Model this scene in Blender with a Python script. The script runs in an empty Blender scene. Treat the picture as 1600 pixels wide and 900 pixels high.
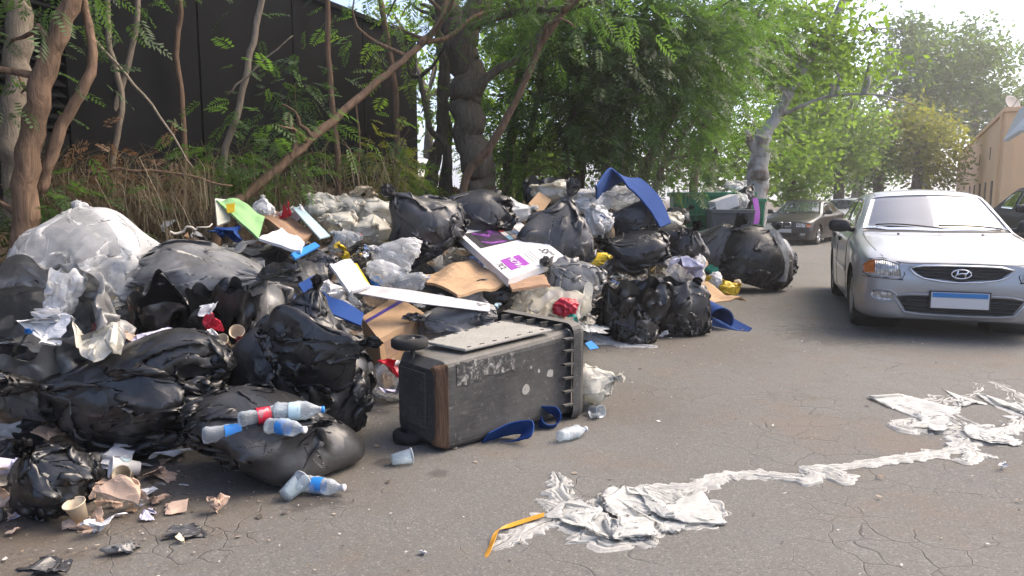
import bpy, bmesh, math, random
import numpy as np
from mathutils import Vector, Matrix, Euler
from mathutils.bvhtree import BVHTree

sc = bpy.context.scene
COL = sc.collection
R = math.radians
PI = math.pi

# ------------------------------------------------------------------ camera, sky, sun, exposure
FPX = 1150.0                                   # focal length in photo pixels (1600 wide)
PITCH = math.atan(140 / FPX)
CAMH = 1.30
cam_d = bpy.data.cameras.new('camera')
cam = bpy.data.objects.new('camera', cam_d)
COL.objects.link(cam)
cam.location = (0, 0, CAMH)
cam.rotation_euler = (PI / 2 - PITCH, 0, 0)
cam_d.sensor_width = 36.0
cam_d.lens = FPX / 1600 * 36.0
cam_d.clip_start = 0.05
cam_d.clip_end = 3000
sc.camera = cam

SUN_AZ = R(72)          # clockwise from +Y (view direction) towards +X
SUN_EL = R(48)
world = bpy.data.worlds.new('World')
sc.world = world
world.use_nodes = True
wn = world.node_tree
wn.nodes.clear()
sky = wn.nodes.new('ShaderNodeTexSky')
sky.sky_type = 'NISHITA'
sky.sun_disc = False
sky.sun_elevation = SUN_EL
sky.sun_rotation = SUN_AZ
sky.air_density = 0.5
sky.dust_density = 3.0
sky.ozone_density = 0.4
bg = wn.nodes.new('ShaderNodeBackground')
bg.inputs['Strength'].default_value = 0.15
wo = wn.nodes.new('ShaderNodeOutputWorld')
wn.links.new(sky.outputs[0], bg.inputs[0])
wn.links.new(bg.outputs[0], wo.inputs[0])

sun_d = bpy.data.lights.new('sun', 'SUN')
sun_d.energy = 1.0
sun_d.angle = R(45)
sun_d.color = (1.0, 0.82, 0.58)
sun = bpy.data.objects.new('sun', sun_d)
COL.objects.link(sun)
sdir = Vector((math.sin(SUN_AZ) * math.cos(SUN_EL), math.cos(SUN_AZ) * math.cos(SUN_EL), math.sin(SUN_EL)))
sun.rotation_euler = sdir.to_track_quat('Z', 'Y').to_euler()
sun.location = (30, 12, 30)

sc.view_settings.view_transform = 'Standard'
sc.view_settings.look = 'None'
sc.view_settings.gamma = 1.0
sc.view_settings.use_curve_mapping = False
sc.view_settings.exposure = 1.82
sc.render.engine = 'CYCLES'
sc.cycles.use_denoising = True
sc.cycles.max_bounces = 8
sc.cycles.diffuse_bounces = 3
sc.cycles.glossy_bounces = 3
sc.cycles.transmission_bounces = 5
sc.cycles.transparent_max_bounces = 10
sc.cycles.volume_bounces = 0
sc.cycles.caustics_reflective = False
sc.cycles.caustics_refractive = False
sc.cycles.sample_clamp_indirect = 6.0

# ------------------------------------------------------------------ photo pixel <-> place
_ct, _st = math.cos(PITCH), math.sin(PITCH)
def ray(px, py):
    a = (px - 800) / FPX
    b = (450 - py) / FPX
    return Vector((a, _ct + b * _st, -_st + b * _ct))
def at(px, py, Y):
    d = ray(px, py)
    return Vector((0, 0, CAMH)) + d * (Y / d.y)
def gnd(px, py, z=0.0):
    d = ray(px, py)
    return Vector((0, 0, CAMH)) + d * ((z - CAMH) / d.z)
def mpp(p):
    """metres per photo pixel at world point p"""
    return (p.y * _ct + (CAMH - p.z) * _st) / FPX

# ------------------------------------------------------------------ helpers
def tag(o, label=None, cat=None, group=None, kind=None):
    if label: o['label'] = label
    if cat: o['category'] = cat
    if group: o['group'] = group
    if kind: o['kind'] = kind
    return o
def empty(name, loc=(0, 0, 0), rz=0.0, label=None, cat=None, group=None):
    o = bpy.data.objects.new(name, None)
    o.empty_display_size = 0.1
    COL.objects.link(o)
    o.location = loc
    o.rotation_euler = (0, 0, rz)
    return tag(o, label, cat, group)
def mesh_obj(name, V, F, mat=None, parent=None, smooth=True, loc=None, mats=None, fmat=None):
    me = bpy.data.meshes.new(name)
    V = np.asarray(V, dtype=np.float64).reshape(-1, 3)
    me.from_pydata(V.tolist(), [], [tuple(int(i) for i in f) for f in F] if not isinstance(F, np.ndarray) else F.tolist())
    if mat is not None: me.materials.append(mat)
    if mats:
        for m in mats: me.materials.append(m)
    if fmat is not None:
        me.polygons.foreach_set('material_index', np.asarray(fmat, dtype=np.int32))
    if smooth:
        me.polygons.foreach_set('use_smooth', np.ones(len(me.polygons), dtype=bool))
    me.update()
    o = bpy.data.objects.new(name, me)
    COL.objects.link(o)
    if parent is not None: o.parent = parent
    if loc is not None: o.location = loc
    return o
def fast_quads(name, V, nq, mat, parent=None, smooth=False, tri=False):
    """V: (n*k,3) consecutive separate polygons of k corners"""
    k = 3 if tri else 4
    V = np.asarray(V, dtype=np.float32).reshape(-1, 3)
    n = len(V) // k
    me = bpy.data.meshes.new(name)
    me.vertices.add(n * k); me.vertices.foreach_set('co', V.ravel())
    me.loops.add(n * k); me.loops.foreach_set('vertex_index', np.arange(n * k, dtype=np.int32))
    me.polygons.add(n)
    me.polygons.foreach_set('loop_start', np.arange(0, n * k, k, dtype=np.int32))
    me.polygons.foreach_set('loop_total', np.full(n, k, dtype=np.int32))
    me.materials.append(mat)
    me.update(calc_edges=True)
    o = bpy.data.objects.new(name, me)
    COL.objects.link(o)
    if parent is not None: o.parent = parent
    return o
class MB:
    def __init__(s): s.v = []; s.f = []
    def add(s, V, F):
        b = len(s.v)
        s.v.extend([tuple(map(float, p)) for p in V]); s.f.extend([tuple(b + int(i) for i in f) for f in F]); return s
    def box(s, c, d, M=None, taper=None):
        x, y, z = d[0] / 2, d[1] / 2, d[2] / 2
        P = [(-x, -y, -z), (x, -y, -z), (x, y, -z), (-x, y, -z), (-x, -y, z), (x, -y, z), (x, y, z), (-x, y, z)]
        if taper: P = [p if p[2] < 0 else (p[0] * taper, p[1] * taper, p[2]) for p in P]
        if M is not None: P = [tuple(M @ Vector(p)) for p in P]
        P = [(p[0] + c[0], p[1] + c[1], p[2] + c[2]) for p in P]
        return s.add(P, [(0, 3, 2, 1), (4, 5, 6, 7), (0, 1, 5, 4), (1, 2, 6, 5), (2, 3, 7, 6), (3, 0, 4, 7)])
    def tube(s, pts, rad, n=8, cap=True, squash=None):
        pts = [Vector(p) for p in pts]
        if not hasattr(rad, '__len__'): rad = [rad] * len(pts)
        rings = []; prev = None
        for i, p in enumerate(pts):
            t = (pts[min(i + 1, len(pts) - 1)] - pts[max(i - 1, 0)]).normalized()
            if prev is None:
                a = t.orthogonal().normalized()
            else:
                a = (prev - t * prev.dot(t))
                a = a.normalized() if a.length > 1e-6 else t.orthogonal().normalized()
            prev = a
            b = t.cross(a)
            rings.append([p + (a * math.cos(2 * PI * k / n) + b * math.sin(2 * PI * k / n)) * rad[i] for k in range(n)])
        V = [q for r in rings for q in r]
        F = [(i * n + k, i * n + (k + 1) % n, (i + 1) * n + (k + 1) % n, (i + 1) * n + k) for i in range(len(pts) - 1) for k in range(n)]
        if cap:
            F.append(tuple(range(n - 1, -1, -1))); F.append(tuple((len(pts) - 1) * n + k for k in range(n)))
        return s.add(V, F)
    def lathe(s, prof, n=20, M=None, cap=True):
        """prof: list of (r,z) ; axis z"""
        V = []
        for r, z in prof:
            for k in range(n):
                p = Vector((r * math.cos(2 * PI * k / n), r * math.sin(2 * PI * k / n), z))
                V.append(M @ p if M is not None else p)
        m = len(prof)
        F = [(i * n + k, i * n + (k + 1) % n, (i + 1) * n + (k + 1) % n, (i + 1) * n + k) for i in range(m - 1) for k in range(n)]
        if cap:
            F.append(tuple(range(n - 1, -1, -1))); F.append(tuple((m - 1) * n + k for k in range(n)))
        return s.add(V, F)
    def build(s, name, mat, parent=None, smooth=False, bevel=0, loc=None, bseg=2):
        o = mesh_obj(name, s.v, s.f, mat, parent, smooth, loc)
        if bevel:
            m = o.modifiers.new('bevel', 'BEVEL'); m.width = bevel; m.segments = bseg; m.limit_method = 'ANGLE'; m.angle_limit = R(35)
        return o
def copy_tree(o, parent=None):
    c = o.copy(); COL.objects.link(c); c.parent = parent
    for ch in list(o.children): copy_tree(ch, c)
    return c

# numpy gradient noise
_rs = np.random.RandomState(7)
_PERM = np.concatenate([_rs.permutation(256)] * 3)
_GR = _rs.normal(size=(256, 3)); _GR /= np.linalg.norm(_GR, axis=1)[:, None]
def pnoise(P):
    P = np.asarray(P, dtype=np.float64)
    sh = P.shape[:-1]; P = P.reshape(-1, 3)
    I = np.floor(P).astype(np.int64); Fr = P - I; I &= 255
    U = Fr * Fr * Fr * (Fr * (Fr * 6 - 15) + 10)
    out = np.zeros(len(P))
    for dx in (0, 1):
        wx = U[:, 0] if dx else 1 - U[:, 0]
        for dy in (0, 1):
            wy = U[:, 1] if dy else 1 - U[:, 1]
            for dz in (0, 1):
                wz = U[:, 2] if dz else 1 - U[:, 2]
                h = _PERM[_PERM[_PERM[(I[:, 0] + dx) & 255] + ((I[:, 1] + dy) & 255)] + ((I[:, 2] + dz) & 255)]
                g = _GR[h]
                out += wx * wy * wz * (g[:, 0] * (Fr[:, 0] - dx) + g[:, 1] * (Fr[:, 1] - dy) + g[:, 2] * (Fr[:, 2] - dz))
    return (out * 1.6).reshape(sh)
def fbm(P, o=4, g=0.5, l=2.0):
    a, s, f = 1.0, 0, 1.0
    P = np.asarray(P, dtype=np.float64)
    for i in range(o):
        s = s + a * pnoise(P * f + 17.3 * i); a *= g; f *= l
    return s
def ridged(P, o=3, g=0.5, l=2.0):
    a, s, f = 1.0, 0, 1.0
    P = np.asarray(P, dtype=np.float64)
    for i in range(o):
        s = s + a * (1 - np.abs(pnoise(P * f + 31.7 * i)) * 2); a *= g; f *= l
    return s

# ------------------------------------------------------------------ material kit
class NT:
    def __init__(s, name):
        s.m = bpy.data.materials.new(name); s.m.use_nodes = True
        s.t = s.m.node_tree; s.t.nodes.clear()
        s.out = s.n('ShaderNodeOutputMaterial')
    def n(s, typ, **kw):
        nd = s.t.nodes.new(typ)
        for k, v in kw.items():
            if k.startswith('i_'):
                key = k[2:]
                key = int(key) if key.isdigit() else key.replace('_', ' ')
                s.set(nd.inputs[key], v)
            else: setattr(nd, k, v)
        return nd
    def set(s, inp, v):
        if hasattr(v, 'is_output') or isinstance(v, bpy.types.NodeSocket): s.t.links.new(v, inp)
        else:
            if inp.type == 'RGBA' and len(v) == 3: v = (*v, 1)
            inp.default_value = v
    def coord(s, kind='Object', scale=(1, 1, 1)):
        tc = s.n('ShaderNodeTexCoord')
        if kind == 'World':
            src = s.n('ShaderNodeNewGeometry').outputs['Position']
        else: src = tc.outputs[kind]
        mp = s.n('ShaderNodeMapping'); mp.inputs['Scale'].default_value = scale
        s.t.links.new(src, mp.inputs[0]); return mp.outputs[0]
    def noise(s, vec, scale, detail=4, rough=0.55, dist=0.0, out='Fac'):
        return s.n('ShaderNodeTexNoise', i_Vector=vec, i_Scale=scale, i_Detail=detail, i_Roughness=rough, i_Distortion=dist).outputs[out]
    def voro(s, vec, scale, feature='F1', out='Distance', rand=1.0):
        return s.n('ShaderNodeTexVoronoi', feature=feature, i_Vector=vec, i_Scale=scale, i_Randomness=rand).outputs[out]
    def ramp(s, fac, stops, interp='LINEAR'):
        r = s.n('ShaderNodeValToRGB'); r.color_ramp.interpolation = interp
        el = r.color_ramp.elements
        while len(el) > 1: el.remove(el[-1])
        el[0].position = stops[0][0]; el[0].color = c4(stops[0][1])
        for p, c in stops[1:]:
            e = el.new(p); e.color = c4(c)
        s.t.links.new(fac, r.inputs[0]); return r.outputs[0]
    def mix(s, fac, a, b, blend='MIX'):
        m = s.n('ShaderNodeMix', data_type='RGBA', blend_type=blend)
        s.set(m.inputs[0], fac); s.set(m.inputs[6], a); s.set(m.inputs[7], b); return m.outputs[2]
    def math(s, op, a, b=0.0, c=None):
        m = s.n('ShaderNodeMath', operation=op); s.set(m.inputs[0], a); s.set(m.inputs[1], b)
        if c is not None: s.set(m.inputs[2], c)
        return m.outputs[0]
    def bump(s, h, strength=0.3, dist=0.02, normal=None):
        b = s.n('ShaderNodeBump', i_Strength=strength, i_Distance=dist, i_Height=h)
        if normal is not None: s.t.links.new(normal, b.inputs['Normal'])
        return b.outputs[0]
    def bsdf(s, **kw):
        p = s.n('ShaderNodeBsdfPrincipled')
        for k, v in kw.items():
            s.set(p.inputs[k.replace('_', ' ')], v)
        return p.outputs[0]
    def done(s, shader):
        s.t.links.new(shader, s.out.inputs[0]); return s.m
def c4(c):
    if not hasattr(c, '__len__'): c = (c, c, c)
    return (*c, 1) if len(c) == 3 else c
def simple(name, col, rough=0.6, metal=0.0, var=0.12, vscale=6.0, bump=0.0, bscale=30, spec=0.5, coat=0.0):
    k = NT(name); co = k.coord()
    n = k.noise(co, vscale, 5, 0.6)
    c = k.mix(n, tuple(max(0, x * (1 - var * 2)) for x in col[:3]), tuple(min(1, x * (1 + var)) for x in col[:3]))
    kw = dict(Base_Color=c, Roughness=k.math('ADD', k.math('MULTIPLY', n, 0.2), rough - 0.1), Metallic=metal, Specular_IOR_Level=spec, Coat_Weight=coat)
    if bump: kw['Normal'] = k.bump(k.noise(co, bscale, 3), bump, 0.01)
    return k.done(k.bsdf(**kw))
# ------------------------------------------------------------------ film: slack plastic settling over what it holds
def _pair(A, B, rest, k, lo=None):
    """move slices A,B towards rest distance (in place); only when shorter than rest if lo"""
    D = B - A
    L = np.sqrt((D * D).sum(-1)) + 1e-9
    c = (L - rest) / L * 0.5 * k
    if lo: c = np.minimum(c, 0)
    else: c = np.where(c < 0, c * 0.9, c)
    D *= c[..., None]
    A += D; B -= D
def relax(X, ru, rv, collide, iters=90, grav=0.004, bend=0.8, smooth=0.03, periodic=True, pins=None, adhesion=None, kst=0.9):
    """X (nv,nu,3); ru rest along u (nv,1), rv rest along v (scalar or (nv-1,1))"""
    nv, nu = X.shape[:2]
    for it in range(iters):
        X[..., 2] -= grav * (1 - 0.7 * it / iters)
        if adhesion is not None: adhesion(X)
        for par in (0, 1):
            if periodic:
                if par == 0: _pair(X[:, 0::2], X[:, 1::2], ru, kst)
                else:
                    T = np.concatenate([X[:, 2::2], X[:, 0:1]], axis=1)
                    A = X[:, 1::2].copy(); _pair(A, T, ru, kst)
                    X[:, 1::2] = A; X[:, 2::2] = T[:, :-1]; X[:, 0:1] = T[:, -1:]
            else:
                n2 = (nu - par) // 2
                _pair(X[:, par:par + 2 * n2:2], X[:, par + 1:par + 2 * n2:2], ru, kst)
            m2 = (nv - par) // 2
            r = rv if np.isscalar(rv) else rv[par:par + 2 * m2:2]
            _pair(X[par:par + 2 * m2:2], X[par + 1:par + 2 * m2:2], r, kst)
        # bending: second neighbours kept apart
        for par in (0, 1, 2, 3):
            if par in (0, 1):
                m = (nv - par) // 4
                if m > 0:
                    _pair(X[par:par + 4 * m:4], X[par + 2:par + 4 * m:4], 2 * (rv if np.isscalar(rv) else rv.mean()) * 0.86, bend, True)
            q = (nu - par - 2 + 3) // 4
            if q > 0:
                A = X[:, par:par + 4 * q:4]; B = X[:, par + 2:par + 2 + 4 * q:4]
                n = min(A.shape[1], B.shape[1])
                _pair(A[:, :n], B[:, :n], 2 * ru * 0.82, bend, True)
        if smooth:
            if periodic: Lp = (np.roll(X, 1, 1) + np.roll(X, -1, 1)) * 0.5 - X
            else:
                Lp = np.zeros_like(X); Lp[:, 1:-1] = (X[:, 2:] + X[:, :-2]) * 0.5 - X[:, 1:-1]
            X += Lp * smooth
            Lv = (X[2:] + X[:-2]) * 0.5 - X[1:-1]
            X[1:-1] += Lv * smooth
        if pins is not None: pins(X)
        collide(X)
    return X
def grid_faces(nv, nu, periodic=True):
    i = np.arange(nv - 1)[:, None]; j = np.arange(nu if periodic else nu - 1)[None, :]
    j2 = (j + 1) % nu
    a = i * nu + j; b = i * nu + j2; c = (i + 1) * nu + j2; d = (i + 1) * nu + j
    return np.stack([a, b, c, d], -1).reshape(-1, 4)
def upsample(X, k, periodic=True):
    """bicubic (Catmull-Rom) refinement of a grid by k in both directions"""
    def cr(P0, P1, P2, P3, t): return 0.5 * (2 * P1 + (P2 - P0) * t + (2 * P0 - 5 * P1 + 4 * P2 - P3) * t * t + (3 * P1 - P0 - 3 * P2 + P3) * t ** 3)
    nv, nu = X.shape[:2]
    if periodic:
        P = [np.roll(X, 1, 1), X, np.roll(X, -1, 1), np.roll(X, -2, 1)]
        Y = np.stack([cr(*P, t / k) for t in range(k)], 2).reshape(nv, nu * k, 3)
    else:
        E = np.concatenate([2 * X[:, :1] - X[:, 1:2], X, 2 * X[:, -1:] - X[:, -2:-1]], 1)
        P = [E[:, 0:nu - 1], E[:, 1:nu], E[:, 2:nu + 1], E[:, 3:nu + 2]]
        Y = np.stack([cr(*P, t / k) for t in range(k)], 2).reshape(nv, (nu - 1) * k, 3)
        Y = np.concatenate([Y, X[:, -1:]], 1)
    X = Y
    E = np.concatenate([2 * X[:1] - X[1:2], X, 2 * X[-1:] - X[-2:-1]], 0)
    P = [E[0:nv - 1], E[1:nv], E[2:nv + 1], E[3:nv + 2]]
    Y = np.stack([cr(*P, t / k) for t in range(k)], 1).reshape((nv - 1) * k, X.shape[1], 3)
    return np.concatenate([Y, X[-1:]], 0)
def bag_shape(seed, r, slack=0.3, style='tied', nu=34, nv=22, k=3, iters=70, lumps=14, lump=0.36, flat=0.8, taper=0.35, lean=(0, 0), open_len=0.6, neck_len=0.09, bend=0.8, adh=0.035, fine=26, fslack=0.055, grav=1.0, info=None):
    """a film bag over contents of half sizes r; base of the contents rests at z=0. returns X"""
    slack = 0.22 + slack * 1.25
    rs = np.random.RandomState(seed)
    rx, ry, rz = r
    rr = np.array([rx, ry, rz])
    B = rs.normal(size=(lumps, 3)); B /= np.linalg.norm(B, axis=1)[:, None]
    amp = rs.uniform(-0.6, 1.0, lumps) * lump
    kk = rs.uniform(3, 24, lumps)
    cz = rz * flat
    C0 = np.array([0, 0, cz])
    def radial(X):
        q = (X - C0) / rr
        f = 1 - taper * np.clip(q[..., 2], 0, 1) ** 1.5
        q = q.copy(); q[..., :2] /= f[..., None]
        ln = np.sqrt((q * q).sum(-1)) + 1e-9
        d = q / ln[..., None]
        return ln, 1.0 + np.exp(kk * (d @ B.T - 1.0)) @ amp
    kn = [0]
    def collide(X):
        ln, lim = radial(X)
        f = np.where(ln < lim, np.minimum(lim / ln, 3), 1.0)
        if style == 'tied': f[kn[0]:] = 1.0
        X[:] = (X - C0) * f[..., None] + C0
        X[..., 2] = np.maximum(X[..., 2], 0.0)
    def adhesion(X):
        ln, lim = radial(X)
        w = np.clip(ln - lim, 0, 0.3) / ln * adh
        w[kn[0]:] *= 0.1
        X -= (X - C0) * w[..., None]
    hv = np.linspace(0, 1, nv)
    th = np.linspace(0, 2 * PI, nu, endpoint=False) + rs.uniform(0, 6)
    X = np.zeros((nv, nu, 3))
    rm = 0.5 * (rx + ry)
    K = int(nv * (1 - open_len * 0.5)) if style == 'open' else int(nv * (1 - neck_len))
    kn[0] = K
    body = np.linspace(0.06, (PI * 0.66 if style == 'open' else PI - 0.1), K)
    ct, st = np.cos(th), np.sin(th)
    for i in range(nv):
        if i < K:
            s, c = math.sin(body[i]), -math.cos(body[i])
            tp = 1 - taper * max(c, 0) ** 1.5
            X[i, :, 0] = ct * s * rx * 1.1 * tp; X[i, :, 1] = st * s * ry * 1.1 * tp; X[i, :, 2] = cz + c * rz * 1.1
        else:
            t = (i - K + 1) / max(1, nv - K)
            if style == 'open':
                s = math.sin(body[-1]); Lh = open_len * (rm + rz)
                fl = (1 + 0.25 * t) * (1 - taper * max(-math.cos(body[-1]), 0) ** 1.5)
                X[i, :, 0] = ct * s * rx * 1.1 * fl; X[i, :, 1] = st * s * ry * 1.1 * fl
                X[i, :, 2] = cz - math.cos(body[-1]) * rz * 1.1 + t * Lh
            else:
                rad = 0.025 + 0.2 * t * rm
                X[i, :, 0] = ct * rad; X[i, :, 1] = st * rad; X[i, :, 2] = cz + rz * 1.12 + t * rm * 0.22
    N = np.stack([ct, st, 0 * th], -1)
    f0 = pnoise(np.stack([np.broadcast_to(ct * 2.2, (nv, nu)) + seed * 3.1, np.broadcast_to(st * 2.2, (nv, nu)), np.broadcast_to(hv[:, None] * 4, (nv, nu))], -1))
    X += N[None] * (f0 * 0.22 * rm)[..., None] * np.sin(np.clip(hv, 0, 1) * PI)[:, None, None]
    X += rs.normal(size=X.shape) * 0.03 * rm
    ramp = np.maximum(hv[:, None] - 0.45, 0)
    X[..., 0] += lean[0] * ramp; X[..., 1] += lean[1] * ramp
    circ = 2 * PI * rm * (1 + slack)
    ru = np.full((nv, 1), circ / nu)
    if style != 'open': ru = ru * np.clip(np.minimum(hv / 0.15, 1), 0.4, 1)[:, None]
    rv = np.linalg.norm(np.diff(X, axis=0), axis=-1).mean(1, keepdims=True) * (1 + slack * 0.5)
    tdir = np.array([lean[0] * 0.5 + rs.uniform(-.3, .3), lean[1] * 0.5 + rs.uniform(-.3, .3), 1.0]); tdir /= np.linalg.norm(tdir)
    g = 0.004 * rm / 0.35 * grav
    def pins(X):
        Kq = kn[0]
        if style == 'tied':
            C = X[Kq - 1:Kq + 2].mean((0, 1))
            n = max(1, round(nu_now[0] / 40))
            for i in range(Kq - n, Kq + n):
                X[i] = C + (X[i] - C) * 0.6
            X[Kq + n:] += tdir * g * 1.15
        X[0] = X[0] + (np.array([0, 0, 0.01]) - X[0]) * 0.4
    nu_now = [nu]
    relax(X, ru, rv, collide, iters, g, bend, 0.02, True, pins, adhesion)
    if k > 1:
        X = upsample(X, k); kn[0] = K * k; nu_now[0] = nu * k
        X += rs.normal(size=X.shape) * 0.006 * rm
        ru2 = np.repeat(ru, k, 0)[:X.shape[0]] / k * (1 + fslack)
        rv2 = np.repeat(rv, k, 0)[:X.shape[0] - 1] / k * (1 + fslack)
        relax(X, ru2, rv2, collide, fine, g / k, bend, 0.008, True, pins, adhesion)
    if style == 'open':
        for q in range(6):
            X[-6:] = X[-6:] * 0.5 + 0.25 * (np.roll(X[-6:], 1, 1) + np.roll(X[-6:], -1, 1))
            X[-5:-1] = X[-5:-1] * 0.5 + 0.25 * (X[-6:-2] + X[-4:])
    if info is not None: info['K'] = kn[0] if style == 'tied' else X.shape[0]
    return X
def film_obj(name, X, mat, parent=None, periodic=True, loc=(0, 0, 0), rot=(0, 0, 0), thick=0.0, sub=0):
    nv, nu = X.shape[:2]
    V = X.reshape(-1, 3)
    F = grid_faces(nv, nu, periodic)
    o = mesh_obj(name, V, F, mat, parent, True)
    o.location = loc; o.rotation_euler = rot
    if thick:
        m = o.modifiers.new('thick', 'SOLIDIFY'); m.thickness = thick
    if sub:
        m = o.modifiers.new('sub', 'SUBSURF'); m.levels = sub; m.render_levels = sub
    return o
# ------------------------------------------------------------------ materials
def facet_height(k, co, scale, warp=0.25):
    """flat facets with random tilt: creased film"""
    w = k.mix(warp, co, k.noise(co, 3.0, 2, 0.5, 0.3, 'Color'), 'ADD')
    v = k.n('ShaderNodeTexVoronoi', feature='F1', i_Vector=w, i_Scale=scale)
    d = k.n('ShaderNodeVectorMath', operation='SUBTRACT', i_0=w, i_1=v.outputs['Position']).outputs[0]
    r = k.n('ShaderNodeVectorMath', operation='SUBTRACT', i_0=v.outputs['Color'], i_1=(0.5, 0.5, 0.5)).outputs[0]
    return k.n('ShaderNodeVectorMath', operation='DOT_PRODUCT', i_0=d, i_1=r).outputs['Value']
def film_normal(k, co, grain, bs):
    h = k.math('ADD', facet_height(k, co, 7 * grain), k.math('MULTIPLY', facet_height(k, co, 17 * grain, 0.2), 0.4))
    rd = k.n('ShaderNodeTexNoise', i_Vector=k.mix(0.5, co, k.noise(co, 2.0, 2, 0.5, 0, 'Color'), 'ADD'), i_Scale=5 * grain, i_Detail=4, i_Roughness=0.55)
    rd.noise_type = 'RIDGED_MULTIFRACTAL'
    h = k.math('ADD', h, k.math('MULTIPLY', rd.outputs[0], 0.012))
    return k.bump(h, bs, 0.8)
def black_film(name, base=0.012, rough=0.28, grain=1.0, tint=(1, 1, 1.05), alpha=1.0, bs=0.24):
    k = NT(name)
    co = k.coord('Object', (1, 1, 1))
    nrm = film_normal(k, co, grain, bs)
    dust = k.noise(co, 4, 6, 0.65)
    c = k.mix(k.ramp(dust, [(0.45, 0), (0.8, 1)]), tuple(base * t for t in tint), tuple(min(1, base * 2.4 + 0.010) * t for t in (1.0, 0.97, 0.92)))
    b = k.bsdf(Base_Color=c, Roughness=k.math('ADD', k.math('MULTIPLY', dust, 0.25), rough - 0.1), Specular_IOR_Level=0.6, Normal=nrm)
    if alpha < 1:
        tr = k.n('ShaderNodeBsdfTransparent', i_Color=(0.62, 0.62, 0.60))
        mx = k.n('ShaderNodeMixShader', i_0=alpha); k.t.links.new(tr.outputs[0], mx.inputs[1]); k.t.links.new(b, mx.inputs[2])
        b = mx.outputs[0]
    return k.done(b)
def clear_film(name, col=(0.75, 0.76, 0.76), alpha=0.5, rough=0.25, grain=1.0, bs=0.6, transl=0.35, spec=0.6):
    k = NT(name)
    co = k.coord('Object')
    nrm = film_normal(k, co, grain, bs)
    n = k.noise(co, 9 * grain, 5, 0.65)
    b = k.bsdf(Base_Color=k.mix(n, tuple(x * 0.8 for x in col), col), Roughness=rough, Specular_IOR_Level=spec, Normal=nrm)
    tl = k.n('ShaderNodeBsdfTranslucent', i_Color=col, i_Normal=nrm)
    m0 = k.n('ShaderNodeMixShader', i_0=transl); k.t.links.new(b, m0.inputs[1]); k.t.links.new(tl.outputs[0], m0.inputs[2])
    if alpha >= 1: return k.done(m0.outputs[0])
    lw = k.n('ShaderNodeLayerWeight', i_Blend=0.35, i_Normal=nrm)
    tr = k.n('ShaderNodeBsdfTransparent', i_Color=(0.93, 0.94, 0.94))
    f = k.math('ADD', k.math('MULTIPLY', lw.outputs[1], 0.5), k.math('ADD', k.math('MULTIPLY', n, 0.5), alpha - 0.3))
    f = k.n('ShaderNodeClamp', i_Value=f).outputs[0]
    mx = k.n('ShaderNodeMixShader', i_0=f); k.t.links.new(tr.outputs[0], mx.inputs[1]); k.t.links.new(m0.outputs[0], mx.inputs[2])
    return k.done(mx.outputs[0])
M = {}
M['black'] = black_film('black_film', 0.018, 0.35)
M['black_shiny'] = black_film('black_film_glossy', 0.013, 0.28, 1.5)
M['black_grey'] = black_film('black_film_dusty', 0.038, 0.34, 0.8)
M['grey_film'] = black_film('smoky_grey_film', 0.15, 0.28, 0.7, (1, 1, 0.97), 0.86, 0.25)
M['clear'] = clear_film('clear_film')
M['white_film'] = clear_film('white_film', (0.72, 0.72, 0.70), 0.85, 0.4, 1.2)
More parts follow.
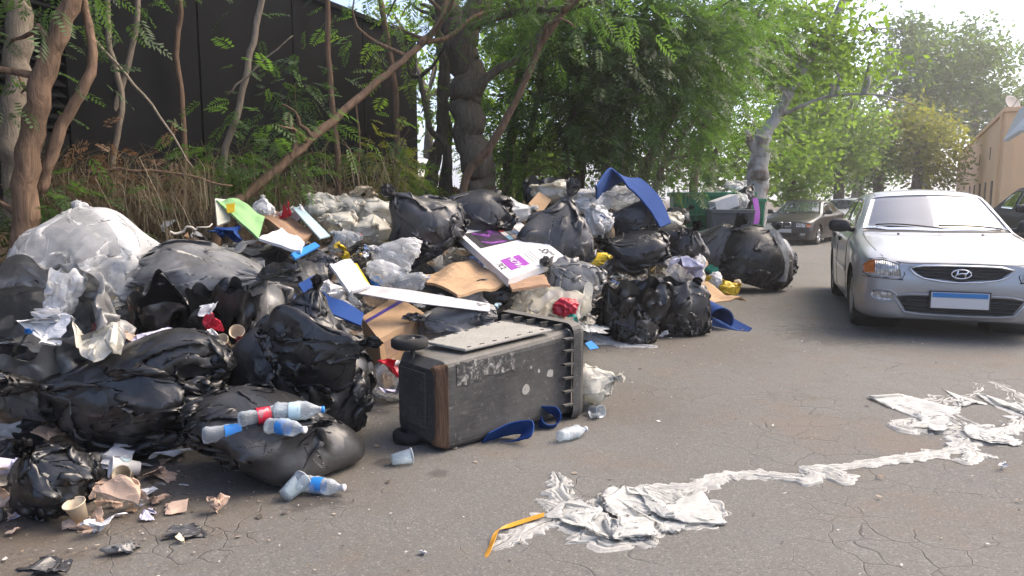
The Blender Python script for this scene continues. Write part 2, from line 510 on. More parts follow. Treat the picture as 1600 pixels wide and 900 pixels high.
def asphalt():
    k = NT('asphalt'); co = k.coord('World')
    warp = k.noise(co, 0.9, 4, 0.6, 0, 'Color')
    wco = k.mix(0.6, co, warp, 'ADD')
    big = k.noise(co, 0.45, 6, 0.62)
    mid = k.noise(co, 3.2, 6, 0.65)
    fine = k.noise(co, 130, 3, 0.7)
    agg = k.voro(co, 140, 'F1', 'Color')
    aggv = k.n('ShaderNodeSeparateColor', i_Color=agg).outputs[0]
    base = k.mix(k.ramp(big, [(0.3, 0), (0.7, 1)]), (0.115, 0.113, 0.105), (0.183, 0.179, 0.166))
    base = k.mix(k.ramp(mid, [(0.35, 0), (0.75, 1)]), base, (0.152, 0.143, 0.126))
    base = k.mix(k.math('MULTIPLY', k.ramp(fine, [(0.35, 0), (0.65, 1)]), 0.5), base, (0.06, 0.058, 0.055))
    base = k.mix(k.ramp(aggv, [(0.0, 0.35), (0.25, 0)]), base, (0.04, 0.04, 0.04))
    base = k.mix(k.ramp(aggv, [(0.86, 0), (0.95, 0.45)], 'EASE'), base, (0.24, 0.23, 0.21))
    # dirt spread and dark drips
    st = k.noise(co, 1.7, 5, 0.7, 0.6)
    base = k.mix(k.ramp(st, [(0.60, 0), (0.72, 0.45)]), base, (0.055, 0.048, 0.042))
    dirt = k.noise(co, 0.8, 6, 0.7, 0.3)
    base = k.mix(k.ramp(dirt, [(0.52, 0), (0.7, 0.55)]), base, (0.155, 0.115, 0.082))
    pos = k.coord('World')
    for (cx, cy, rr, am) in ((-2.25, 2.75, 1.1, 0.75), (-1.0, 3.3, 0.8, 0.3), (0.6, 4.6, 0.8, 0.35), (1.6, 6.4, 1.0, 0.3)):
        dd = k.n('ShaderNodeVectorMath', operation='DISTANCE', i_0=pos, i_1=(cx, cy, 0)).outputs['Value']
        dd = k.math('ADD', k.math('DIVIDE', dd, rr), k.math('MULTIPLY', k.math('SUBTRACT', k.noise(co, 4.0, 6, 0.7), 0.5), 1.6))
        base = k.mix(k.math('MULTIPLY', k.ramp(dd, [(0.35, 1), (1.0, 0)]), am), base, k.mix(k.noise(co, 25, 4, 0.7), (0.05, 0.038, 0.028), (0.13, 0.098, 0.07)))
    for (cx, cy, rx_, am) in ((-0.85, 3.05, 0.16, 0.7), (-0.62, 3.5, 0.08, 0.7), (-0.35, 3.35, 0.07, 0.5), (3.1, 6.9, 0.7, 0.45), (2.2, 2.6, 0.09, 0.5)):
        dd = k.n('ShaderNodeVectorMath', operation='DISTANCE', i_0=pos, i_1=(cx, cy, 0)).outputs['Value']
        dd = k.math('ADD', k.math('DIVIDE', dd, rx_), k.math('MULTIPLY', k.math('SUBTRACT', k.noise(co, 9.0, 5, 0.7), 0.5), 2.2))
        base = k.mix(k.math('MULTIPLY', k.ramp(dd, [(0.5, 1), (0.9, 0)]), am), base, (0.035, 0.032, 0.029))
    # cracks
    cr = k.voro(wco, 1.05, 'DISTANCE_TO_EDGE'); cr2 = k.voro(wco, 4.6, 'DISTANCE_TO_EDGE')
    m1 = k.ramp(k.noise(co, 0.55, 3, 0.5), [(0.55, 0), (0.66, 1)])
    m2 = k.ramp(k.noise(co, 0.9, 4, 0.6, 0.0), [(0.50, 0), (0.62, 1)])
    c1 = k.math('MULTIPLY', k.ramp(cr, [(0.0, 1), (0.007, 0)]), m1)
    c2 = k.math('MULTIPLY', k.ramp(cr2, [(0.0, 1), (0.016, 0)]), m2)
    cc = k.math('MAXIMUM', c1, c2)
    base = k.mix(k.math('MULTIPLY', cc, 0.42), base, (0.035, 0.03, 0.026))
    h = k.math('SUBTRACT', k.math('ADD', k.math('MULTIPLY', fine, 0.35), k.math('MULTIPLY', aggv, 0.25)), k.math('MULTIPLY', cc, 1.2))
    h = k.math('ADD', h, k.math('MULTIPLY', mid, 0.6))
    return k.done(k.bsdf(Base_Color=base, Roughness=k.math('ADD', 0.72, k.math('MULTIPLY', mid, 0.25)), Specular_IOR_Level=0.35, Normal=k.bump(h, 0.55, 0.012)))
def soil():
    k = NT('soil'); co = k.coord('World')
    a = k.noise(co, 0.9, 6, 0.65); b = k.noise(co, 9, 6, 0.7, 0.4)
    lf = k.voro(co, 16, 'F1', 'Color'); lv = k.n('ShaderNodeSeparateColor', i_Color=lf).outputs[1]
    c = k.mix(a, (0.075, 0.055, 0.038), (0.16, 0.12, 0.085))
    c = k.mix(k.ramp(b, [(0.4, 0), (0.7, 1)]), c, (0.055, 0.045, 0.03))
    c = k.mix(k.ramp(lv, [(0.6, 0), (0.8, 0.7)]), c, (0.19, 0.135, 0.085))
    return k.done(k.bsdf(Base_Color=c, Roughness=0.95, Specular_IOR_Level=0.2, Normal=k.bump(k.math('ADD', b, k.math('MULTIPLY', lv, 0.4)), 0.8, 0.05)))
def bark(name, c1, c2, scale=1.0, patch=None):
    k = NT(name); co = k.coord('Object', (1, 1, 0.22))
    v = k.noise(co, 16 * scale, 6, 0.7, 1.2); p = k.noise(k.coord('Object'), 2.2 * scale, 4, 0.6)
    c = k.mix(k.ramp(v, [(0.3, 0), (0.7, 1)]), c1, c2)
    if patch: c = k.mix(k.ramp(p, [(0.5, 0), (0.62, 1)]), c, patch)
    return k.done(k.bsdf(Base_Color=c, Roughness=0.9, Specular_IOR_Level=0.25, Normal=k.bump(v, 0.8, 0.03)))
def leafmat(name, ca, cb, trans=0.45, tcol=None):
    k = NT(name)
    g = k.n('ShaderNodeNewGeometry')
    c = k.mix(g.outputs['Random Per Island'], ca, cb)
    big = k.noise(g.outputs['Position'], 1.3, 3, 0.6)
    c = k.mix(k.ramp(big, [(0.35, 0), (0.7, 1)]), c, tuple(x * 0.55 for x in ca))
    b = k.bsdf(Base_Color=c, Roughness=0.5, Specular_IOR_Level=0.35)
    tc = k.mix(0.5, c, tcol or (cb[0] * 1.3, cb[1] * 1.5, cb[2] * 0.5))
    t = k.n('ShaderNodeBsdfTranslucent', i_Color=tc)
    m = k.n('ShaderNodeMixShader', i_0=trans); k.t.links.new(b, m.inputs[1]); k.t.links.new(t.outputs[0], m.inputs[2])
    return k.done(m.outputs[0])
M['asphalt'] = asphalt(); M['soil'] = soil()
M['bark_brown'] = bark('bark_brown', (0.075, 0.048, 0.03), (0.24, 0.155, 0.10))
M['bark_dark'] = bark('bark_dark', (0.055, 0.045, 0.034), (0.17, 0.14, 0.105))
M['bark_pale'] = bark('bark_pale', (0.14, 0.11, 0.08), (0.30, 0.25, 0.19))
M['bark_grey'] = bark('bark_grey', (0.26, 0.245, 0.22), (0.42, 0.40, 0.37), 0.8, (0.14, 0.10, 0.075))
M['leaf_dark'] = leafmat('leaf_dark', (0.045, 0.082, 0.028), (0.085, 0.15, 0.048), 0.5)
M['leaf_mid'] = leafmat('leaf_mid', (0.062, 0.12, 0.032), (0.125, 0.215, 0.052), 0.55)
M['leaf_light'] = leafmat('leaf_light', (0.105, 0.185, 0.035), (0.22, 0.32, 0.06), 0.6)
M['leaf_yellow'] = leafmat('leaf_yellow', (0.16, 0.19, 0.04), (0.33, 0.30, 0.06), 0.5)
M['leaf_hazy'] = leafmat('leaf_hazy', (0.08, 0.14, 0.04), (0.16, 0.23, 0.07), 0.5)
M['leaf_dry'] = leafmat('leaf_dry', (0.16, 0.09, 0.05), (0.28, 0.17, 0.10), 0.3, (0.3, 0.15, 0.06))
M['straw'] = leafmat('straw', (0.16, 0.125, 0.075), (0.30, 0.25, 0.16), 0.25, (0.3, 0.25, 0.14))
M['wall_dark'] = simple('dark_metal_cladding', (0.012, 0.0125, 0.013), 0.9, 0, 0.3, 1.5, spec=0.03)
M['plaster'] = simple('ochre_plaster', (0.84, 0.52, 0.27), 0.9, 0, 0.08, 0.6)
M['plaster_pale'] = simple('pale_plaster', (0.55, 0.50, 0.42), 0.9, 0, 0.1, 0.8)
M['white_paint'] = simple('white_paint', (0.72, 0.72, 0.70), 0.5, 0, 0.05)
M['dark_glass'] = simple('dark_glass', (0.012, 0.014, 0.016), 0.12, 0, 0.1)
M['grey_sheet'] = simple('grey_sheet_metal', (0.24, 0.23, 0.21), 0.6, 0, 0.1)
# ------------------------------------------------------------------ ground, bank, road
def sstep(a, b, x):
    t = np.clip((x - a) / (b - a), 0, 1); return t * t * (3 - 2 * t)
TOE = np.array([(-9, -6), (-5.2, 0), (-3.15, 3.3), (-1.15, 6.2), (1.0, 9.2), (2.9, 12.2), (4.7, 16.5), (7.0, 23), (11, 36), (22, 70), (60, 180)], float)
def side_dist(x, y):
    """signed distance to the toe line of the bank, positive on the bank side (left)"""
    x = np.asarray(x, float); y = np.asarray(y, float)
    best = np.full(np.broadcast(x, y).shape, 1e9); sg = np.zeros_like(best)
    for a, b in zip(TOE[:-1], TOE[1:]):
        d = b - a; L2 = d @ d
        t = np.clip(((x - a[0]) * d[0] + (y - a[1]) * d[1]) / L2, 0, 1)
        dx = x - (a[0] + t * d[0]); dy = y - (a[1] + t * d[1])
        ds = np.hypot(dx, dy)
        s = np.sign(d[0] * (y - a[1]) - d[1] * (x - a[0]))
        m = ds < best
        best = np.where(m, ds, best); sg = np.where(m, s, sg)
    return best * sg
def zroad(x, y):
    return -0.13 * sstep(12, 24, np.asarray(y, float)) + 0.0 * np.asarray(x, float)
def zground(x, y):
    x = np.asarray(x, float); y = np.asarray(y, float)
    s = side_dist(x, y)
    H = 1.42 - 0.55 * sstep(11, 20, y) - 0.5 * sstep(20, 40, y)
    n = fbm(np.stack([x * 0.7, y * 0.7, 0 * x], -1), 3)
    up = sstep(0.1, 2.7, s)
    return zroad(x, y) - 0.03 * (1 - sstep(-0.4, 0.1, s)) + H * up + n * (0.10 * sstep(0.3, 1.5, s)) + 0.05 * up * np.maximum(s - 2.7, 0).clip(0, 6) * (y < 60)
gx = np.concatenate([np.linspace(-600, -40, 8), np.linspace(-32, -9, 14), np.linspace(-8, 10, 91), np.linspace(11, 40, 30), np.linspace(50, 700, 10)])
gy = np.concatenate([np.linspace(-40, -4, 6), np.linspace(-3, 22, 126), np.linspace(23, 60, 38), np.linspace(65, 180, 24), np.linspace(220, 1500, 10)])
GX, GY = np.meshgrid(gx, gy)
GZ = zground(GX, GY)
o = mesh_obj('ground', np.stack([GX, GY, GZ], -1).reshape(-1, 3), grid_faces(len(gy), len(gx), False), M['soil'])
tag(o, kind='structure')
# road: from the toe line (ragged) to the right
ry = np.concatenate([np.linspace(-12, 30, 211), np.linspace(30.5, 90, 60)])
tx = np.interp(ry, TOE[:, 1], TOE[:, 0])
wob = fbm(np.stack([ry * 0.8, 0 * ry + 3, 0 * ry], -1), 3) * 0.35
left = tx - 0.05 + wob
us = np.concatenate([[0], np.linspace(0.01, 1, 40) ** 1.6])
width = np.interp(ry, [-12, 10, 25, 90], [14, 12, 14, 20])
RX = left[:, None] + us[None] * width[:, None]
RY = np.broadcast_to(ry[:, None], RX.shape)
RZ = zroad(RX, RY) + 0.006 + 0.012 * fbm(np.stack([RX * 0.5, RY * 0.5, 0 * RX], -1), 2)
RZ[:, 0] = zground(RX[:, 0], RY[:, 0]) - 0.03
road = mesh_obj('road', np.stack([RX, RY, RZ], -1).reshape(-1, 3), grid_faces(len(ry), len(us), False), M['asphalt'])
tag(road, kind='structure')

# ------------------------------------------------------------------ dark clad wall on the bank
wp0 = np.array([-1.51, 12.0]); wdir = np.array([-0.383, -0.924])
def wall_pt(t, z, off=0.0):
    n = np.array([0.924, -0.383]) * off
    return (wp0[0] + wdir[0] * t + n[0], wp0[1] + wdir[1] * t + n[1], z)
wall = empty('clad_wall', (wp0[0], wp0[1], 0.9), 0, 'tall black metal clad wall behind the trees on the left', 'wall')
def wall_box(name, t0, t1, z0, z1, d0, d1, mat, parent=wall):
    P = [wall_pt(t0, z0, d0), wall_pt(t1, z0, d0), wall_pt(t1, z0, d1), wall_pt(t0, z0, d1), wall_pt(t0, z1, d0), wall_pt(t1, z1, d0), wall_pt(t1, z1, d1), wall_pt(t0, z1, d1)]
    P = [(p[0] - wp0[0], p[1] - wp0[1], p[2] - 0.9) for p in P]
    mb = MB().add(P, [(0, 1, 2, 3), (4, 7, 6, 5), (0, 4, 5, 1), (1, 5, 6, 2), (2, 6, 7, 3), (3, 7, 4, 0)])
    return mb.build(name, mat, parent)
for i in range(9):
    t0 = i * 1.5
    if i in (4, 5): 
        wall_box('panel', t0 + 0.012, t0 + 1.488, 2.95, 3.76, -0.25, 0.0, M['wall_dark'])
        wall_box('panel', t0 + 0.012, t0 + 1.488, 0.9, 1.85, -0.25, 0.0, M['wall_dark'])
        wall_box('louvre_back', t0 + 0.012, t0 + 1.488, 1.852, 2.948, -0.25, -0.12, M['wall_dark'])
        for q in range(12):
            z = 1.88 + q * 0.09
            P = [wall_pt(t0 + 0.02, z, 0.02), wall_pt(t0 + 1.48, z, 0.02), wall_pt(t0 + 1.48, z + 0.07, -0.10), wall_pt(t0 + 0.02, z + 0.07, -0.10)]
            P2 = [(p[0], p[1], p[2] + 0.012) for p in P]
            P = [(p[0] - wp0[0], p[1] - wp0[1], p[2] - 0.9) for p in P + P2]
            MB().add(P, [(0, 1, 2, 3), (4, 7, 6, 5), (0, 4, 5, 1), (1, 5, 6, 2), (2, 6, 7, 3), (3, 7, 4, 0)]).build('louvre_slat', M['wall_dark'], wall)
    else:
        wall_box('panel', t0 + 0.012, t0 + 1.488, 0.9, 3.76, -0.25, 0.0, M['wall_dark'])
wall_box('coping', -0.06, 13.6, 3.764, 3.83, -0.30, 0.05, M['wall_dark'])

# ------------------------------------------------------------------ ochre building on the right
bA = np.array([17.1, 26.0]); bB = np.array([32.4, 54.2]); bC = np.array([30.0, 21.5])
bld = empty('ochre_building', (bA[0], bA[1], -0.13), 0, 'ochre plastered low building with narrow windows on the right', 'building')
def facade(name, A, B, t0, t1, z0, z1, d0, d1, mat, parent=bld):
    A = np.array(A); B = np.array(B); u = (B - A) / np.linalg.norm(B - A); n = np.array([-u[1], u[0]])
    c = []
    for z in (z0, z1):
        for t, d in ((t0, d0), (t1, d0), (t1, d1), (t0, d1)):
            p = A + u * t + n * d; c.append((p[0] - bA[0], p[1] - bA[1], z))
    return MB().add(c, [(0, 3, 2, 1), (4, 5, 6, 7), (0, 1, 5, 4), (1, 2, 6, 5), (2, 3, 7, 6), (3, 0, 4, 7)]).build(name, mat, parent)
Ls = float(np.linalg.norm(bB - bA)); Lf = float(np.linalg.norm(bC - bA))
facade('wall', bA, bB, 0.0, Ls, 0, 4.40, -0.3, 0.0, M['plaster'])
facade('wall', bA, bC, 0.0, Lf, 0, 4.40, 0.0, 0.302, M['plaster'])
facade('parapet', bA, bB, -0.1, Ls, 4.402, 4.55, -0.4, 0.08, M['plaster'])
facade('parapet', bA, bC, 0.09, Lf, 4.402, 4.55, -0.08, 0.4, M['plaster'])
facade('corner_pier', bA, bB, 0.3, 0.9, 0, 4.39, 0.0, 0.12, M['plaster'])
for t in (3.0, 6.0, 9.0, 12.5, 16):
    w = facade('window', bA, bB, t, t + 0.55, 0.9, 2.1, 0.0, 0.03, M['bark_brown'])
    facade('sill', bA, bB, t - 0.06, t + 0.61, 0.80, 0.898, 0.0, 0.09, M['plaster_pale'], w)
for t in (5.0, 10.5):
    facade('vent', bA, bB, t, t + 0.35, 3.0, 3.5, 0.0, 0.02, M['bark_brown'])
facade('front_panel', bA, bC, 1.2, 2.0, 0.0, 2.5, -0.06, 0.0, M['wall_dark'])
facade('shutter', bA, bC, 2.01, 7.5, 0.8, 2.35, -0.45, -0.35, M['grey_sheet'])
for i in range(14): facade('shutter_rib', bA, bC, 2.1 + i * 0.39, 2.15 + i * 0.39, 0.82, 2.33, -0.48, -0.452, M['grey_sheet'])
facade('shutter_rail', bA, bC, 1.95, 7.6, 2.352, 2.44, -0.5, -0.3, M['bark_brown'])
for t in (3.2, 5.0):
    facade('window', bA, bC, t, t + 0.7, 2.9, 3.7, -0.03, 0.0, M['dark_glass'])
# white awning hung on the corner of the front
aw = []
p0 = at(1579, 200, 24.5); 
tri = [at(1574, 222, 24.3), at(1600, 172, 22.8), at(1640, 150, 21.0), at(1640, 205, 20.6), at(1600, 206, 22.6)]
ma = MB(); n = len(tri)
ma.add([tuple(p) for p in tri] + [(p.x + 0.02, p.y + 0.25, p.z + 0.06) for p in tri], [tuple(range(n)), tuple(range(2 * n - 1, n - 1, -1))] + [(i, n + i, n + (i + 1) % n, (i + 1) % n) for i in range(n)])
o = ma.build('awning', M['white_paint']); tag(o, 'white fabric awning slanting off the front of the ochre building', 'awning')
# dish on the roof
dp = at(1581, 162, 27.5)
dish = empty('satellite_dish', (dp.x, dp.y, 4.42), R(25), 'grey satellite dish on the roof of the ochre building', 'satellite dish')
Md = Matrix.Translation((0, 0, dp.z - 4.42)) @ Euler((R(62), R(-20), 0)).to_matrix().to_4x4()
prof = [(0.001, 0.0)] + [(r, 0.30 * r * r) for r in np.linspace(0.08, 0.32, 7)]
prof2 = [(r, z + 0.012) for r, z in reversed(prof)]
MB().lathe(prof + prof2, 24, Md, cap=False).build('reflector', M['grey_sheet'], dish, True)
MB().tube([(0, 0, 0.1), (0, 0.02, dp.z - 4.42)], 0.035).build('mast', M['grey_sheet'], dish)
MB().tube([(0, 0, dp.z - 4.6), tuple(Md @ Vector((0, 0.05, 0.35)))], 0.015).build('feed_arm', M['grey_sheet'], dish)
MB().tube([(-0.3, 0.1, 0.13), (0, 0, dp.z - 4.7)], 0.02).tube([(0.3, 0.1, 0.13), (0, 0, dp.z - 4.7)], 0.02).build('stay', M['grey_sheet'], dish)
# ------------------------------------------------------------------ vegetation
def unit(a): return a / (np.linalg.norm(a, axis=-1, keepdims=True) + 1e-9)
def frond_quads(O, D, L, npair=6, rs=None, droop=0.25, wid=0.075, plen=0.36):
    """feathery leaves: O origins, D directions, L lengths -> quads (k,4,3)"""
    n = len(O)
    D = unit(D)
    side = unit(np.cross(D, np.array([0, 0, 1.0]) + rs.normal(size=(n, 3)) * 0.35))
    out = []
    for i in range(npair):
        t = (i + 1) / npair
        P = O + D * (L * t)[:, None]; P[:, 2] -= droop * L * t * t
        tang = D.copy(); tang[:, 2] -= 2 * droop * t; tang = unit(tang)
        pl = L * plen * (1.15 - 0.55 * abs(t - 0.45) * 2)
        for sg in (-1, 1):
            d = unit(side * sg + tang * 0.45 + rs.normal(size=(n, 3)) * 0.12); d[:, 2] -= 0.22; d = unit(d)
            w = tang * (L * wid)[:, None]
            tip = P + d * pl[:, None]; mid = P + d * (pl * 0.5)[:, None]
            out.append(np.stack([P, mid - w * 0.9, tip, mid + w * 0.9], 1))
    return np.concatenate(out, 0)
def leaf_quads(O, s, rs, aspect=0.5, flat=0.4, down=0.0):
    n = len(O)
    d = rs.normal(size=(n, 3)); d[:, 2] *= flat; d[:, 2] -= down; d = unit(d)
    w = unit(np.cross(d, rs.normal(size=(n, 3))))
    d = d * s[:, None]; w = w * (s * aspect * 0.5)[:, None]
    return np.stack([O, O + d * 0.5 - w, O + d, O + d * 0.5 + w], 1)
def in_ball(rs, n, p=0.45):
    d = unit(rs.normal(size=(n, 3))); return d * (rs.uniform(0, 1, n) ** p)[:, None]
def clump_points(rs, C, Rr, nclump, per, spread):
    cc = np.array(C) + in_ball(rs, nclump) * np.array(Rr)
    k = rs.randint(0, nclump, nclump * per)
    k = (nclump * rs.uniform(0, 1, nclump * per) ** 1.25).astype(int)
    off = rs.normal(size=(nclump * per, 3)) * spread * np.array([1, 1, 0.7])
    return cc, cc[k] + off, off
def wiggle(pts, n, amp, rs, rad):
    """resample a polyline smoothly with a little wander"""
    P = np.array([tuple(p) for p in pts], float)
    t = np.concatenate([[0], np.cumsum(np.linalg.norm(np.diff(P, axis=0), axis=1))]); t /= t[-1]
    tt = np.linspace(0, 1, n)
    m = len(P)
    if m > 2:
        # Catmull-Rom through the points
        E = np.vstack([2 * P[0] - P[1], P, 2 * P[-1] - P[-2]])
        Q = []
        for x in tt:
            i = min(np.searchsorted(t, x, 'right') - 1, m - 2); f = (x - t[i]) / (t[i + 1] - t[i])
            a, b, c, d = E[i], E[i + 1], E[i + 2], E[i + 3]
            Q.append(0.5 * (2 * b + (c - a) * f + (2 * a - 5 * b + 4 * c - d) * f * f + (3 * b - a - 3 * c + d) * f ** 3))
        Q = np.array(Q)
    else: Q = P[0] + (P[1] - P[0]) * tt[:, None]
    off = rs.normal(size=Q.shape) * amp; off[0] = 0
    off = (off + np.roll(off, 1, 0)) * 0.5
    r = np.interp(tt, np.linspace(0, 1, len(rad)), rad)
    r = r * (1 + 0.02 * rs.normal(size=n))
    return Q + off, r
def tree(name, label, trunks, crowns, bark, leaf, kind='frond', seed=0, group=None, frond_len=0.3, leaf_size=0.1, limbs=True, twigs=4, spread=0.35, down=0.0, base=None, cat='tree', extra=None):
    rs = np.random.RandomState(seed)
    b = base if base is not None else (trunks[0][0][0] if trunks else crowns[0][0])
    b = Vector(tuple(b))
    root = empty(name, b, 0, label, cat, group)
    allp = []
    for pts, rad in trunks:
        n = max(10, 7 * len(pts))
        Q, r = wiggle(pts, n, min(rad) * 0.25, rs, rad)
        allp.append(Q)
        mb = MB().tube([Vector(tuple(q)) - b for q in Q], list(r), 14 if max(rad) > 0.05 else 6)
        if max(rad) > 0.05:
            ns_ = 14; W_ = np.array(mb.v); ctr = np.repeat(np.array([tuple(Vector(tuple(q)) - b) for q in Q]), ns_, 0)
            W_ = ctr + (W_ - ctr) * (1 + 0.13 * fbm(np.stack([W_[:, 0] * 9, W_[:, 1] * 9, W_[:, 2] * 1.1], -1) + seed, 3))[:, None]
            mb.v = [tuple(w) for w in W_]
        mb.build('trunk', bark, root, True)
    LQ = []
    for (C, Rr, ncl, per) in crowns:
        C = np.array(tuple(C))
        cc, O, off = clump_points(rs, C, Rr, ncl, per, spread)
        if limbs and allp:
            P = np.concatenate(allp)
            for c in cc[:: max(1, len(cc) // twigs)]:
                i = np.argmin(np.linalg.norm(P - c, axis=1) + 0.6 * (P[:, 2] > c[2]))
                if np.linalg.norm(P[i] - c) < 0.3: continue
                mid = (P[i] + c) / 2 + np.array([0, 0, 0.12 * np.linalg.norm(P[i] - c)]) + rs.normal(size=3) * 0.1
                Q, r = wiggle([P[i], mid, c], 7, 0.02, rs, [min(0.03 if kind == 'frond' else 0.05, 0.55 * max(trunks[0][1])), 0.007 if kind == 'frond' else 0.02])
                MB().tube([Vector(tuple(q)) - b for q in Q], list(r), 5, cap=False).build('branch', bark, root, True)
        if kind == 'frond':
            D = off + rs.normal(size=off.shape) * spread * 0.5; D[:, 2] -= 0.08 + down
            L = frond_len * rs.uniform(0.6, 1.25, len(O))
            LQ.append(frond_quads(O, D, L, rs=rs, npair=8, wid=0.06))
        else:
            s = leaf_size * rs.uniform(0.6, 1.4, len(O))
            LQ.append(leaf_quads(O, s, rs, 0.55, 0.6, down))
    if LQ:
        Q = np.concatenate(LQ, 0) - np.array(tuple(b))
        o = fast_quads('crown', Q.reshape(-1, 3), len(Q), leaf, root)
    return root
def pxcrown(px, py, Y, rx, ry, rd, ncl, per):
    c = at(px, py, Y); m = mpp(c)
    return (c, (rx * m, rd, ry * m), ncl, per)
def pxpath(L):
    return [at(*p) for p in L]
def zg(x, y): return float(zground(np.array([x]), np.array([y]))[0])
def rooted(pts):
    """start the path at ground level under its first point"""
    p = pts[0].copy(); z = zg(p.x, p.y)
    if z < p.z - 0.03: return [Vector((p.x, p.y, z - 0.1))] + pts
    q = p.copy(); q.z = z - 0.1
    return [q] + [r for r in pts[0:] if r.z > z + 0.15]

# --- left edge: forked brown tree and pale straight tree
tree('forked_tree', 'brown forked tree at the far left beside the big clear bag',
     [(rooted(pxpath([(38, 400, 5.0), (44, 240, 5.0), (62, 150, 5.0), (90, 60, 5.05), (128, -40, 5.1), (150, -150, 5.2)])), [0.085, 0.082, 0.075, 0.07, 0.06, 0.045]),
      (pxpath([(62, 300, 5.1), (98, 195, 5.1), (140, 115, 5.15), (138, 40, 5.2), (118, -50, 5.2)]), [0.045, 0.04, 0.035, 0.03, 0.025])],
     [pxcrown(40, -70, 5.4, 150, 70, 0.7, 10, 16), pxcrown(5, 90, 5.3, 35, 70, 0.3, 5, 10), pxcrown(20, 310, 5.3, 40, 50, 0.2, 4, 9)],
     M['bark_brown'], M['leaf_dark'], seed=11, frond_len=0.2, twigs=5)
tree('pale_tree', 'pale upright trunk behind the forked brown tree at the left edge',
     [(rooted(pxpath([(22, 380, 5.7), (26, 200, 5.7), (30, 60, 5.75), (18, -80, 5.8)])), [0.10, 0.095, 0.09, 0.08])],
     [pxcrown(0, -70, 5.9, 90, 60, 0.5, 5, 12)], M['bark_pale'], M['leaf_dark'], seed=12, frond_len=0.2)
# --- thin stems standing in front of the black wall
stems = [
    ([(176, 265, 6.6), (190, 160, 6.6), (172, 70, 6.6), (166, -30, 6.6)], 0.028, 'slender pale stem, left one of the crossing pair by the louvres'),
    ([(150, 260, 6.9), (192, 130, 6.9), (212, 40, 6.9), (220, -40, 6.9)], 0.03, 'slender pale stem leaning right, right one of the crossing pair by the louvres'),
    ([(284, 150, 7.4), (276, 85, 7.4), (282, 20, 7.4), (280, -40, 7.4)], 0.03, 'thin brown stem in the middle of the black wall'),
    ([(350, 255, 6.9), (372, 175, 6.9), (392, 80, 6.9), (412, -20, 6.9)], 0.035, 'thin pale grey stem leaning right before the black wall'),
    ([(528, 262, 7.6), (522, 185, 7.6), (513, 90, 7.6), (512, -30, 7.6)], 0.035, 'upright stem crossing behind the leaning brown trunk'),
    ([(560, 290, 7.4), (562, 220, 7.4), (556, 160, 7.4)], 0.014, 'very thin twig rising below the leaning brown trunk'),
    ([(622, 260, 9.2), (618, 150, 9.2), (600, 30, 9.2), (590, -30, 9.2)], 0.045, 'dark stem just before the right end of the black wall'),
]
for i, (pts, r, lab) in enumerate(stems):
    if i != 5: pts = pts + [(pts[-1][0] + (pts[-1][0] - pts[-2][0]) * 1.2, pts[-1][1] - 190, pts[-1][2])]
    tree('sapling', lab, [(rooted(pxpath(pts)), [r, r * 0.9, r * 0.7])], [pxcrown(pts[-2][0], pts[-2][1] + 10, pts[-2][2], 50, 30, 0.35, 2, 5), pxcrown(pts[-1][0], pts[-1][1], pts[-1][2], 70, 60, 0.4, 4, 7)] if i != 5 else [],
         M['bark_pale'] if i in (0, 1, 3) else M['bark_brown'], M['leaf_dark'], seed=30 + i, frond_len=0.17, twigs=2, spread=0.22, group='thin stems before the black wall', cat='stem')
# --- leaning trunk
tree('leaning_tree', 'bare brown trunk leaning far over to the right before the black wall',
     [(rooted(pxpath([(340, 350, 6.2), (398, 296, 6.5), (470, 232, 6.8), (545, 166, 7.2), (615, 107, 7.6), (668, 62, 8.0)])), [0.046, 0.044, 0.042, 0.04, 0.036, 0.03]),
      (pxpath([(655, 70, 7.9), (690, 30, 8.1), (700, -40, 8.3)]), [0.04, 0.035, 0.03]),
      (pxpath([(662, 66, 7.95), (700, 58, 8.2), (745, 25, 8.5), (790, 15, 8.8)]), [0.03, 0.025, 0.018])],
     [pxcrown(430, 190, 6.6, 40, 25, 0.3, 3, 5), pxcrown(640, -10, 8.0, 100, 45, 0.8, 5, 8), pxcrown(475, 185, 6.9, 45, 30, 0.25, 4, 6)],
     M['bark_brown'], M['leaf_mid'], seed=51, frond_len=0.2, twigs=3)
# --- main big trunk
tree('big_tree', 'big dark grey trunk rising behind the middle of the rubbish pile',
     [(rooted(pxpath([(748, 305, 8.9), (738, 230, 8.9), (727, 150, 8.9), (724, 80, 8.9), (718, 40, 8.9)])), [0.27, 0.215, 0.195, 0.185, 0.18]),
      (pxpath([(720, 60, 8.9), (695, 0, 8.8), (672, -90, 8.8)]), [0.16, 0.12, 0.10]),
      (pxpath([(722, 60, 8.9), (752, -10, 9.0), (775, -110, 9.1)]), [0.17, 0.14, 0.11]),
      (pxpath([(730, 150, 8.7), (775, 110, 8.6), (815, 85, 8.5), (880, 10, 8.4)]), [0.06, 0.045, 0.04, 0.03]),
      (pxpath([(728, 45, 8.8), (800, 20, 8.4), (900, 10, 8.0), (990, -20, 7.7)]), [0.05, 0.04, 0.035, 0.025])],
     [pxcrown(740, -60, 8.6, 120, 70, 1.2, 12, 14), pxcrown(860, -10, 8.2, 100, 70, 0.8, 16, 16)],
     M['bark_dark'], M['leaf_mid'], seed=52, frond_len=0.22, twigs=5)
tree('slanting_sapling', 'long thin brown stem slanting up to the right across the big dark trunk',
     [(rooted(pxpath([(722, 300, 8.2), (768, 225, 8.0), (810, 150, 7.9), (845, 70, 7.8), (880, 20, 7.7)])), [0.055, 0.05, 0.045, 0.035, 0.03])],
     [pxcrown(890, 10, 7.6, 60, 50, 0.4, 7, 14)], M['bark_brown'], M['leaf_mid'], seed=53, frond_len=0.22, cat='stem')
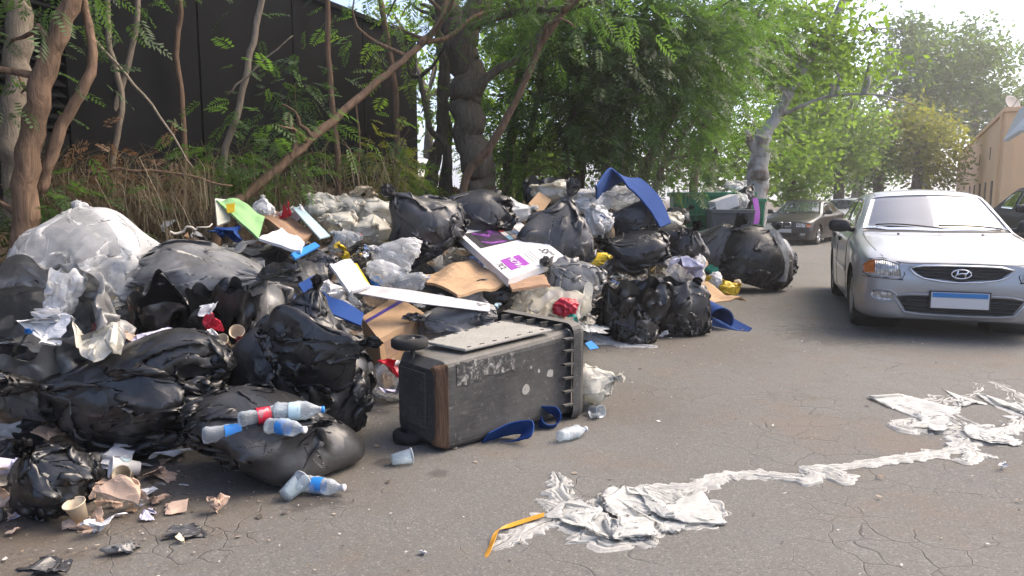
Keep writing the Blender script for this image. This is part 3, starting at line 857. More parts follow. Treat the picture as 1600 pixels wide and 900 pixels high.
for i, (pts, r, lab) in enumerate([
    ([(668, 300, 9.9), (690, 200, 9.9), (693, 100, 9.9), (680, 20, 9.9)], 0.10, 'dark stem just left of the big trunk, forking low down'),
    ([(690, 300, 10.4), (700, 210, 10.4), (688, 130, 10.3), (712, 20, 10.2)], 0.07, 'dark stem close against the left side of the big trunk'),
    ([(700, 240, 9.4), (672, 200, 9.6), (655, 120, 9.7)], 0.05, 'dark stem leaning left towards the end of the black wall')]):
    tree('dark_sapling', lab, [(rooted(pxpath(pts)), [r, r * 0.8, r * 0.6])], [pxcrown(pts[-1][0], pts[-1][1] - 30, pts[-1][2], 70, 60, 0.6, 5, 8)], M['bark_dark'], M['leaf_light'], seed=60 + i, cat='stem', group='dark stems by the big trunk')
# --- feathery trees standing in a thick row behind the pile
hedge = [
    ('feathery_tree', 'feathery tree just right of the big trunk, sunlit light green inside', [(790, 300, 10.5), (800, 200, 10.5), (815, 90, 10.4), (820, 0, 10.3)], [(800, 110, 11.5, 95, 110, 0.7, 30, 18), (840, 10, 10.0, 110, 70, 0.9, 22, 18), (790, 250, 11.6, 45, 60, 0.5, 9, 12)], 'leaf_light'),
    ('feathery_tree', 'feathery dark tree behind the white sacks at the pile top', [(885, 300, 9.8), (890, 220, 9.8), (905, 120, 9.7), (900, 0, 9.6)], [(905, 80, 9.8, 90, 100, 0.8, 34, 20), (880, 190, 9.7, 70, 60, 0.5, 18, 15), (860, 250, 10.3, 45, 40, 0.4, 10, 12)], 'leaf_mid'),
    ('feathery_tree', 'feathery dark tree right behind the blue foam sheet', [(946, 305, 9.6), (950, 230, 9.6), (945, 150, 9.6), (960, 20, 9.5)], [(985, 60, 9.4, 100, 90, 0.8, 36, 20), (960, 165, 9.6, 75, 65, 0.6, 22, 17), (975, 240, 9.9, 55, 35, 0.4, 9, 11)], 'leaf_dark'),
    ('feathery_tree', 'feathery tree with a slanting twin stem left of the green container', [(1000, 300, 10.6), (1030, 220, 10.6), (1065, 150, 10.5), (1075, 40, 10.4)], [(1075, 70, 10.2, 95, 95, 0.8, 36, 20), (1045, 170, 10.5, 80, 60, 0.6, 22, 16), (1060, 250, 11.5, 60, 30, 0.4, 8, 10)], 'leaf_mid'),
    ('feathery_tree', 'feathery tree hanging over the green container', [(1085, 300, 13.0), (1095, 220, 13.0), (1120, 120, 12.8), (1140, 20, 12.6)], [(1130, 50, 12.2, 70, 90, 0.9, 30, 20), (1090, 170, 12.6, 60, 55, 0.7, 20, 16)], 'leaf_mid'),
]
for i, (nm, lab, pts, cr, lf) in enumerate(hedge):
    P = rooted(pxpath(pts))
    P2 = rooted(pxpath([(p[0] + 22 + 8 * k, p[1], p[2] + 0.5) for k, p in enumerate(pts)]))
    tree(nm, lab, [(P, [0.10, 0.08, 0.06, 0.04]), (P2, [0.06, 0.05, 0.04, 0.03])], [pxcrown(*c) for c in cr], M['bark_dark'], M[lf], seed=80 + i, frond_len=0.28, group='feathery trees behind the pile', twigs=6, spread=0.34, down=0.0)
# --- grey pollard and the light crown over it
gp = gnd(1186, 398)
gp.y = 16.0; gp.x = at(1184, 300, 16.0).x
tree('pollard_tree', 'pale grey pollarded tree with cut stubs beside the green containers',
     [(rooted(pxpath([(1180, 320, 16.0), (1186, 260, 16.0), (1190, 225, 16.0), (1196, 205, 16.0)])), [0.27, 0.24, 0.23, 0.15]),
      (pxpath([(1187, 245, 16.0), (1172, 220, 15.9), (1162, 205, 15.8)]), [0.13, 0.09, 0.075]),
      (pxpath([(1193, 215, 16.0), (1225, 160, 16.2), (1262, 95, 16.4), (1310, 20, 16.6), (1330, -60, 16.8)]), [0.13, 0.11, 0.10, 0.08, 0.06]),
      (pxpath([(1210, 185, 16.1), (1290, 152, 16.0), (1370, 148, 15.9), (1430, 165, 15.8)]), [0.045, 0.035, 0.025, 0.012]),
      (pxpath([(1285, 60, 16.5), (1370, 45, 16.3), (1420, 50, 16.2)]), [0.025, 0.018, 0.008])],
     [pxcrown(1215, 40, 16.2, 75, 120, 1.2, 50, 50), pxcrown(1290, 50, 16.5, 85, 75, 1.1, 40, 40), pxcrown(1335, 120, 16.2, 75, 45, 0.8, 20, 24), pxcrown(1225, 130, 17.2, 65, 45, 0.8, 20, 30)],
     M['bark_grey'], M['leaf_light'], kind='leaf', seed=95, leaf_size=0.14, twigs=6, spread=0.3, down=0.5)
# --- trees further along the road
far = [
    ('roadside_tree', 'rounded green roadside tree behind the dark parked saloon', 27, [(1235, 235, 27, 65, 80, 1.6, 46, 56), (1262, 140, 28, 70, 80, 1.5, 40, 50)], 'leaf_light', (1240, 330), 0.26),
    ('roadside_tree', 'dense green roadside tree above the small parked cars', 34, [(1310, 230, 34, 60, 85, 2.0, 46, 56), (1325, 130, 35, 55, 50, 1.8, 20, 40)], 'leaf_light', (1312, 330), 0.28),
    ('roadside_tree', 'dark narrow roadside tree above the silver car roof', 38, [(1375, 235, 38, 50, 75, 1.8, 36, 50)], 'leaf_mid', (1370, 330), 0.30),
    ('roadside_tree', 'yellowing round tree left of the ochre building', 36, [(1435, 235, 36, 64, 68, 2.0, 46, 56), (1440, 190, 36, 40, 40, 1.5, 16, 40)], 'leaf_yellow', (1430, 330), 0.28),
    ('roadside_tree', 'tall hazy tree with a broad crown above the yellowing tree', 52, [(1430, 130, 52, 72, 95, 3.5, 60, 56), (1490, 100, 53, 70, 65, 3.0, 44, 50)], 'leaf_hazy', (1450, 330), 0.45),
    ('roadside_tree', 'tall hazy tree with a stepped crown behind the ochre building', 56, [(1520, 140, 56, 80, 75, 3.5, 60, 50), (1580, 165, 57, 55, 60, 3.0, 32, 44), (1480, 220, 55, 50, 70, 2.5, 24, 40)], 'leaf_hazy', (1530, 330), 0.45),
    ('roadside_tree', 'far green tree at the end of the road above the parked cars', 75, [(1350, 235, 75, 80, 75, 4.0, 44, 50), (1270, 210, 72, 70, 90, 4.0, 44, 50)], 'leaf_light', (1335, 320), 0.65),
]
for i, (nm, lab, Y, cr, lf, bp, ls) in enumerate(far):
    b = at(bp[0], bp[1], Y); b.z = zg(b.x, b.y)
    c0 = at(cr[0][0], cr[0][1], Y)
    tree(nm, lab, [([b, Vector((b.x * 0.5 + c0.x * 0.5, Y, b.z * 0.5 + c0.z * 0.5)), c0], [0.010 * Y ** 0.95, 0.008 * Y ** 0.95, 0.004 * Y])], [pxcrown(*(c[:7] + (int(c[7] * 1.7),))) for c in cr], M['bark_dark'], M[lf], kind='leaf', seed=110 + i, leaf_size=ls * 0.75, twigs=8, spread=0.018 * Y * 0.75, down=0.25, group='trees along the road')
# --- sunlit growth seen through the gaps behind the pile
back = [
    ('background_tree', 'sunlit tree glimpsed left of the big trunk beyond the black wall', 20, [(670, 150, 20, 60, 110, 1.6, 18, 30), (640, 30, 22, 110, 50, 1.6, 12, 22)], 'leaf_light', 0.17),
    ('background_tree', 'sunlit bright green tree seen right of the big trunk', 19, [(800, 140, 19, 85, 130, 1.5, 40, 44), (830, 245, 18, 80, 50, 1.2, 28, 38)], 'leaf_light', 0.16),
    ('background_tree', 'deep green tree filling the gap behind the feathery trees', 21, [(960, 120, 21, 110, 130, 1.6, 44, 44), (940, 245, 20, 110, 50, 1.2, 34, 40), (1040, 240, 19, 70, 50, 1.2, 24, 40)], 'leaf_mid', 0.17),
    ('background_tree', 'green tree behind the containers and the pollarded tree', 24, [(1110, 150, 24, 100, 130, 1.8, 50, 50), (1130, 250, 23, 100, 50, 1.2, 36, 40), (1220, 250, 24, 50, 60, 1.2, 24, 40)], 'leaf_light', 0.19),
]
for i, (nm, lab, Y, cr, lf, ls) in enumerate(back):
    b = at(cr[0][0], 330, Y); b.z = zg(b.x, b.y)
    c0 = at(cr[0][0], cr[0][1], Y)
    tree(nm, lab, [([b, (b + c0) / 2, c0], [0.16, 0.14, 0.06])], [pxcrown(*c) for c in cr], M['bark_dark'], M[lf], kind='leaf', seed=140 + i, leaf_size=ls, twigs=6, spread=0.3, down=0.3, group='trees glimpsed behind the pile')

# --- undergrowth on the bank
under = [
    ((85, 330), 5.4, 70, 50, 'leaf_dark', 'low ferny shrub behind the huge clear sack', 7), ((150, 275), 6.2, 70, 40, 'leaf_dry', 'dead brown shrub under the louvres of the black wall', 6), ((255, 285), 6.5, 70, 35, 'leaf_dry', 'dead brown shrub at the foot of the black wall, left of the leaning trunk', 6),
    ((360, 250), 6.6, 60, 50, 'leaf_mid', 'green shrub left of the foot of the leaning trunk', 8), ((430, 255), 6.9, 60, 50, 'leaf_mid', 'green shrub right of the foot of the leaning trunk', 9), ((500, 235), 7.8, 60, 60, 'leaf_dark', 'dark shrub below the leaning trunk before the black wall', 5),
    ((590, 260), 8.0, 40, 45, 'leaf_yellow', 'yellowing shrub by the end of the black wall', 14), ((640, 285), 8.2, 45, 30, 'leaf_light', 'bright small shrub left of the big trunk', 14), ((820, 265), 9.2, 50, 35, 'leaf_light', 'bright shrub right of the big trunk behind the pile', 16), ((460, 130), 7.6, 50, 60, 'leaf_dark', 'hanging dark foliage above the leaning trunk', 7)]
for i, ((px, py), Y, rx, ry, lf, lab, ncl) in enumerate(under):
    c = at(px, py, Y); b = Vector((c.x, c.y, min(zg(c.x, c.y), c.z)))
    tree('shrub', lab, [([b - Vector((0, 0, 0.05)), b * 0.5 + c * 0.5 + Vector((0.03, 0, 0)), c], [0.014, 0.011, 0.006])], [pxcrown(px, py, Y, rx, ry, 0.35, ncl, 9)], M['bark_brown'], M[lf], seed=170 + i, frond_len=0.19, twigs=4, spread=0.16, cat='shrub', group='undergrowth on the bank')
# --- dry grass and hanging dead stalks
rs = np.random.RandomState(9)
Q = []
for _ in range(4200):
    if rs.rand() < 0.5: px, py, Y = rs.uniform(40, 330), rs.uniform(250, 340), rs.uniform(5.6, 6.8)
    elif rs.rand() < 0.6: px, py, Y = rs.uniform(300, 640), rs.uniform(230, 310), rs.uniform(6.6, 8.6)
    else: px, py, Y = rs.uniform(760, 1080), rs.uniform(210, 300), rs.uniform(8.9, 10.5)
    p = at(px, py, Y); z0 = zg(p.x, p.y)
    base = np.array([p.x, p.y, z0 - 0.02 if rs.rand() < 0.6 else max(z0, p.z - 0.3)])
    a = rs.uniform(0, 2 * PI); h = rs.uniform(0.2, 0.6); ln = rs.uniform(0.05, 0.5)
    d = np.array([math.cos(a) * ln, math.sin(a) * ln, h]); wd = np.array([-math.sin(a), math.cos(a), 0]) * rs.uniform(0.0015, 0.004)
    p1 = base + d * 0.5 + np.array([0, 0, 0.08]); p2 = base + d + np.array([d[0], d[1], -0.25 * h]) * 0.6
    Q += [[base - wd, base + wd, p1 + wd, p1 - wd], [p1 - wd, p1 + wd, p2 + wd * .3, p2 - wd * .3]]
o = fast_quads('dry_grass', np.array(Q).reshape(-1, 3), len(Q), M['straw']); tag(o, 'dry straw coloured grass and dead stalks on the bank', 'grass', kind='stuff')
# --- leaf litter on the bank
n = 16000
X_ = rs.uniform(-7, 4, n); Y_ = rs.uniform(3.5, 13, n); sd_ = side_dist(X_, Y_); k_ = (sd_ > 0.3) & (sd_ < 5)
X_, Y_ = X_[k_], Y_[k_]; Z_ = zground(X_, Y_) + rs.uniform(0.005, 0.04, len(X_))
s = rs.uniform(0.03, 0.10, len(X_))
o = fast_quads('leaf_litter', leaf_quads(np.stack([X_, Y_, Z_], -1), s, rs, 0.55, 0.35).reshape(-1, 3), len(X_), M['leaf_dry']); tag(o, 'brown fallen leaves covering the bank', 'leaves', kind='stuff')
# --- fallen and dead branches
for pts, r, m, lab in [
    ([(140, 55, 6.0), (205, 125, 6.0), (260, 195, 5.95), (303, 265, 5.9)], 0.014, 'bark_pale', 'long dead stick slanting down to the right before the black wall'),
    ([(135, 272, 6.0), (210, 266, 6.0), (290, 275, 6.0), (365, 292, 6.05)], 0.016, 'bark_brown', 'dead branch lying level on the bank'),
    ([(268, 364, 5.3), (300, 358, 5.35), (332, 352, 5.4)], 0.010, 'paper', 'thin white stick lying beside the huge clear sack'),
    ([(355, 150, 6.8), (400, 105, 6.8), (460, 58, 6.8)], 0.010, 'bark_pale', 'thin forked twig rising right of the pale grey stem')]:
    P_ = pxpath(pts); Qp, rr_ = wiggle(P_, 14, 0.012, rs, [r, r * 0.8, r * 0.5])
    if m == 'paper': mt = M['plaster_pale']
    else: mt = M[m]
    o = MB().tube([Vector(tuple(q)) - P_[0] for q in Qp], list(rr_), 6).build('dead_branch', mt, None, True); o.location = P_[0]
    tag(o, lab, 'branch', 'dead branches on the bank')
# ------------------------------------------------------------------ cars
def pchip(xs, ys, xq):
    xs = np.asarray(xs, float); ys = np.asarray(ys, float)
    h = np.diff(xs); d = np.diff(ys, axis=0) / h.reshape(-1, *([1] * (ys.ndim - 1)))
    m = np.zeros_like(ys)
    w1 = (2 * h[1:] + h[:-1]).reshape(-1, *([1] * (ys.ndim - 1))); w2 = (h[1:] + 2 * h[:-1]).reshape(-1, *([1] * (ys.ndim - 1)))
    with np.errstate(divide='ignore', invalid='ignore'):
        hm = (w1 + w2) / (w1 / d[:-1] + w2 / d[1:])
    m[1:-1] = np.where(d[:-1] * d[1:] > 0, hm, 0)
    m[0] = d[0]; m[-1] = d[-1]
    i = np.clip(np.searchsorted(xs, xq, 'right') - 1, 0, len(xs) - 2)
    hh = h[i]; t = (xq - xs[i]) / hh
    sh = (-1,) + (1,) * (ys.ndim - 1)
    t = t.reshape(sh); hh = hh.reshape(sh)
    return ys[i] * (2 * t ** 3 - 3 * t ** 2 + 1) + m[i] * hh * (t ** 3 - 2 * t ** 2 + t) + ys[i + 1] * (-2 * t ** 3 + 3 * t ** 2) + m[i + 1] * hh * (t ** 3 - t ** 2)
#        l     z0   w1    w2   z2    w3    z3    w4   z4    w5   z5    w6   z6    z7
CAR = [(0.00, .20, .36, .46, .225, .54, .40, .55, .58, .53, .655, .34, .695, .70),
       (0.04, .18, .52, .62, .21, .685, .41, .67, .59, .64, .675, .42, .725, .735),
       (0.13, .17, .64, .735, .20, .775, .43, .755, .62, .72, .705, .48, .755, .768),
       (0.32, .17, .72, .79, .20, .822, .47, .805, .68, .765, .765, .52, .81, .825),
       (0.80, .17, .76, .81, .20, .835, .52, .82, .765, .775, .85, .53, .89, .905),
       (1.08, .17, .76, .81, .20, .835, .54, .825, .79, .772, .885, .55, .93, .945),
       (1.25, .17, .76, .81, .20, .835, .54, .826, .80, .765, .905, .715, .945, 1.030),
       (1.50, .17, .76, .81, .20, .837, .55, .827, .81, .762, .922, .665, 1.068, 1.158),
       (1.70, .17, .76, .81, .20, .838, .55, .827, .815, .760, .930, .622, 1.175, 1.258),
       (1.88, .17, .76, .81, .20, .838, .55, .827, .82, .758, .935, .585, 1.268, 1.342),
       (2.00, .17, .76, .81, .20, .838, .55, .827, .82, .757, .937, .568, 1.308, 1.370),
       (2.35, .17, .76, .81, .20, .838, .55, .827, .825, .756, .945, .562, 1.338, 1.398),
       (2.75, .17, .76, .81, .20, .836, .55, .826, .83, .754, .955, .562, 1.328, 1.386),
       (2.98, .17, .76, .81, .20, .834, .55, .824, .835, .752, .960, .570, 1.288, 1.348),
       (3.20, .17, .76, .81, .20, .832, .55, .822, .84, .750, .965, .605, 1.190, 1.250),
       (3.45, .18, .75, .805, .21, .828, .55, .818, .84, .745, .968, .660, 1.072, 1.120),
       (3.62, .19, .74, .80, .22, .822, .55, .812, .84, .740, .968, .680, 1.000, 1.020),
       (3.90, .21, .72, .78, .24, .805, .56, .795, .83, .725, .955, .520, .980, .985),
       (4.15, .25, .66, .73, .28, .765, .56, .755, .82, .690, .930, .470, .955, .962),
       (4.26, .32, .50, .58, .34, .640, .56, .640, .78, .590, .870, .400, .895, .900)]
def car_paint(name, col, metal=0.6, rough=0.32, coat=0.7):
    k = NT(name); co = k.coord()
    n = k.noise(co, 3, 5, 0.6); fl = k.noise(co, 900, 1, 0.5)
    z = k.n('ShaderNodeSeparateXYZ', i_Vector=k.coord()).outputs[2]
    dirt = k.math('MULTIPLY', k.ramp(z, [(0.15, 1), (0.55, 0)]), k.ramp(n, [(0.3, 0), (0.7, 0.55)]))
    c = k.mix(k.math('MULTIPLY', fl, 0.25), col, tuple(x * 0.7 for x in col))
    c = k.mix(dirt, c, (0.16, 0.14, 0.12))
    return k.done(k.bsdf(Base_Color=c, Metallic=metal, Roughness=k.math('ADD', rough, k.math('MULTIPLY', n, 0.12)), Coat_Weight=coat, Coat_Roughness=0.06))
M['silver'] = car_paint('silver_paint', (0.38, 0.385, 0.39), 0.6, 0.34)
M['night'] = car_paint('dark_paint', (0.006, 0.006, 0.007), 0.0, 0.35, 0.25)
M['white_car'] = car_paint('white_car_paint', (0.55, 0.56, 0.57), 0.0, 0.3)
M['grey_car'] = car_paint('grey_car_paint', (0.20, 0.21, 0.22), 0.4, 0.3)
M['matt_dark'] = simple('dull_dark_paint', (0.012, 0.013, 0.013), 0.6, 0, 0.3, 8, spec=0.15)
M['rubber'] = simple('rubber', (0.016, 0.016, 0.016), 0.85, 0, 0.3, 20)
M['trim'] = simple('black_trim', (0.018, 0.018, 0.019), 0.5, 0, 0.2, 20)
M['alloy'] = simple('alloy', (0.42, 0.42, 0.42), 0.35, 0.85, 0.1)
M['chrome'] = simple('chrome', (0.75, 0.76, 0.77), 0.12, 1.0, 0.03)
M['plate'] = simple('plate_white', (0.62, 0.60, 0.57), 0.5, 0, 0.04)
M['plate_blue'] = simple('plate_blue', (0.03, 0.19, 0.45), 0.45, 0, 0.04)
M['amber'] = simple('amber_lens', (0.55, 0.16, 0.04), 0.12, 0, 0.2, 30)
M['tail_red'] = simple('red_lens', (0.35, 0.02, 0.02), 0.15)
def glassmat(name, col, rough=0.03):
    k = NT(name); co = k.coord()
    n = k.noise(co, 2.0, 3, 0.5)
    return k.done(k.bsdf(Base_Color=k.mix(n, col, tuple(x * 0.5 for x in col)), Roughness=rough, Specular_IOR_Level=0.9, Coat_Weight=1.0, Coat_Roughness=0.02, Coat_IOR=1.45))
M['screen'] = glassmat('windscreen', (0.035, 0.05, 0.07))
M['side_glass'] = glassmat('side_glass', (0.014, 0.018, 0.018))
def lampmat():
    k = NT('lamp_lens'); co = k.coord('Object')
    v = k.voro(co, 26, 'F1'); w = k.n('ShaderNodeTexWave', i_Vector=co, i_Scale=22.0, i_Distortion=3.0).outputs[1]
    c = k.mix(k.ramp(v, [(0.2, 0), (0.6, 1)]), (0.80, 0.80, 0.78), (0.32, 0.32, 0.31))
    return k.done(k.bsdf(Base_Color=c, Metallic=0.55, Roughness=0.2, Normal=k.bump(w, 0.5, 0.01), Coat_Weight=1.0, Coat_Roughness=0.02))
M['lamp'] = lampmat()
def build_car(name, label, loc, heading, paint, front='oval', sL=1.0, sW=1.0, sH=1.0, detail=True, group=None, hoodflat=0.0):
    """nose at the origin pointing along -Y (local); heading rotates it"""
    root = empty(name, loc, heading, label, 'car', group)
    T = np.array(CAR); L = T[-1, 0]
    ls = np.unique(np.concatenate([np.linspace(0, 0.4, 26 if detail else 14), np.linspace(0.4, L - 0.3, 150 if detail else 70), np.linspace(L - 0.3, L, 14)]))
    S = pchip(T[:, 0], T[:, 1:], ls)
    nS = len(ls)
    z0, w1, w2, z2, w3, z3, w4, z4, w5, z5, w6, z6, z7 = S.T
    ctrl = np.stack([np.stack([0 * z0, z0], -1), np.stack([w1, z0], -1), np.stack([w2, z2], -1), np.stack([w3, z3], -1), np.stack([w4, z4], -1), np.stack([w5, z5], -1), np.stack([w6, z6], -1), np.stack([w6 * 0.5, z6 + (z7 - z6) * 0.78], -1), np.stack([0 * z7, z7], -1)], 1)
    cs = np.linspace(0, 8, 57 if detail else 33)
    sec = pchip(np.arange(9), ctrl.transpose(1, 0, 2).reshape(9, -1), cs).reshape(len(cs), nS, 2)
    nc = len(cs)
    V = np.zeros((nS, nc, 3)); V[..., 0] = sec[..., 0].T; V[..., 2] = sec[..., 1].T; V[..., 1] = ls[:, None]
    WR, AX = 0.292, (0.80, 3.24)
    AR = 0.345
    F = []
    idx = np.arange(nS * nc).reshape(nS, nc)
    inside = np.zeros((nS, nc), bool)
    for ax in AX:
        dl = V[..., 1] - ax; dz = V[..., 2] - WR
        r = np.hypot(dl, dz)
        ins = (r < AR) & (V[..., 0] > 0.30) & (V[..., 2] < 0.75)
        inside |= ins
        # snap the inner ring onto the arch circle
        nb = np.zeros_like(ins)
        for a, b in ((0, 1), (0, -1), (1, 1), (1, -1)): nb |= ~np.roll(ins, b, a)
        ring = ins & nb & (r > AR * 0.6)
        f = AR / np.maximum(r, 1e-6)
        V[..., 1] = np.where(ring, ax + dl * f, V[..., 1]); V[..., 2] = np.where(ring, np.maximum(WR + dz * f, V[..., 2] * 0 + 0.17), V[..., 2])
        inside &= ~ring
    q = grid_faces(nS, nc, False)
    ok = ~inside.ravel()[q].any(1)
    q = q[ok]
    V[..., 0] *= sW; V[..., 1] *= sL; V[..., 2] *= sH
    Vr = V.reshape(-1, 3); Vl = Vr * np.array([-1, 1, 1])
    n = len(Vr)
    faces = [tuple(f[::-1]) for f in q.tolist()] + [tuple(i + n for i in f) for f in q.tolist()]
    faces.append(tuple(list(idx[0][::1]) + [i + n for i in idx[0][-2:0:-1]]))
    faces.append(tuple(list(idx[-1][::-1]) + [i + n for i in idx[-1][1:-1]]))
    bm = bmesh.new()
    bv = [bm.verts.new(p) for p in np.concatenate([Vr, Vl]).tolist()]
    for f in faces:
        try: bm.faces.new([bv[i] for i in f])
        except ValueError: pass
    bmesh.ops.remove_doubles(bm, verts=bm.verts, dist=1e-4)
    bmesh.ops.delete(bm, geom=[v for v in bm.verts if not v.link_faces], context='VERTS')
    bmesh.ops.recalc_face_normals(bm, faces=bm.faces)
    for f in bm.faces: f.smooth = True
    bvh = BVHTree.FromBMesh(bm)
    me = bpy.data.meshes.new('body'); bm.to_mesh(me); bm.free(); me.materials.append(paint)
    body = bpy.data.objects.new('body', me); COL.objects.link(body); body.parent = root
    def hit(p, d):
        h = bvh.ray_cast(Vector(p), Vector(d)); return h
    def proj(view, a, b):
        if view == 'front': return hit((a * sW, -2, b * sH), (0, 1, 0))
        if view == 'rear': return hit((a * sW, 8, b * sH), (0, -1, 0))
        if view == 'right': return hit((-3, a * sL, b * sH), (1, 0, 0))
        if view == 'left': return hit((3, a * sL, b * sH), (-1, 0, 0))
        return hit((a * sW, b * sL, 4), (0, 0, -1))
    def patch(nm, view, top, bot, mat, off=0.004, m=6, n=14, parent=root, skirt=0.015, bulge=0.0):
        def res(P):
            P = np.array(P, float); t = np.concatenate([[0], np.cumsum(np.linalg.norm(np.diff(P, axis=0), axis=1))])
            return np.stack([np.interp(np.linspace(0, t[-1], n), t, P[:, i]) for i in (0, 1)], -1)
        A, B = res(top), res(bot)
        G = np.zeros((m + 1, n, 3)); ok = True
        for i in range(m + 1):
            f = i / m
            for j in range(n):
                a, b = A[j] * (1 - f) + B[j] * f
                h = proj(view, a, b)
                if h[0] is None: return None
                e = off + bulge * math.sin(PI * f) * math.sin(PI * j / (n - 1))
                G[i, j] = h[0] + h[1] * e
        Vv = G.reshape(-1, 3); Ff = [tuple(f) for f in grid_faces(m + 1, n, False).tolist()]
        # skirt round the edge so the piece has thickness
        loop = [(0, j) for j in range(n)] + [(i, n - 1) for i in range(1, m + 1)] + [(m, j) for j in range(n - 2, -1, -1)] + [(i, 0) for i in range(m - 1, 0, -1)]
        dv = {'front': (0, 1, 0), 'rear': (0, -1, 0), 'right': (1, 0, 0), 'left': (-1, 0, 0), 'top': (0, 0, -1)}[view]
        base = len(Vv); Vv = list(map(tuple, Vv)) + [tuple(Vector(G[i, j]) + Vector(dv) * skirt) for i, j in loop]
        k = len(loop)
        for t in range(k):
            i, j = loop[t]; i2, j2 = loop[(t + 1) % k]
            Ff.append((i * n + j, i2 * n + j2, base + (t + 1) % k, base + t))
        o = mesh_obj(nm, Vv, Ff, mat, parent, True)
        return o
    def line(nm, view, pts, wid, mat, off=0.003, parent=root):
        P = []
        for a, b in pts:
            h = proj(view, a, b)
            if h[0] is None: continue
            P.append(h[0] + h[1] * off)
        if len(P) < 2: return
        return MB().tube(P, wid, 5).build(nm, mat, parent, True)
    def lin(p, q, k=12): return [(p[0] + (q[0] - p[0]) * t / k, p[1] + (q[1] - p[1]) * t / k) for t in range(k + 1)]
    # glass
    patch('windscreen', 'top', [(-.54, 1.90), (-.3, 1.86), (0, 1.85), (.3, 1.86), (.54, 1.90)], [(-.685, 1.30), (-.45, 1.16), (0, 1.105), (.45, 1.16), (.685, 1.30)], M['screen'], 0.004, 12, 22)
    patch('rear_window', 'top', [(-.52, 3.02), (0, 2.98), (.52, 3.02)], [(-.62, 3.50), (0, 3.58), (.62, 3.50)], M['side_glass'], 0.004, 8, 14)
    for sd in ('right', 'left'):
        patch('side_window', sd, [(1.50, 1.00), (1.72, 1.14), (1.98, 1.275), (2.36, 1.295)], [(1.44, .955), (1.7, .963), (2.0, .965), (2.38, .972)], M['side_glass'], 0.004, 6, 14)
        patch('side_window', sd, [(2.46, 1.295), (2.75, 1.285), (2.95, 1.235), (3.10, 1.14)], [(2.46, .975), (2.7, .98), (2.95, .985), (3.16, .992)], M['side_glass'], 0.004, 6, 14)
        if detail:
            d1 = line('door_gap', sd, lin((1.30, .25), (1.28, .55)) + lin((1.28, .55), (1.40, .93)), 0.004, M['trim'], 0.0)
            line('door_gap', sd, lin((2.41, .24), (2.41, .95), 16), 0.004, M['trim'], 0.0)
            line('door_gap', sd, lin((3.28, .62), (3.30, .75)) + lin((3.30, .75), (3.22, .96)), 0.004, M['trim'], 0.0)
            line('sill_gap', sd, lin((1.30, .25), (2.92, .25), 20), 0.004, M['trim'], 0.0)
            patch('rubbing_strip', sd, [(1.36, .535), (2.38, .545)], [(1.36, .495), (2.38, .505)], paint, 0.010, 2, 14)
            patch('rubbing_strip', sd, [(2.44, .545), (2.85, .55)], [(2.44, .505), (2.85, .51)], paint, 0.010, 2, 8)
            patch('door_handle', sd, [(2.18, .835), (2.34, .835)], [(2.18, .79), (2.34, .79)], M['trim'], 0.018, 2, 6)
            patch('door_handle', sd, [(3.02, .845), (3.18, .845)], [(3.02, .80), (3.18, .80)], M['trim'], 0.018, 2, 6)
        sx = -1 if sd == 'right' else 1
        # mirror: rounded shell and arm
        mb = MB()
        prof = []
        for i in range(9):
            t = i / 8; a = PI * t
            rr = math.sin(a) ** 0.55
            for kx in range(12):
                b = 2 * PI * kx / 12
                ex = 0.115 * rr * (abs(math.cos(b)) ** 0.7) * (1 if math.cos(b) > 0 else -1); ez = 0.075 * rr * (abs(math.sin(b)) ** 0.7) * (1 if math.sin(b) > 0 else -1)
                prof.append((sx * (0.905 * sW) + ex, 1.44 * sL - 0.045 * math.cos(a), 0.995 * sH + ez))
        mb.add(prof, [(i * 12 + k2, i * 12 + (k2 + 1) % 12, (i + 1) * 12 + (k2 + 1) % 12, (i + 1) * 12 + k2) for i in range(8) for k2 in range(12)] + [tuple(range(11, -1, -1)), tuple(96 + k2 for k2 in range(12))])
        mb.tube([(sx * .74 * sW, 1.47 * sL, .945 * sH), (sx * .84 * sW, 1.455 * sL, .965 * sH)], 0.03, 8)
        mb.build('wing_mirror', M['trim'], root, True)
    # wheels
    for ax in AX:
        for sx in (-1, 1):
            Mx = Matrix.Translation((sx * 0.725 * sW, ax * sL, WR * (1 if sH < 1.1 else sH))) @ Matrix.Rotation(PI / 2 * sx, 4, 'Y') @ Matrix.Scale(1 if sH < 1.1 else sH, 4)
            ty = MB().lathe([(0.185, -0.08), (0.25, -0.09), (0.283, -0.075), (0.292, -0.05), (0.292, 0.05), (0.283, 0.075), (0.25, 0.09), (0.19, 0.08), (0.185, 0.02)], 36, Mx, cap=False).build('wheel', M['rubber'], root, True)
            rim = MB().lathe([(0.192, 0.082), (0.18, 0.078), (0.172, 0.03), (0.168, -0.02)], 36, Mx, cap=False)
            rim.lathe([(0.001, 0.07), (0.045, 0.066), (0.05, 0.03)], 16, Mx, cap=False)
            for s in range(5):
                a = 2 * PI * s / 5 + 0.3
                for da in (-0.10, 0.10):
                    pa = [Mx @ Vector((r * math.cos(a + da * (1 if r > .1 else 0.6)), r * math.sin(a + da * (1 if r > .1 else 0.6)), z)) for r, z in ((0.04, 0.058), (0.11, 0.062), (0.182, 0.066))]
                    rim.tube(pa, [0.019, 0.015, 0.019], 6)
            rim.build('rim', M['alloy'], ty, True)
            MB().lathe([(0.001, -0.01), (0.17, -0.012)], 20, Mx, cap=False).build('brake_disc', M['rubber'], ty, True)
            Ma = Matrix.Translation((sx * 0.58 * sW, ax * sL, WR * sH)) @ Matrix.Rotation(PI / 2, 4, 'Y')
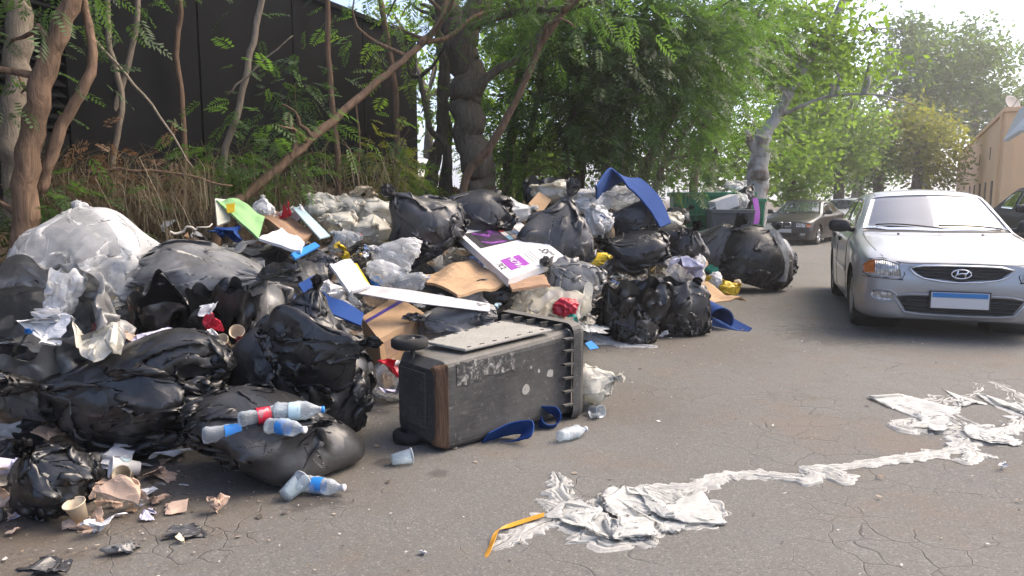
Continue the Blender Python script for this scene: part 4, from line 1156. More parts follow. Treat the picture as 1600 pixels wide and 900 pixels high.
            MB().lathe([(0.01, -0.18), (AR * 0.99, -0.18), (AR * 0.99, 0.18)] if sx < 0 else [(0.01, 0.18), (AR * 0.99, 0.18), (AR * 0.99, -0.18)], 28, Ma, cap=False).build('wheel_arch', M['rubber'], root, True)
    # front
    for sx in (-1, 1):
        mir = lambda P: [(sx * a, b) for a, b in P]
        if front == 'oval':
            h = patch('headlight', 'front', mir([(.775, .675), (.72, .715), (.62, .722), (.50, .69)]), mir([(.77, .585), (.71, .575), (.61, .57), (.475, .56)]), M['lamp'], 0.006, 8, 18, bulge=0.008)
            if h: patch('indicator', 'front', mir([(.768, .665), (.73, .70), (.685, .708)]), mir([(.765, .60), (.73, .595), (.69, .60)]), M['amber'], 0.017, 5, 8, parent=h)
            f_ = patch('fog_light', 'front', mir([(.71, .425), (.66, .438), (.58, .432), (.53, .415)]), mir([(.705, .385), (.66, .36), (.58, .352), (.53, .36)]), M['lamp'], 0.006, 5, 10)
            if f_: line('fog_light_rim', 'front', mir([(.715, .41), (.70, .44), (.64, .452), (.56, .444), (.51, .415), (.52, .35), (.58, .338), (.66, .345), (.71, .375), (.715, .41)]), 0.008, paint, 0.004, f_)
            line('headlight_gap', 'front', mir([(.782, .66), (.73, .722), (.62, .735), (.49, .70), (.45, .60), (.47, .553), (.61, .562), (.74, .566), (.785, .60)]), 0.005, M['trim'], 0.001)
            line('bumper_gap', 'front', mir(lin((.785, .56), (.46, .545), 10)), 0.004, M['trim'], 0.0)
            line('bonnet_gap', 'front', mir([(.0, .705), (.2, .703), (.36, .70), (.45, .702), (.52, .712)]), 0.004, M['trim'], 0.0)
            line('bonnet_gap', 'top', mir([(.62, .16), (.665, .35), (.69, .6), (.70, .9), (.69, 1.2)]), 0.004, M['trim'], 0.0)
            MB().tube([proj('top', sx * .38, .98)[0], proj('top', sx * .38, .98)[0] + Vector((0, 0, .012))], 0.012, 8).build('washer_jet', M['trim'], root, True)
        elif front == 'twin':
            patch('headlight', 'front', mir([(.62, .665), (.36, .685)]), mir([(.62, .555), (.36, .56)]), M['lamp'], 0.006, 5, 12)
            patch('indicator', 'front', mir([(.745, .64), (.64, .662)]), mir([(.745, .56), (.64, .556)]), M['amber'], 0.006, 4, 8)
            g_ = patch('grille', 'front', mir([(.205, .69), (.03, .692)]), mir([(.195, .565), (.04, .562)]), M['trim'], 0.014, 4, 8)
            if g_: line('grille_rim', 'front', mir([(.205, .69), (.03, .692), (.04, .562), (.195, .565), (.205, .69)]), 0.009, M['chrome'], 0.014, g_)
            patch('fog_light', 'front', mir([(.62, .38), (.48, .385)]), mir([(.62, .31), (.48, .31)]), M['lamp'], 0.006, 3, 6)
        else:
            patch('headlight', 'front', mir([(.74, .67), (.40, .68)]), mir([(.74, .56), (.42, .57)]), M['lamp'], 0.006, 5, 12)
        patch('tail_light', 'rear', mir([(.60, .86), (.40, .87)]), mir([(.60, .70), (.42, .70)]), M['tail_red'], 0.006, 4, 6)
    if front == 'oval':
        g_ = patch('grille', 'front', [(-.40, .662), (-.3, .672), (0, .674), (.3, .672), (.40, .662)], [(-.395, .648), (-.30, .575), (0, .545), (.30, .575), (.395, .648)], M['trim'], 0.003, 8, 26)
        line('grille_rim', 'front', [(-.415, .66), (-.3, .682), (-.15, .685), (0, .685), (.15, .685), (.3, .682), (.415, .66), (.37, .605), (.30, .568), (.15, .543), (0, .535), (-.15, .543), (-.30, .568), (-.37, .605), (-.415, .66)], 0.011, M['chrome'], 0.006, g_)
        for z, w in ((.643, .37), (.613, .34), (.582, .27)): line('grille_bar', 'front', lin((-w, z), (w, z), 16), 0.007, M['rubber'], 0.008, g_)
        # oval badge with a slanted letter shape
        P = []
        for i in range(25):
            a = 2 * PI * i / 24; h = proj('front', .078 * math.cos(a), .615 + .040 * math.sin(a)); P.append(h[0] + h[1] * 0.022)
        bd = MB().tube(P, 0.0075, 6)
        def bp(a, b): 
            h = proj('front', a, b); return h[0] + h[1] * 0.022
        bd.tube([bp(-.052, .588), bp(-.034, .615), bp(-.026, .645)], 0.009, 6).tube([bp(.028, .586), bp(.036, .615), bp(.054, .643)], 0.009, 6).tube([bp(-.036, .607), bp(0, .622), bp(.038, .620)], 0.008, 6)
        bd.build('badge', M['chrome'], root, True)
        lo = patch('lower_intake', 'front', [(-.50, .385), (-.40, .402), (0, .405), (.40, .402), (.50, .385)], [(-.42, .26), (-.3, .248), (0, .245), (.3, .248), (.42, .26)], M['rubber'], 0.003, 6, 22)
        for z, w in ((.36, .47), (.315, .45), (.28, .43)): line('intake_bar', 'front', lin((-w, z), (w, z), 16), 0.008, M['trim'], 0.006, lo)
        line('intake_rim', 'front', [(-.53, .39), (-.40, .418), (0, .42), (.40, .418), (.53, .39)], 0.010, paint, 0.004, lo)
        line('intake_rim', 'front', [(-.53, .39), (-.44, .25), (-.3, .234), (0, .230), (.3, .234), (.44, .25), (.53, .39)], 0.010, paint, 0.004, lo)
        h = proj('front', 0, .37)[0]
        pl = MB().box((0, h.y - 0.03, .375), (.46, .012, .145)).build('number_plate', M['plate'], root, bevel=0.004)
        MB().box((0, h.y - 0.0385, .423), (.44, .004, .042)).build('blue_band', M['plate_blue'], pl)
        MB().box((0, h.y - 0.022, .375), (.49, .012, .165)).build('plate_frame', M['trim'], pl, bevel=0.004)
    elif front == 'twin':
        patch('lower_intake', 'front', [(-.40, .36), (.40, .36)], [(-.38, .25), (.38, .25)], M['rubber'], 0.003, 4, 14)
        h = proj('front', 0, .44)[0]
        MB().box((0, h.y - 0.015, .44), (.46, .012, .11)).build('number_plate', M['plate'], root)
    else:
        patch('grille', 'front', [(-.36, .66), (.36, .66)], [(-.36, .57), (.36, .57)], M['trim'], 0.004, 4, 10)
        patch('lower_intake', 'front', [(-.42, .38), (.42, .38)], [(-.40, .25), (.40, .25)], M['rubber'], 0.003, 4, 14)
        h = proj('front', 0, .46)[0]
        MB().box((0, h.y - 0.015, .46), (.46, .012, .11)).build('number_plate', M['plate'], root)
    # wipers and cowl
    for a0, a1 in (((.60, 1.22), (.02, 1.19)), ((.05, 1.14), (-.56, 1.285))):
        pts = lin(a0, a1, 10)
        line('wiper', 'top', pts, 0.008, M['trim'], 0.018)
    patch('cowl', 'top', [(-.68, 1.285), (-.45, 1.15), (0, 1.095), (.45, 1.15), (.68, 1.285)], [(-.69, 1.20), (-.45, 1.10), (0, 1.06), (.45, 1.10), (.69, 1.20)], M['trim'], 0.003, 2, 20)
    if detail:
        line('aerial_trim', 'top', lin((-.50, 1.95), (-.50, 2.9), 16), 0.004, M['trim'], 0.0)
        line('aerial_trim', 'top', lin((.50, 1.95), (.50, 2.9), 16), 0.004, M['trim'], 0.0)
    return root
def heading_from(dx, dy): return math.atan2(-dx, dy)     # car tail direction (dx,dy) in plan
# silver saloon in the foreground
cd = np.array([0.33, 0.944])
lat = np.array([cd[1], -cd[0]])
wheel = gnd(1326, 505)
nose = np.array([wheel.x, wheel.y]) + lat * 0.82 - cd * 0.80
build_car('silver_saloon', 'silver saloon car facing the camera at the right', (nose[0], nose[1], 0.008), heading_from(*cd), M['silver'], 'oval')
# dark saloon parked further back on the left of the road
p = at(1224, 372, 22.6)
build_car('dark_saloon', 'black saloon with twin kidney grille parked beyond the containers', (p.x, 22.6, float(zroad(0, 23.5)) + 0.008), heading_from(0.60, 0.80), M['night'], 'twin', 1.03, 1.02, 1.0)
p = at(1296, 360, 31)
build_car('white_saloon', 'small white car parked behind the black saloon', (p.x, 31.0, -0.122), heading_from(0.62, 0.78), M['white_car'], 'plain', 1.0, 1.0, 1.02, False)
p = at(1318, 352, 40)
build_car('grey_hatchback', 'small grey car furthest back in the parked row', (p.x, 40.0, -0.122), heading_from(0.6, 0.8), M['grey_car'], 'plain', 0.95, 1.0, 1.04, False)
p = at(1765, 380, 11.2)
build_car('dark_van', 'dark car half hidden behind the silver saloon at the right edge', (p.x, 11.2, 0.008), heading_from(0.30, 0.95), M['matt_dark'], 'plain', 1.05, 1.08, 1.12, False)
p = at(665, 300, 15.0)
build_car('white_hatchback', 'white car glimpsed between the trunks left of the big tree', (p.x, 15.0, zg(p.x, 15.0)), R(70), M['white_car'], 'plain', 1.0, 1.0, 1.02, False)
# ------------------------------------------------------------------ more materials for rubbish
def paper_mat(name, col, rough=0.85, dirt=0.5, bump=0.5):
    k = NT(name); co = k.coord()
    n = k.noise(co, 7, 6, 0.7); cr = k.voro(k.mix(0.2, co, k.noise(co, 4, 2, 0.5, 0, 'Color'), 'ADD'), 14)
    c = k.mix(k.math('MULTIPLY', k.ramp(n, [(0.5, 0), (0.8, 1)]), dirt), col, tuple(x * f for x, f in zip(col, (0.5, 0.45, 0.38))))
    return k.done(k.bsdf(Base_Color=c, Roughness=rough, Specular_IOR_Level=0.3, Normal=k.bump(cr, bump, 0.02)))
M['paper'] = paper_mat('paper_white', (0.66, 0.66, 0.66)); M['tissue'] = paper_mat('tissue_tan', (0.50, 0.36, 0.27))
M['card'] = paper_mat('cardboard', (0.38, 0.255, 0.15), 0.9, 0.75, 0.15); M['card_dark'] = paper_mat('cardboard_brown', (0.30, 0.19, 0.12), 0.9, 0.5, 0.15)
M['card_white'] = paper_mat('white_card', (0.60, 0.60, 0.61), 0.65, 0.6, 0.1)
M['blue_foam'] = paper_mat('blue_felt', (0.009, 0.045, 0.18), 0.85, 0.3, 0.1)
M['blue_bright'] = simple('bright_blue_plastic', (0.02, 0.20, 0.55), 0.4)
M['purple'] = simple('purple_print', (0.30, 0.05, 0.36), 0.5, 0, 0.1); M['ink'] = simple('black_ink', (0.02, 0.02, 0.025), 0.6)
M['violet_tape'] = simple('violet_tape', (0.05, 0.03, 0.22), 0.4)
M['red'] = simple('red_wrapper', (0.50, 0.012, 0.035), 0.35, 0, 0.2, 12, 0.4, 18)
M['yellow'] = simple('yellow_plastic', (0.68, 0.46, 0.02), 0.4, 0, 0.15, 12, 0.4, 18)
M['orange_band'] = simple('amber_drawstring', (0.62, 0.30, 0.03), 0.35, 0, 0.2, 12)
M['green_card'] = paper_mat('green_card', (0.22, 0.40, 0.17), 0.7, 0.3, 0.1)
M['grey_board'] = paper_mat('grey_board', (0.46, 0.45, 0.45), 0.8, 0.6, 0.1)
M['cream_card'] = paper_mat('cream_card', (0.55, 0.53, 0.42), 0.7, 0.3, 0.1)
M['teal'] = simple('teal_plastic', (0.03, 0.33, 0.24), 0.4, 0, 0.2, 12, 0.4, 18)
M['lilac'] = paper_mat('lilac_paper', (0.55, 0.53, 0.66), 0.8, 0.2); M['pale_blue'] = simple('pale_blue_strip', (0.42, 0.56, 0.60), 0.5)
M['cup_cream'] = paper_mat('cream_paper_cup', (0.55, 0.46, 0.33), 0.7, 0.4, 0.05); M['cup_white'] = paper_mat('white_foam_cup', (0.70, 0.70, 0.70), 0.6, 0.2, 0.05)
M['bin'] = None
def bin_mat():
    k = NT('bin_plastic'); co = k.coord()
    a = k.noise(co, 3.2, 7, 0.7); s = k.noise(k.coord('Object', (3, 3, 22)), 3, 5, 0.7); f = k.noise(co, 38, 4, 0.7)
    nz = k.n('ShaderNodeSeparateXYZ', i_Vector=k.n('ShaderNodeNewGeometry').outputs['Normal']).outputs[2]
    c = k.mix(k.ramp(a, [(0.35, 0), (0.7, 1)]), (0.022, 0.022, 0.023), (0.075, 0.073, 0.068))
    c = k.mix(k.math('MULTIPLY', k.ramp(s, [(0.5, 0), (0.75, 1)]), 0.5), c, (0.12, 0.11, 0.095))
    c = k.mix(k.ramp(f, [(0.6, 0), (0.7, 0.7)]), c, (0.19, 0.18, 0.16))
    c = k.mix(k.math('MULTIPLY', k.ramp(nz, [(0.5, 0), (0.95, 1)]), k.ramp(a, [(0.25, 0.4), (0.7, 0.9)])), c, (0.20, 0.19, 0.165))
    return k.done(k.bsdf(Base_Color=c, Roughness=k.math('ADD', 0.45, k.math('MULTIPLY', a, 0.3)), Specular_IOR_Level=0.4, Normal=k.bump(f, 0.2, 0.01)))
M['bin'] = bin_mat()
def dusty():
    k = NT('dusty_panel'); co = k.coord(); a = k.noise(co, 5, 7, 0.7); f = k.noise(co, 60, 3, 0.7)
    c = k.mix(a, (0.20, 0.195, 0.17), (0.40, 0.385, 0.34)); c = k.mix(k.ramp(f, [(0.62, 0), (0.7, 1)]), c, (0.07, 0.065, 0.06))
    return k.done(k.bsdf(Base_Color=c, Roughness=0.85, Normal=k.bump(f, 0.3, 0.01)))
M['dusty'] = dusty()
M['rusty'] = bark('rusty_edge', (0.05, 0.03, 0.02), (0.21, 0.12, 0.07), 0.7, (0.06, 0.055, 0.05))
def sticker():
    k = NT('torn_sticker'); co = k.coord(); a = k.noise(co, 26, 6, 0.75, 0.8)
    return k.done(k.bsdf(Base_Color=k.ramp(a, [(0.46, (0.03, 0.03, 0.03)), (0.54, (0.12, 0.115, 0.105)), (0.62, (0.33, 0.315, 0.28))]), Roughness=0.8))
M['sticker'] = sticker()
M['skip_green'] = simple('container_green', (0.03, 0.22, 0.11), 0.5, 0, 0.2, 2.0)
M['grey_bin'] = simple('grey_bin_plastic', (0.11, 0.115, 0.12), 0.5, 0, 0.2, 4)
def pet(name, tint=(0.9, 0.95, 0.98)):
    k = NT(name); co = k.coord()
    w = k.noise(co, 40, 3, 0.6)
    g = k.bsdf(Base_Color=(0.55, 0.6, 0.63), Roughness=0.12, Specular_IOR_Level=0.9, Normal=k.bump(w, 0.6, 0.01))
    tr = k.n('ShaderNodeBsdfTransparent', i_Color=tint)
    lw = k.n('ShaderNodeLayerWeight', i_Blend=0.4)
    f = k.math('ADD', 0.22, k.math('MULTIPLY', lw.outputs[1], 0.7))
    f = k.n('ShaderNodeClamp', i_Value=f).outputs[0]
    mx = k.n('ShaderNodeMixShader', i_0=f); k.t.links.new(tr.outputs[0], mx.inputs[1]); k.t.links.new(g, mx.inputs[2])
    return k.done(mx.outputs[0])
M['pet'] = pet('clear_bottle_plastic')
M['carrier'] = clear_film('carrier_film', (0.84, 0.84, 0.83), 0.96, 0.35, 1.6, 0.45, 0.35)
M['ivory_film'] = clear_film('ivory_film', (0.82, 0.79, 0.69), 0.93, 0.35, 1.6, 0.5, 0.4)
M['milky'] = clear_film('milky_film', (0.86, 0.87, 0.88), 0.42, 0.28, 0.9, 0.4, 0.45)
M['haze_film'] = clear_film('thin_clear_film', (0.68, 0.70, 0.71), 0.42, 0.2, 1.4, 0.5, 0.25)
M['road_film'] = clear_film('road_film', (0.70, 0.70, 0.67), 0.52, 0.5, 3.2, 0.35, 0.3, 0.3)
M['bubble'] = clear_film('bubble_film', (0.66, 0.69, 0.72), 0.60, 0.25, 3.0, 0.5, 0.3)

# ------------------------------------------------------------------ shapes
def fit(X, w, d, h, K=None):
    """scale a point grid to a box of w,d,h with its base centre at the origin (K: rows that count, the rest is the neck)"""
    sh = X.shape; P = X.reshape(-1, 3)
    S = P if K is None else X[:K].reshape(-1, 3)
    lo, hi = S.min(0), S.max(0)
    P = (P - (lo + hi) / 2) / (hi - lo) * np.array([w, d, h]); P[:, 2] += h / 2
    return P.reshape(sh)
def rotpts(X, e):
    Mx = np.array(Euler(e).to_matrix()); return X @ Mx.T
def bag(name, label, box, Y, mat, seed, style='tied', depth=0.9, slack=0.35, rot=(0, 0, 0), cat='bag', group='bags in the rubbish pile', nu=38, nv=24, **kw):
    """box: photo pixels x0,y0,x1,y1 that the bag fills when it lies at distance Y"""
    x0, y0, x1, y1 = box
    c = at((x0 + x1) / 2, y1, Y); m = mpp(at((x0 + x1) / 2, (y0 + y1) / 2, Y))
    w, h = (x1 - x0) * m, (y1 - y0) * m
    inf = {}
    if rot[0] > R(45): rot = (R(18), R(68) if seed % 2 else R(-68), rot[2] * 0.4)
    X = bag_shape(seed, (w / 2, w / 2 * depth, h / 2), slack=slack, style=style, nu=nu, nv=nv, info=inf, **kw)
    if rot != (0, 0, 0): X = rotpts(X, rot)
    X = fit(X, w, w * depth, h, inf['K'])
    o = film_obj(name, X, M[mat])
    if c.z < 0.16: c.z = 0.008
    X[..., 2] = np.maximum(X[..., 2], 0.002)
    o.location = c
    return tag(o, label, cat, group)
_ico = {}
def ico(sub):
    if sub not in _ico:
        bm = bmesh.new(); bmesh.ops.create_icosphere(bm, subdivisions=sub, radius=1)
        _ico[sub] = (np.array([v.co[:] for v in bm.verts]), [tuple(v.index for v in f.verts) for f in bm.faces]); bm.free()
    return _ico[sub]
def crumple_pts(seed, sub=4, rough=0.45, freq=1.5):
    V, F = ico(sub)
    n = ridged(V * freq + seed * 7.13, 3, 0.55) - 0.9
    n2 = pnoise(V * 0.9 + seed * 3.7)
    R_ = 1 + rough * n * 0.6 + 0.35 * n2
    P = V * R_[:, None]
    P += 0.10 * np.stack([pnoise(V * 3 + seed + k * 11) for k in range(3)], -1)
    return P, F
def fold_pts(seed, n=26, folds=10):
    """a sheet folded over and over along random planes"""
    rs = np.random.RandomState(seed + 1000)
    u = np.linspace(-1, 1, n); U, W = np.meshgrid(u, u * rs.uniform(0.6, 1))
    P = np.stack([U, W, 0.05 * pnoise(np.stack([U * 2, W * 2, 0 * U + seed], -1))], -1).reshape(-1, 3)
    for k in range(folds):
        nr = rs.normal(size=3); nr[2] *= 0.3 + 0.12 * k; nr /= np.linalg.norm(nr)
        d = P @ nr; lo, hi = d.min(), d.max()
        c = lo + (hi - lo) * rs.uniform(0.45, 0.85)
        e = d - c
        P = P - nr[None] * ((1 + rs.uniform(0.35, 0.95)) * np.maximum(e, 0))[:, None]
    P = P + 0.035 * np.stack([pnoise(np.stack([U * 3 + q * 9, W * 3, 0 * U + seed], -1)).ravel() for q in range(3)], -1)
    return P, [tuple(f) for f in grid_faces(n, n, False).tolist()]
def crumple(name, label, box, Y, mat, seed, depth=0.9, cat='litter', group='loose rubbish on the pile', sub=4, rough=0.5, freq=1.6, rot=(0, 0, 0), parent=None, ball=False):
    x0, y0, x1, y1 = box
    c = at((x0 + x1) / 2, y1, Y); m = mpp(c)
    w, h = (x1 - x0) * m, (y1 - y0) * m
    P, F = crumple_pts(seed, sub, rough, freq) if ball else fold_pts(seed)
    if rot != (0, 0, 0): P = rotpts(P, rot)
    P = fit(P, w, w * depth, h)
    o = mesh_obj(name, P, F, M[mat] if isinstance(mat, str) else mat, parent, ball or 'film' in str(mat))
    o.location = c
    if label: tag(o, label, cat, group)
    return o
def board(name, label, corners, thick, mat, cat='cardboard', group=None, parent=None, warp=0.0, seed=0, n=10):
    """corners: four photo points (px,py,Y) in order round the sheet"""
    C = [np.array(at(*c)) for c in corners]
    o0 = (C[0] + C[1] + C[2] + C[3]) / 4
    u = np.linspace(0, 1, n)
    U, W = np.meshgrid(u, u)
    P = (C[0] * ((1 - U) * (1 - W))[..., None] + C[1] * (U * (1 - W))[..., None] + C[2] * (U * W)[..., None] + C[3] * ((1 - U) * W)[..., None])
    nr = np.cross(C[1] - C[0], C[3] - C[0]); nr /= np.linalg.norm(nr)
    if nr[2] < 0: nr = -nr
    if warp: P = P + nr * (pnoise(np.stack([U * 2.1, W * 2.1, 0 * U + seed], -1)) * warp)[..., None]
    P = P - o0
    nn = n * n
    V = np.concatenate([P.reshape(-1, 3), (P - nr * thick).reshape(-1, 3)])
    q = grid_faces(n, n, False); F = [tuple(f) for f in q.tolist()] + [tuple(nn + i for i in f[::-1]) for f in q.tolist()]
    loop = list(range(n)) + [i * n + n - 1 for i in range(1, n)] + [(n - 1) * n + i for i in range(n - 2, -1, -1)] + [i * n for i in range(n - 2, 0, -1)]
    for a, b in zip(loop, loop[1:] + loop[:1]): F.append((a, nn + a, nn + b, b))
    ob = mesh_obj(name, V, F, M[mat], parent, False)
    ob.location = o0
    if label: tag(ob, label, cat, group)
    ob['_n'] = 0; del ob['_n']
    return ob, C, nr
def strip(name, label, pts, wvec, thick, mat, cat='strip', group=None, parent=None, n=40, twist=0.0, closed=False):
    """band swept along pts with half-width vectors wvec (one or per point)"""
    P = np.array([tuple(p) for p in pts], float)
    rs = np.random.RandomState(1)
    Q, _ = wiggle([Vector(p) for p in P], n, 0.0, rs, [1, 1])
    W = np.array(wvec, float)
    if W.ndim == 1: W = np.repeat(W[None], len(P), 0)
    t = np.concatenate([[0], np.cumsum(np.linalg.norm(np.diff(P, axis=0), axis=1))]); t /= t[-1]
    tt = np.linspace(0, 1, n)
    Wq = np.stack([np.interp(tt, t, W[:, i]) for i in range(3)], -1)
    T = np.gradient(Q, axis=0); N = unit(np.cross(T, Wq))
    o0 = Q[0].copy(); Q = Q - o0
    rows = [Q - Wq + N * thick / 2, Q + Wq + N * thick / 2, Q + Wq - N * thick / 2, Q - Wq - N * thick / 2]
    V = np.stack(rows, 1).reshape(-1, 3)
    F = []
    for i in range(n - 1):
        for k in range(4):
            a, b = i * 4 + k, i * 4 + (k + 1) % 4
            F.append((a, b, b + 4, a + 4))
    F.append((3, 2, 1, 0)); F.append(tuple((n - 1) * 4 + k for k in range(4)))
    o = mesh_obj(name, V, F, M[mat], parent, False); o.location = o0
    if label: tag(o, label, cat, group)
    return o
def pleats(path, widths, heights, seed, n=120, m=19, zf=None, folds=3.0, edge=0.4):
    """gathered film lying along a path -> grid points"""
    rs = np.random.RandomState(seed)
    m = int(m * 1.6); n = int(n * 1.5)
    Q, _ = wiggle([Vector(tuple(p)) for p in path], n, 0.0, rs, [1, 1])
    t = np.concatenate([[0], np.cumsum(np.linalg.norm(np.diff(np.array([tuple(p) for p in path]), axis=0), axis=1))]); t /= t[-1]
    tt = np.linspace(0, 1, n)
    W = np.interp(tt, t, widths); H = np.interp(tt, t, heights)
    W = W * (1 + 0.7 * pnoise(np.stack([tt * len(path) * 3, 0 * tt + seed, 0 * tt], -1)))
    T = np.gradient(Q, axis=0); T[:, 2] = 0; T = unit(T); S = np.stack([-T[:, 1], T[:, 0], 0 * tt], -1)
    a = np.linspace(-1, 1, m)
    L = np.linalg.norm(np.diff(Q, axis=0), axis=1).sum()
    A, TT = np.meshgrid(a, tt)
    P3 = np.stack([A * folds * 1.5 + seed, TT * L * 3.0, 0 * A + seed * 1.7], -1)
    lat_n = pnoise(np.stack([A * 1.2 + 9, TT * L * 6, 0 * A + seed], -1)) * edge
    lat_n = lat_n + (pnoise(np.stack([np.sign(A) * 3, TT * L * 24, 0 * A + seed], -1)) * 0.30 + pnoise(np.stack([np.sign(A) * 5, TT * L * 60, 0 * A + seed], -1)) * 0.12) * np.abs(A) ** 2
    lat = (A + lat_n) * W[:, None]
    r = 1 - np.abs(pnoise(P3)) * 2.2
    r2 = 1 - np.abs(pnoise(np.stack([A * folds * 3.2, TT * L * 4, 0 * A + seed], -1))) * 2.0
    z = H[:, None] * 0.45 * (0.05 + 0.85 * np.clip(r, 0, 1) + 0.25 * np.clip(r2, 0, 1)) * (1 - np.abs(A) ** 4)
    along = pnoise(np.stack([A * 3, TT * L * 7, 0 * A + seed + 50], -1)) * W[:, None] * 0.35
    X = Q[:, None] + S[:, None] * lat[..., None] + T[:, None] * along[..., None]
    X[..., 2] += z + 0.003
    return X
def join_grids(name, grids, mat, origin, periodic=False):
    V = []; F = []
    for X in grids:
        b = sum(len(v) for v in V)
        V.append(X.reshape(-1, 3) - np.array(tuple(origin))); F += (grid_faces(X.shape[0], X.shape[1], periodic) + b).tolist()
    o = mesh_obj(name, np.concatenate(V), F, M[mat], None, True); o.location = origin
    return o
def bottle(label, px, py, Y, z, yaw, length=0.22, r=0.033, tilt=0.0, labelmat='blue_bright', cap='paper', crush=0.25, group='plastic bottles', seed=0, on_ground=False):
    p = gnd(px, py, z) if on_ground else at(px, py, Y)
    root = empty('plastic_bottle', p, yaw, label, 'bottle', group)
    root.rotation_euler = (tilt, 0, yaw)
    Mx = Matrix.Translation((0, 0, r)) @ Matrix.Rotation(PI / 2, 4, 'Y')
    prof = [(0.3 * r, 0), (0.85 * r, 0.004), (r, 0.02)]
    k = 9
    for i in range(k): prof.append((r * (1.0 if i % 2 else 0.93), 0.02 + (length * 0.6) * (i + 1) / k))
    prof += [(r * 0.85, length * 0.72), (r * 0.45, length * 0.86), (0.013, length * 0.9), (0.013, length * 0.93)]
    mb = MB().lathe(prof, 16, Mx)
    V = np.array(mb.v); V = V + crush * r * np.stack([0 * V[:, 0], pnoise(V * 18 + seed), pnoise(V * 18 + seed + 9)], -1)
    mb.v = [tuple(v) for v in V]
    mb.build('bottle_body', M['pet'], root, True)
    MB().lathe([(r * 1.01, length * 0.30), (r * 1.02, length * 0.31), (r * 1.02, length * 0.52), (r * 1.01, length * 0.53)], 16, Mx, cap=False).build('bottle_label', M[labelmat], root, True)
    MB().lathe([(0.016, length * 0.925), (0.016, length * 0.985), (0.012, length)], 14, Mx).build('bottle_cap', M[cap], root, True)
    return root
def cup(label, px, py, Y, e, mat='cup_cream', h=0.09, r0=0.025, r1=0.037, group='drink cups', ground=False, z=0.0, clear=False, seed=0):
    p = gnd(px, py, z) if ground else at(px, py, Y)
    prof = [(0.001, 0.004), (r0, 0.0), (r1, h), (r1 + 0.003, h + 0.002), (r1 + 0.003, h - 0.004), (r1 - 0.003, h - 0.004), (r0 - 0.002, 0.006), (0.001, 0.006)]
    mb = MB().lathe(prof, 20, None, cap=False)
    V = np.array(mb.v); V[:, :2] += 0.10 * r1 * np.stack([pnoise(V * 14 + seed), pnoise(V * 14 + seed + 5)], -1)
    mb.v = [tuple(v) for v in V]
    o = mb.build('drink_cup', M['pet'] if clear else M[mat], None, True)
    o.rotation_euler = e; o.location = p
    me = o.data; co = np.array([v.co[:] for v in me.vertices]); zz = rotpts(co, e)[:, 2].min()
    if ground: o.location = p + Vector((0, 0, -zz))
    return tag(o, label, 'cup', group)

# ------------------------------------------------------------------ heap under the bags
FRONT = np.array([(-4.5, 1.4), (-2.5, 2.75), (-2.0, 3.1), (-1.44, 3.55), (-0.95, 4.7), (-0.1, 5.3), (0.77, 6.5), (1.7, 7.35), (2.55, 9.3), (3.6, 11.3), (4.2, 13.5)], float)
def poly_dist(poly, x, y):
    global TOE
    keep = TOE; TOE = poly
    try: return side_dist(x, y)
    finally: TOE = keep
def zheap(x, y):
    s = poly_dist(FRONT, x, y)
    H = np.interp(y, [2, 3, 4.5, 6, 7.5, 9, 10, 11.5, 13], [0.35, 0.55, 0.75, 0.9, 0.85, 0.5, 0.3, 0.15, 0.05])
    return H * sstep(0.0, 2.0, s) - 0.03
hx = np.linspace(-4.6, 4.4, 150); hy = np.linspace(2.0, 13.0, 180)
HX, HY = np.meshgrid(hx, hy)
HZ = zheap(HX, HY)
s_ = poly_dist(FRONT, HX, HY)
HZ = HZ + sstep(0, 0.4, s_) * (0.09 * (ridged(np.stack([HX * 2.2, HY * 2.2, 0 * HX], -1), 3) - 0.9)) 
HZ = np.where(s_ > 3.4, -0.5, HZ)
def heap_mat():
    k = NT('mixed_rubbish'); co = k.coord('World')
    w = k.mix(0.3, co, k.noise(co, 3, 3, 0.6, 0, 'Color'), 'ADD')
    c1 = k.n('ShaderNodeTexVoronoi', feature='F1', i_Vector=w, i_Scale=6.0)
    sep = k.n('ShaderNodeSeparateColor', i_Color=c1.outputs['Color'])
    col = k.ramp(sep.outputs[0], [(0.0, (0.012, 0.012, 0.013)), (0.42, (0.02, 0.02, 0.022)), (0.5, (0.30, 0.30, 0.29)), (0.66, (0.20, 0.14, 0.09)), (0.75, (0.025, 0.025, 0.028)), (0.9, (0.45, 0.45, 0.44)), (0.96, (0.03, 0.07, 0.2))], 'CONSTANT')
    h = k.math('ADD', c1.outputs['Distance'], k.math('MULTIPLY', k.voro(w, 19), 0.5))
    return k.done(k.bsdf(Base_Color=col, Roughness=0.45, Normal=k.bump(h, 0.8, 0.06)))
M['heap'] = heap_mat()
o = mesh_obj('rubbish_heap', np.stack([HX, HY, HZ], -1).reshape(-1, 3), grid_faces(len(hy), len(hx), False), M['heap'])
tag(o, 'mixed rubbish packed underneath the bags of the pile', 'rubbish', kind='stuff')

# ------------------------------------------------------------------ bags
B = bag
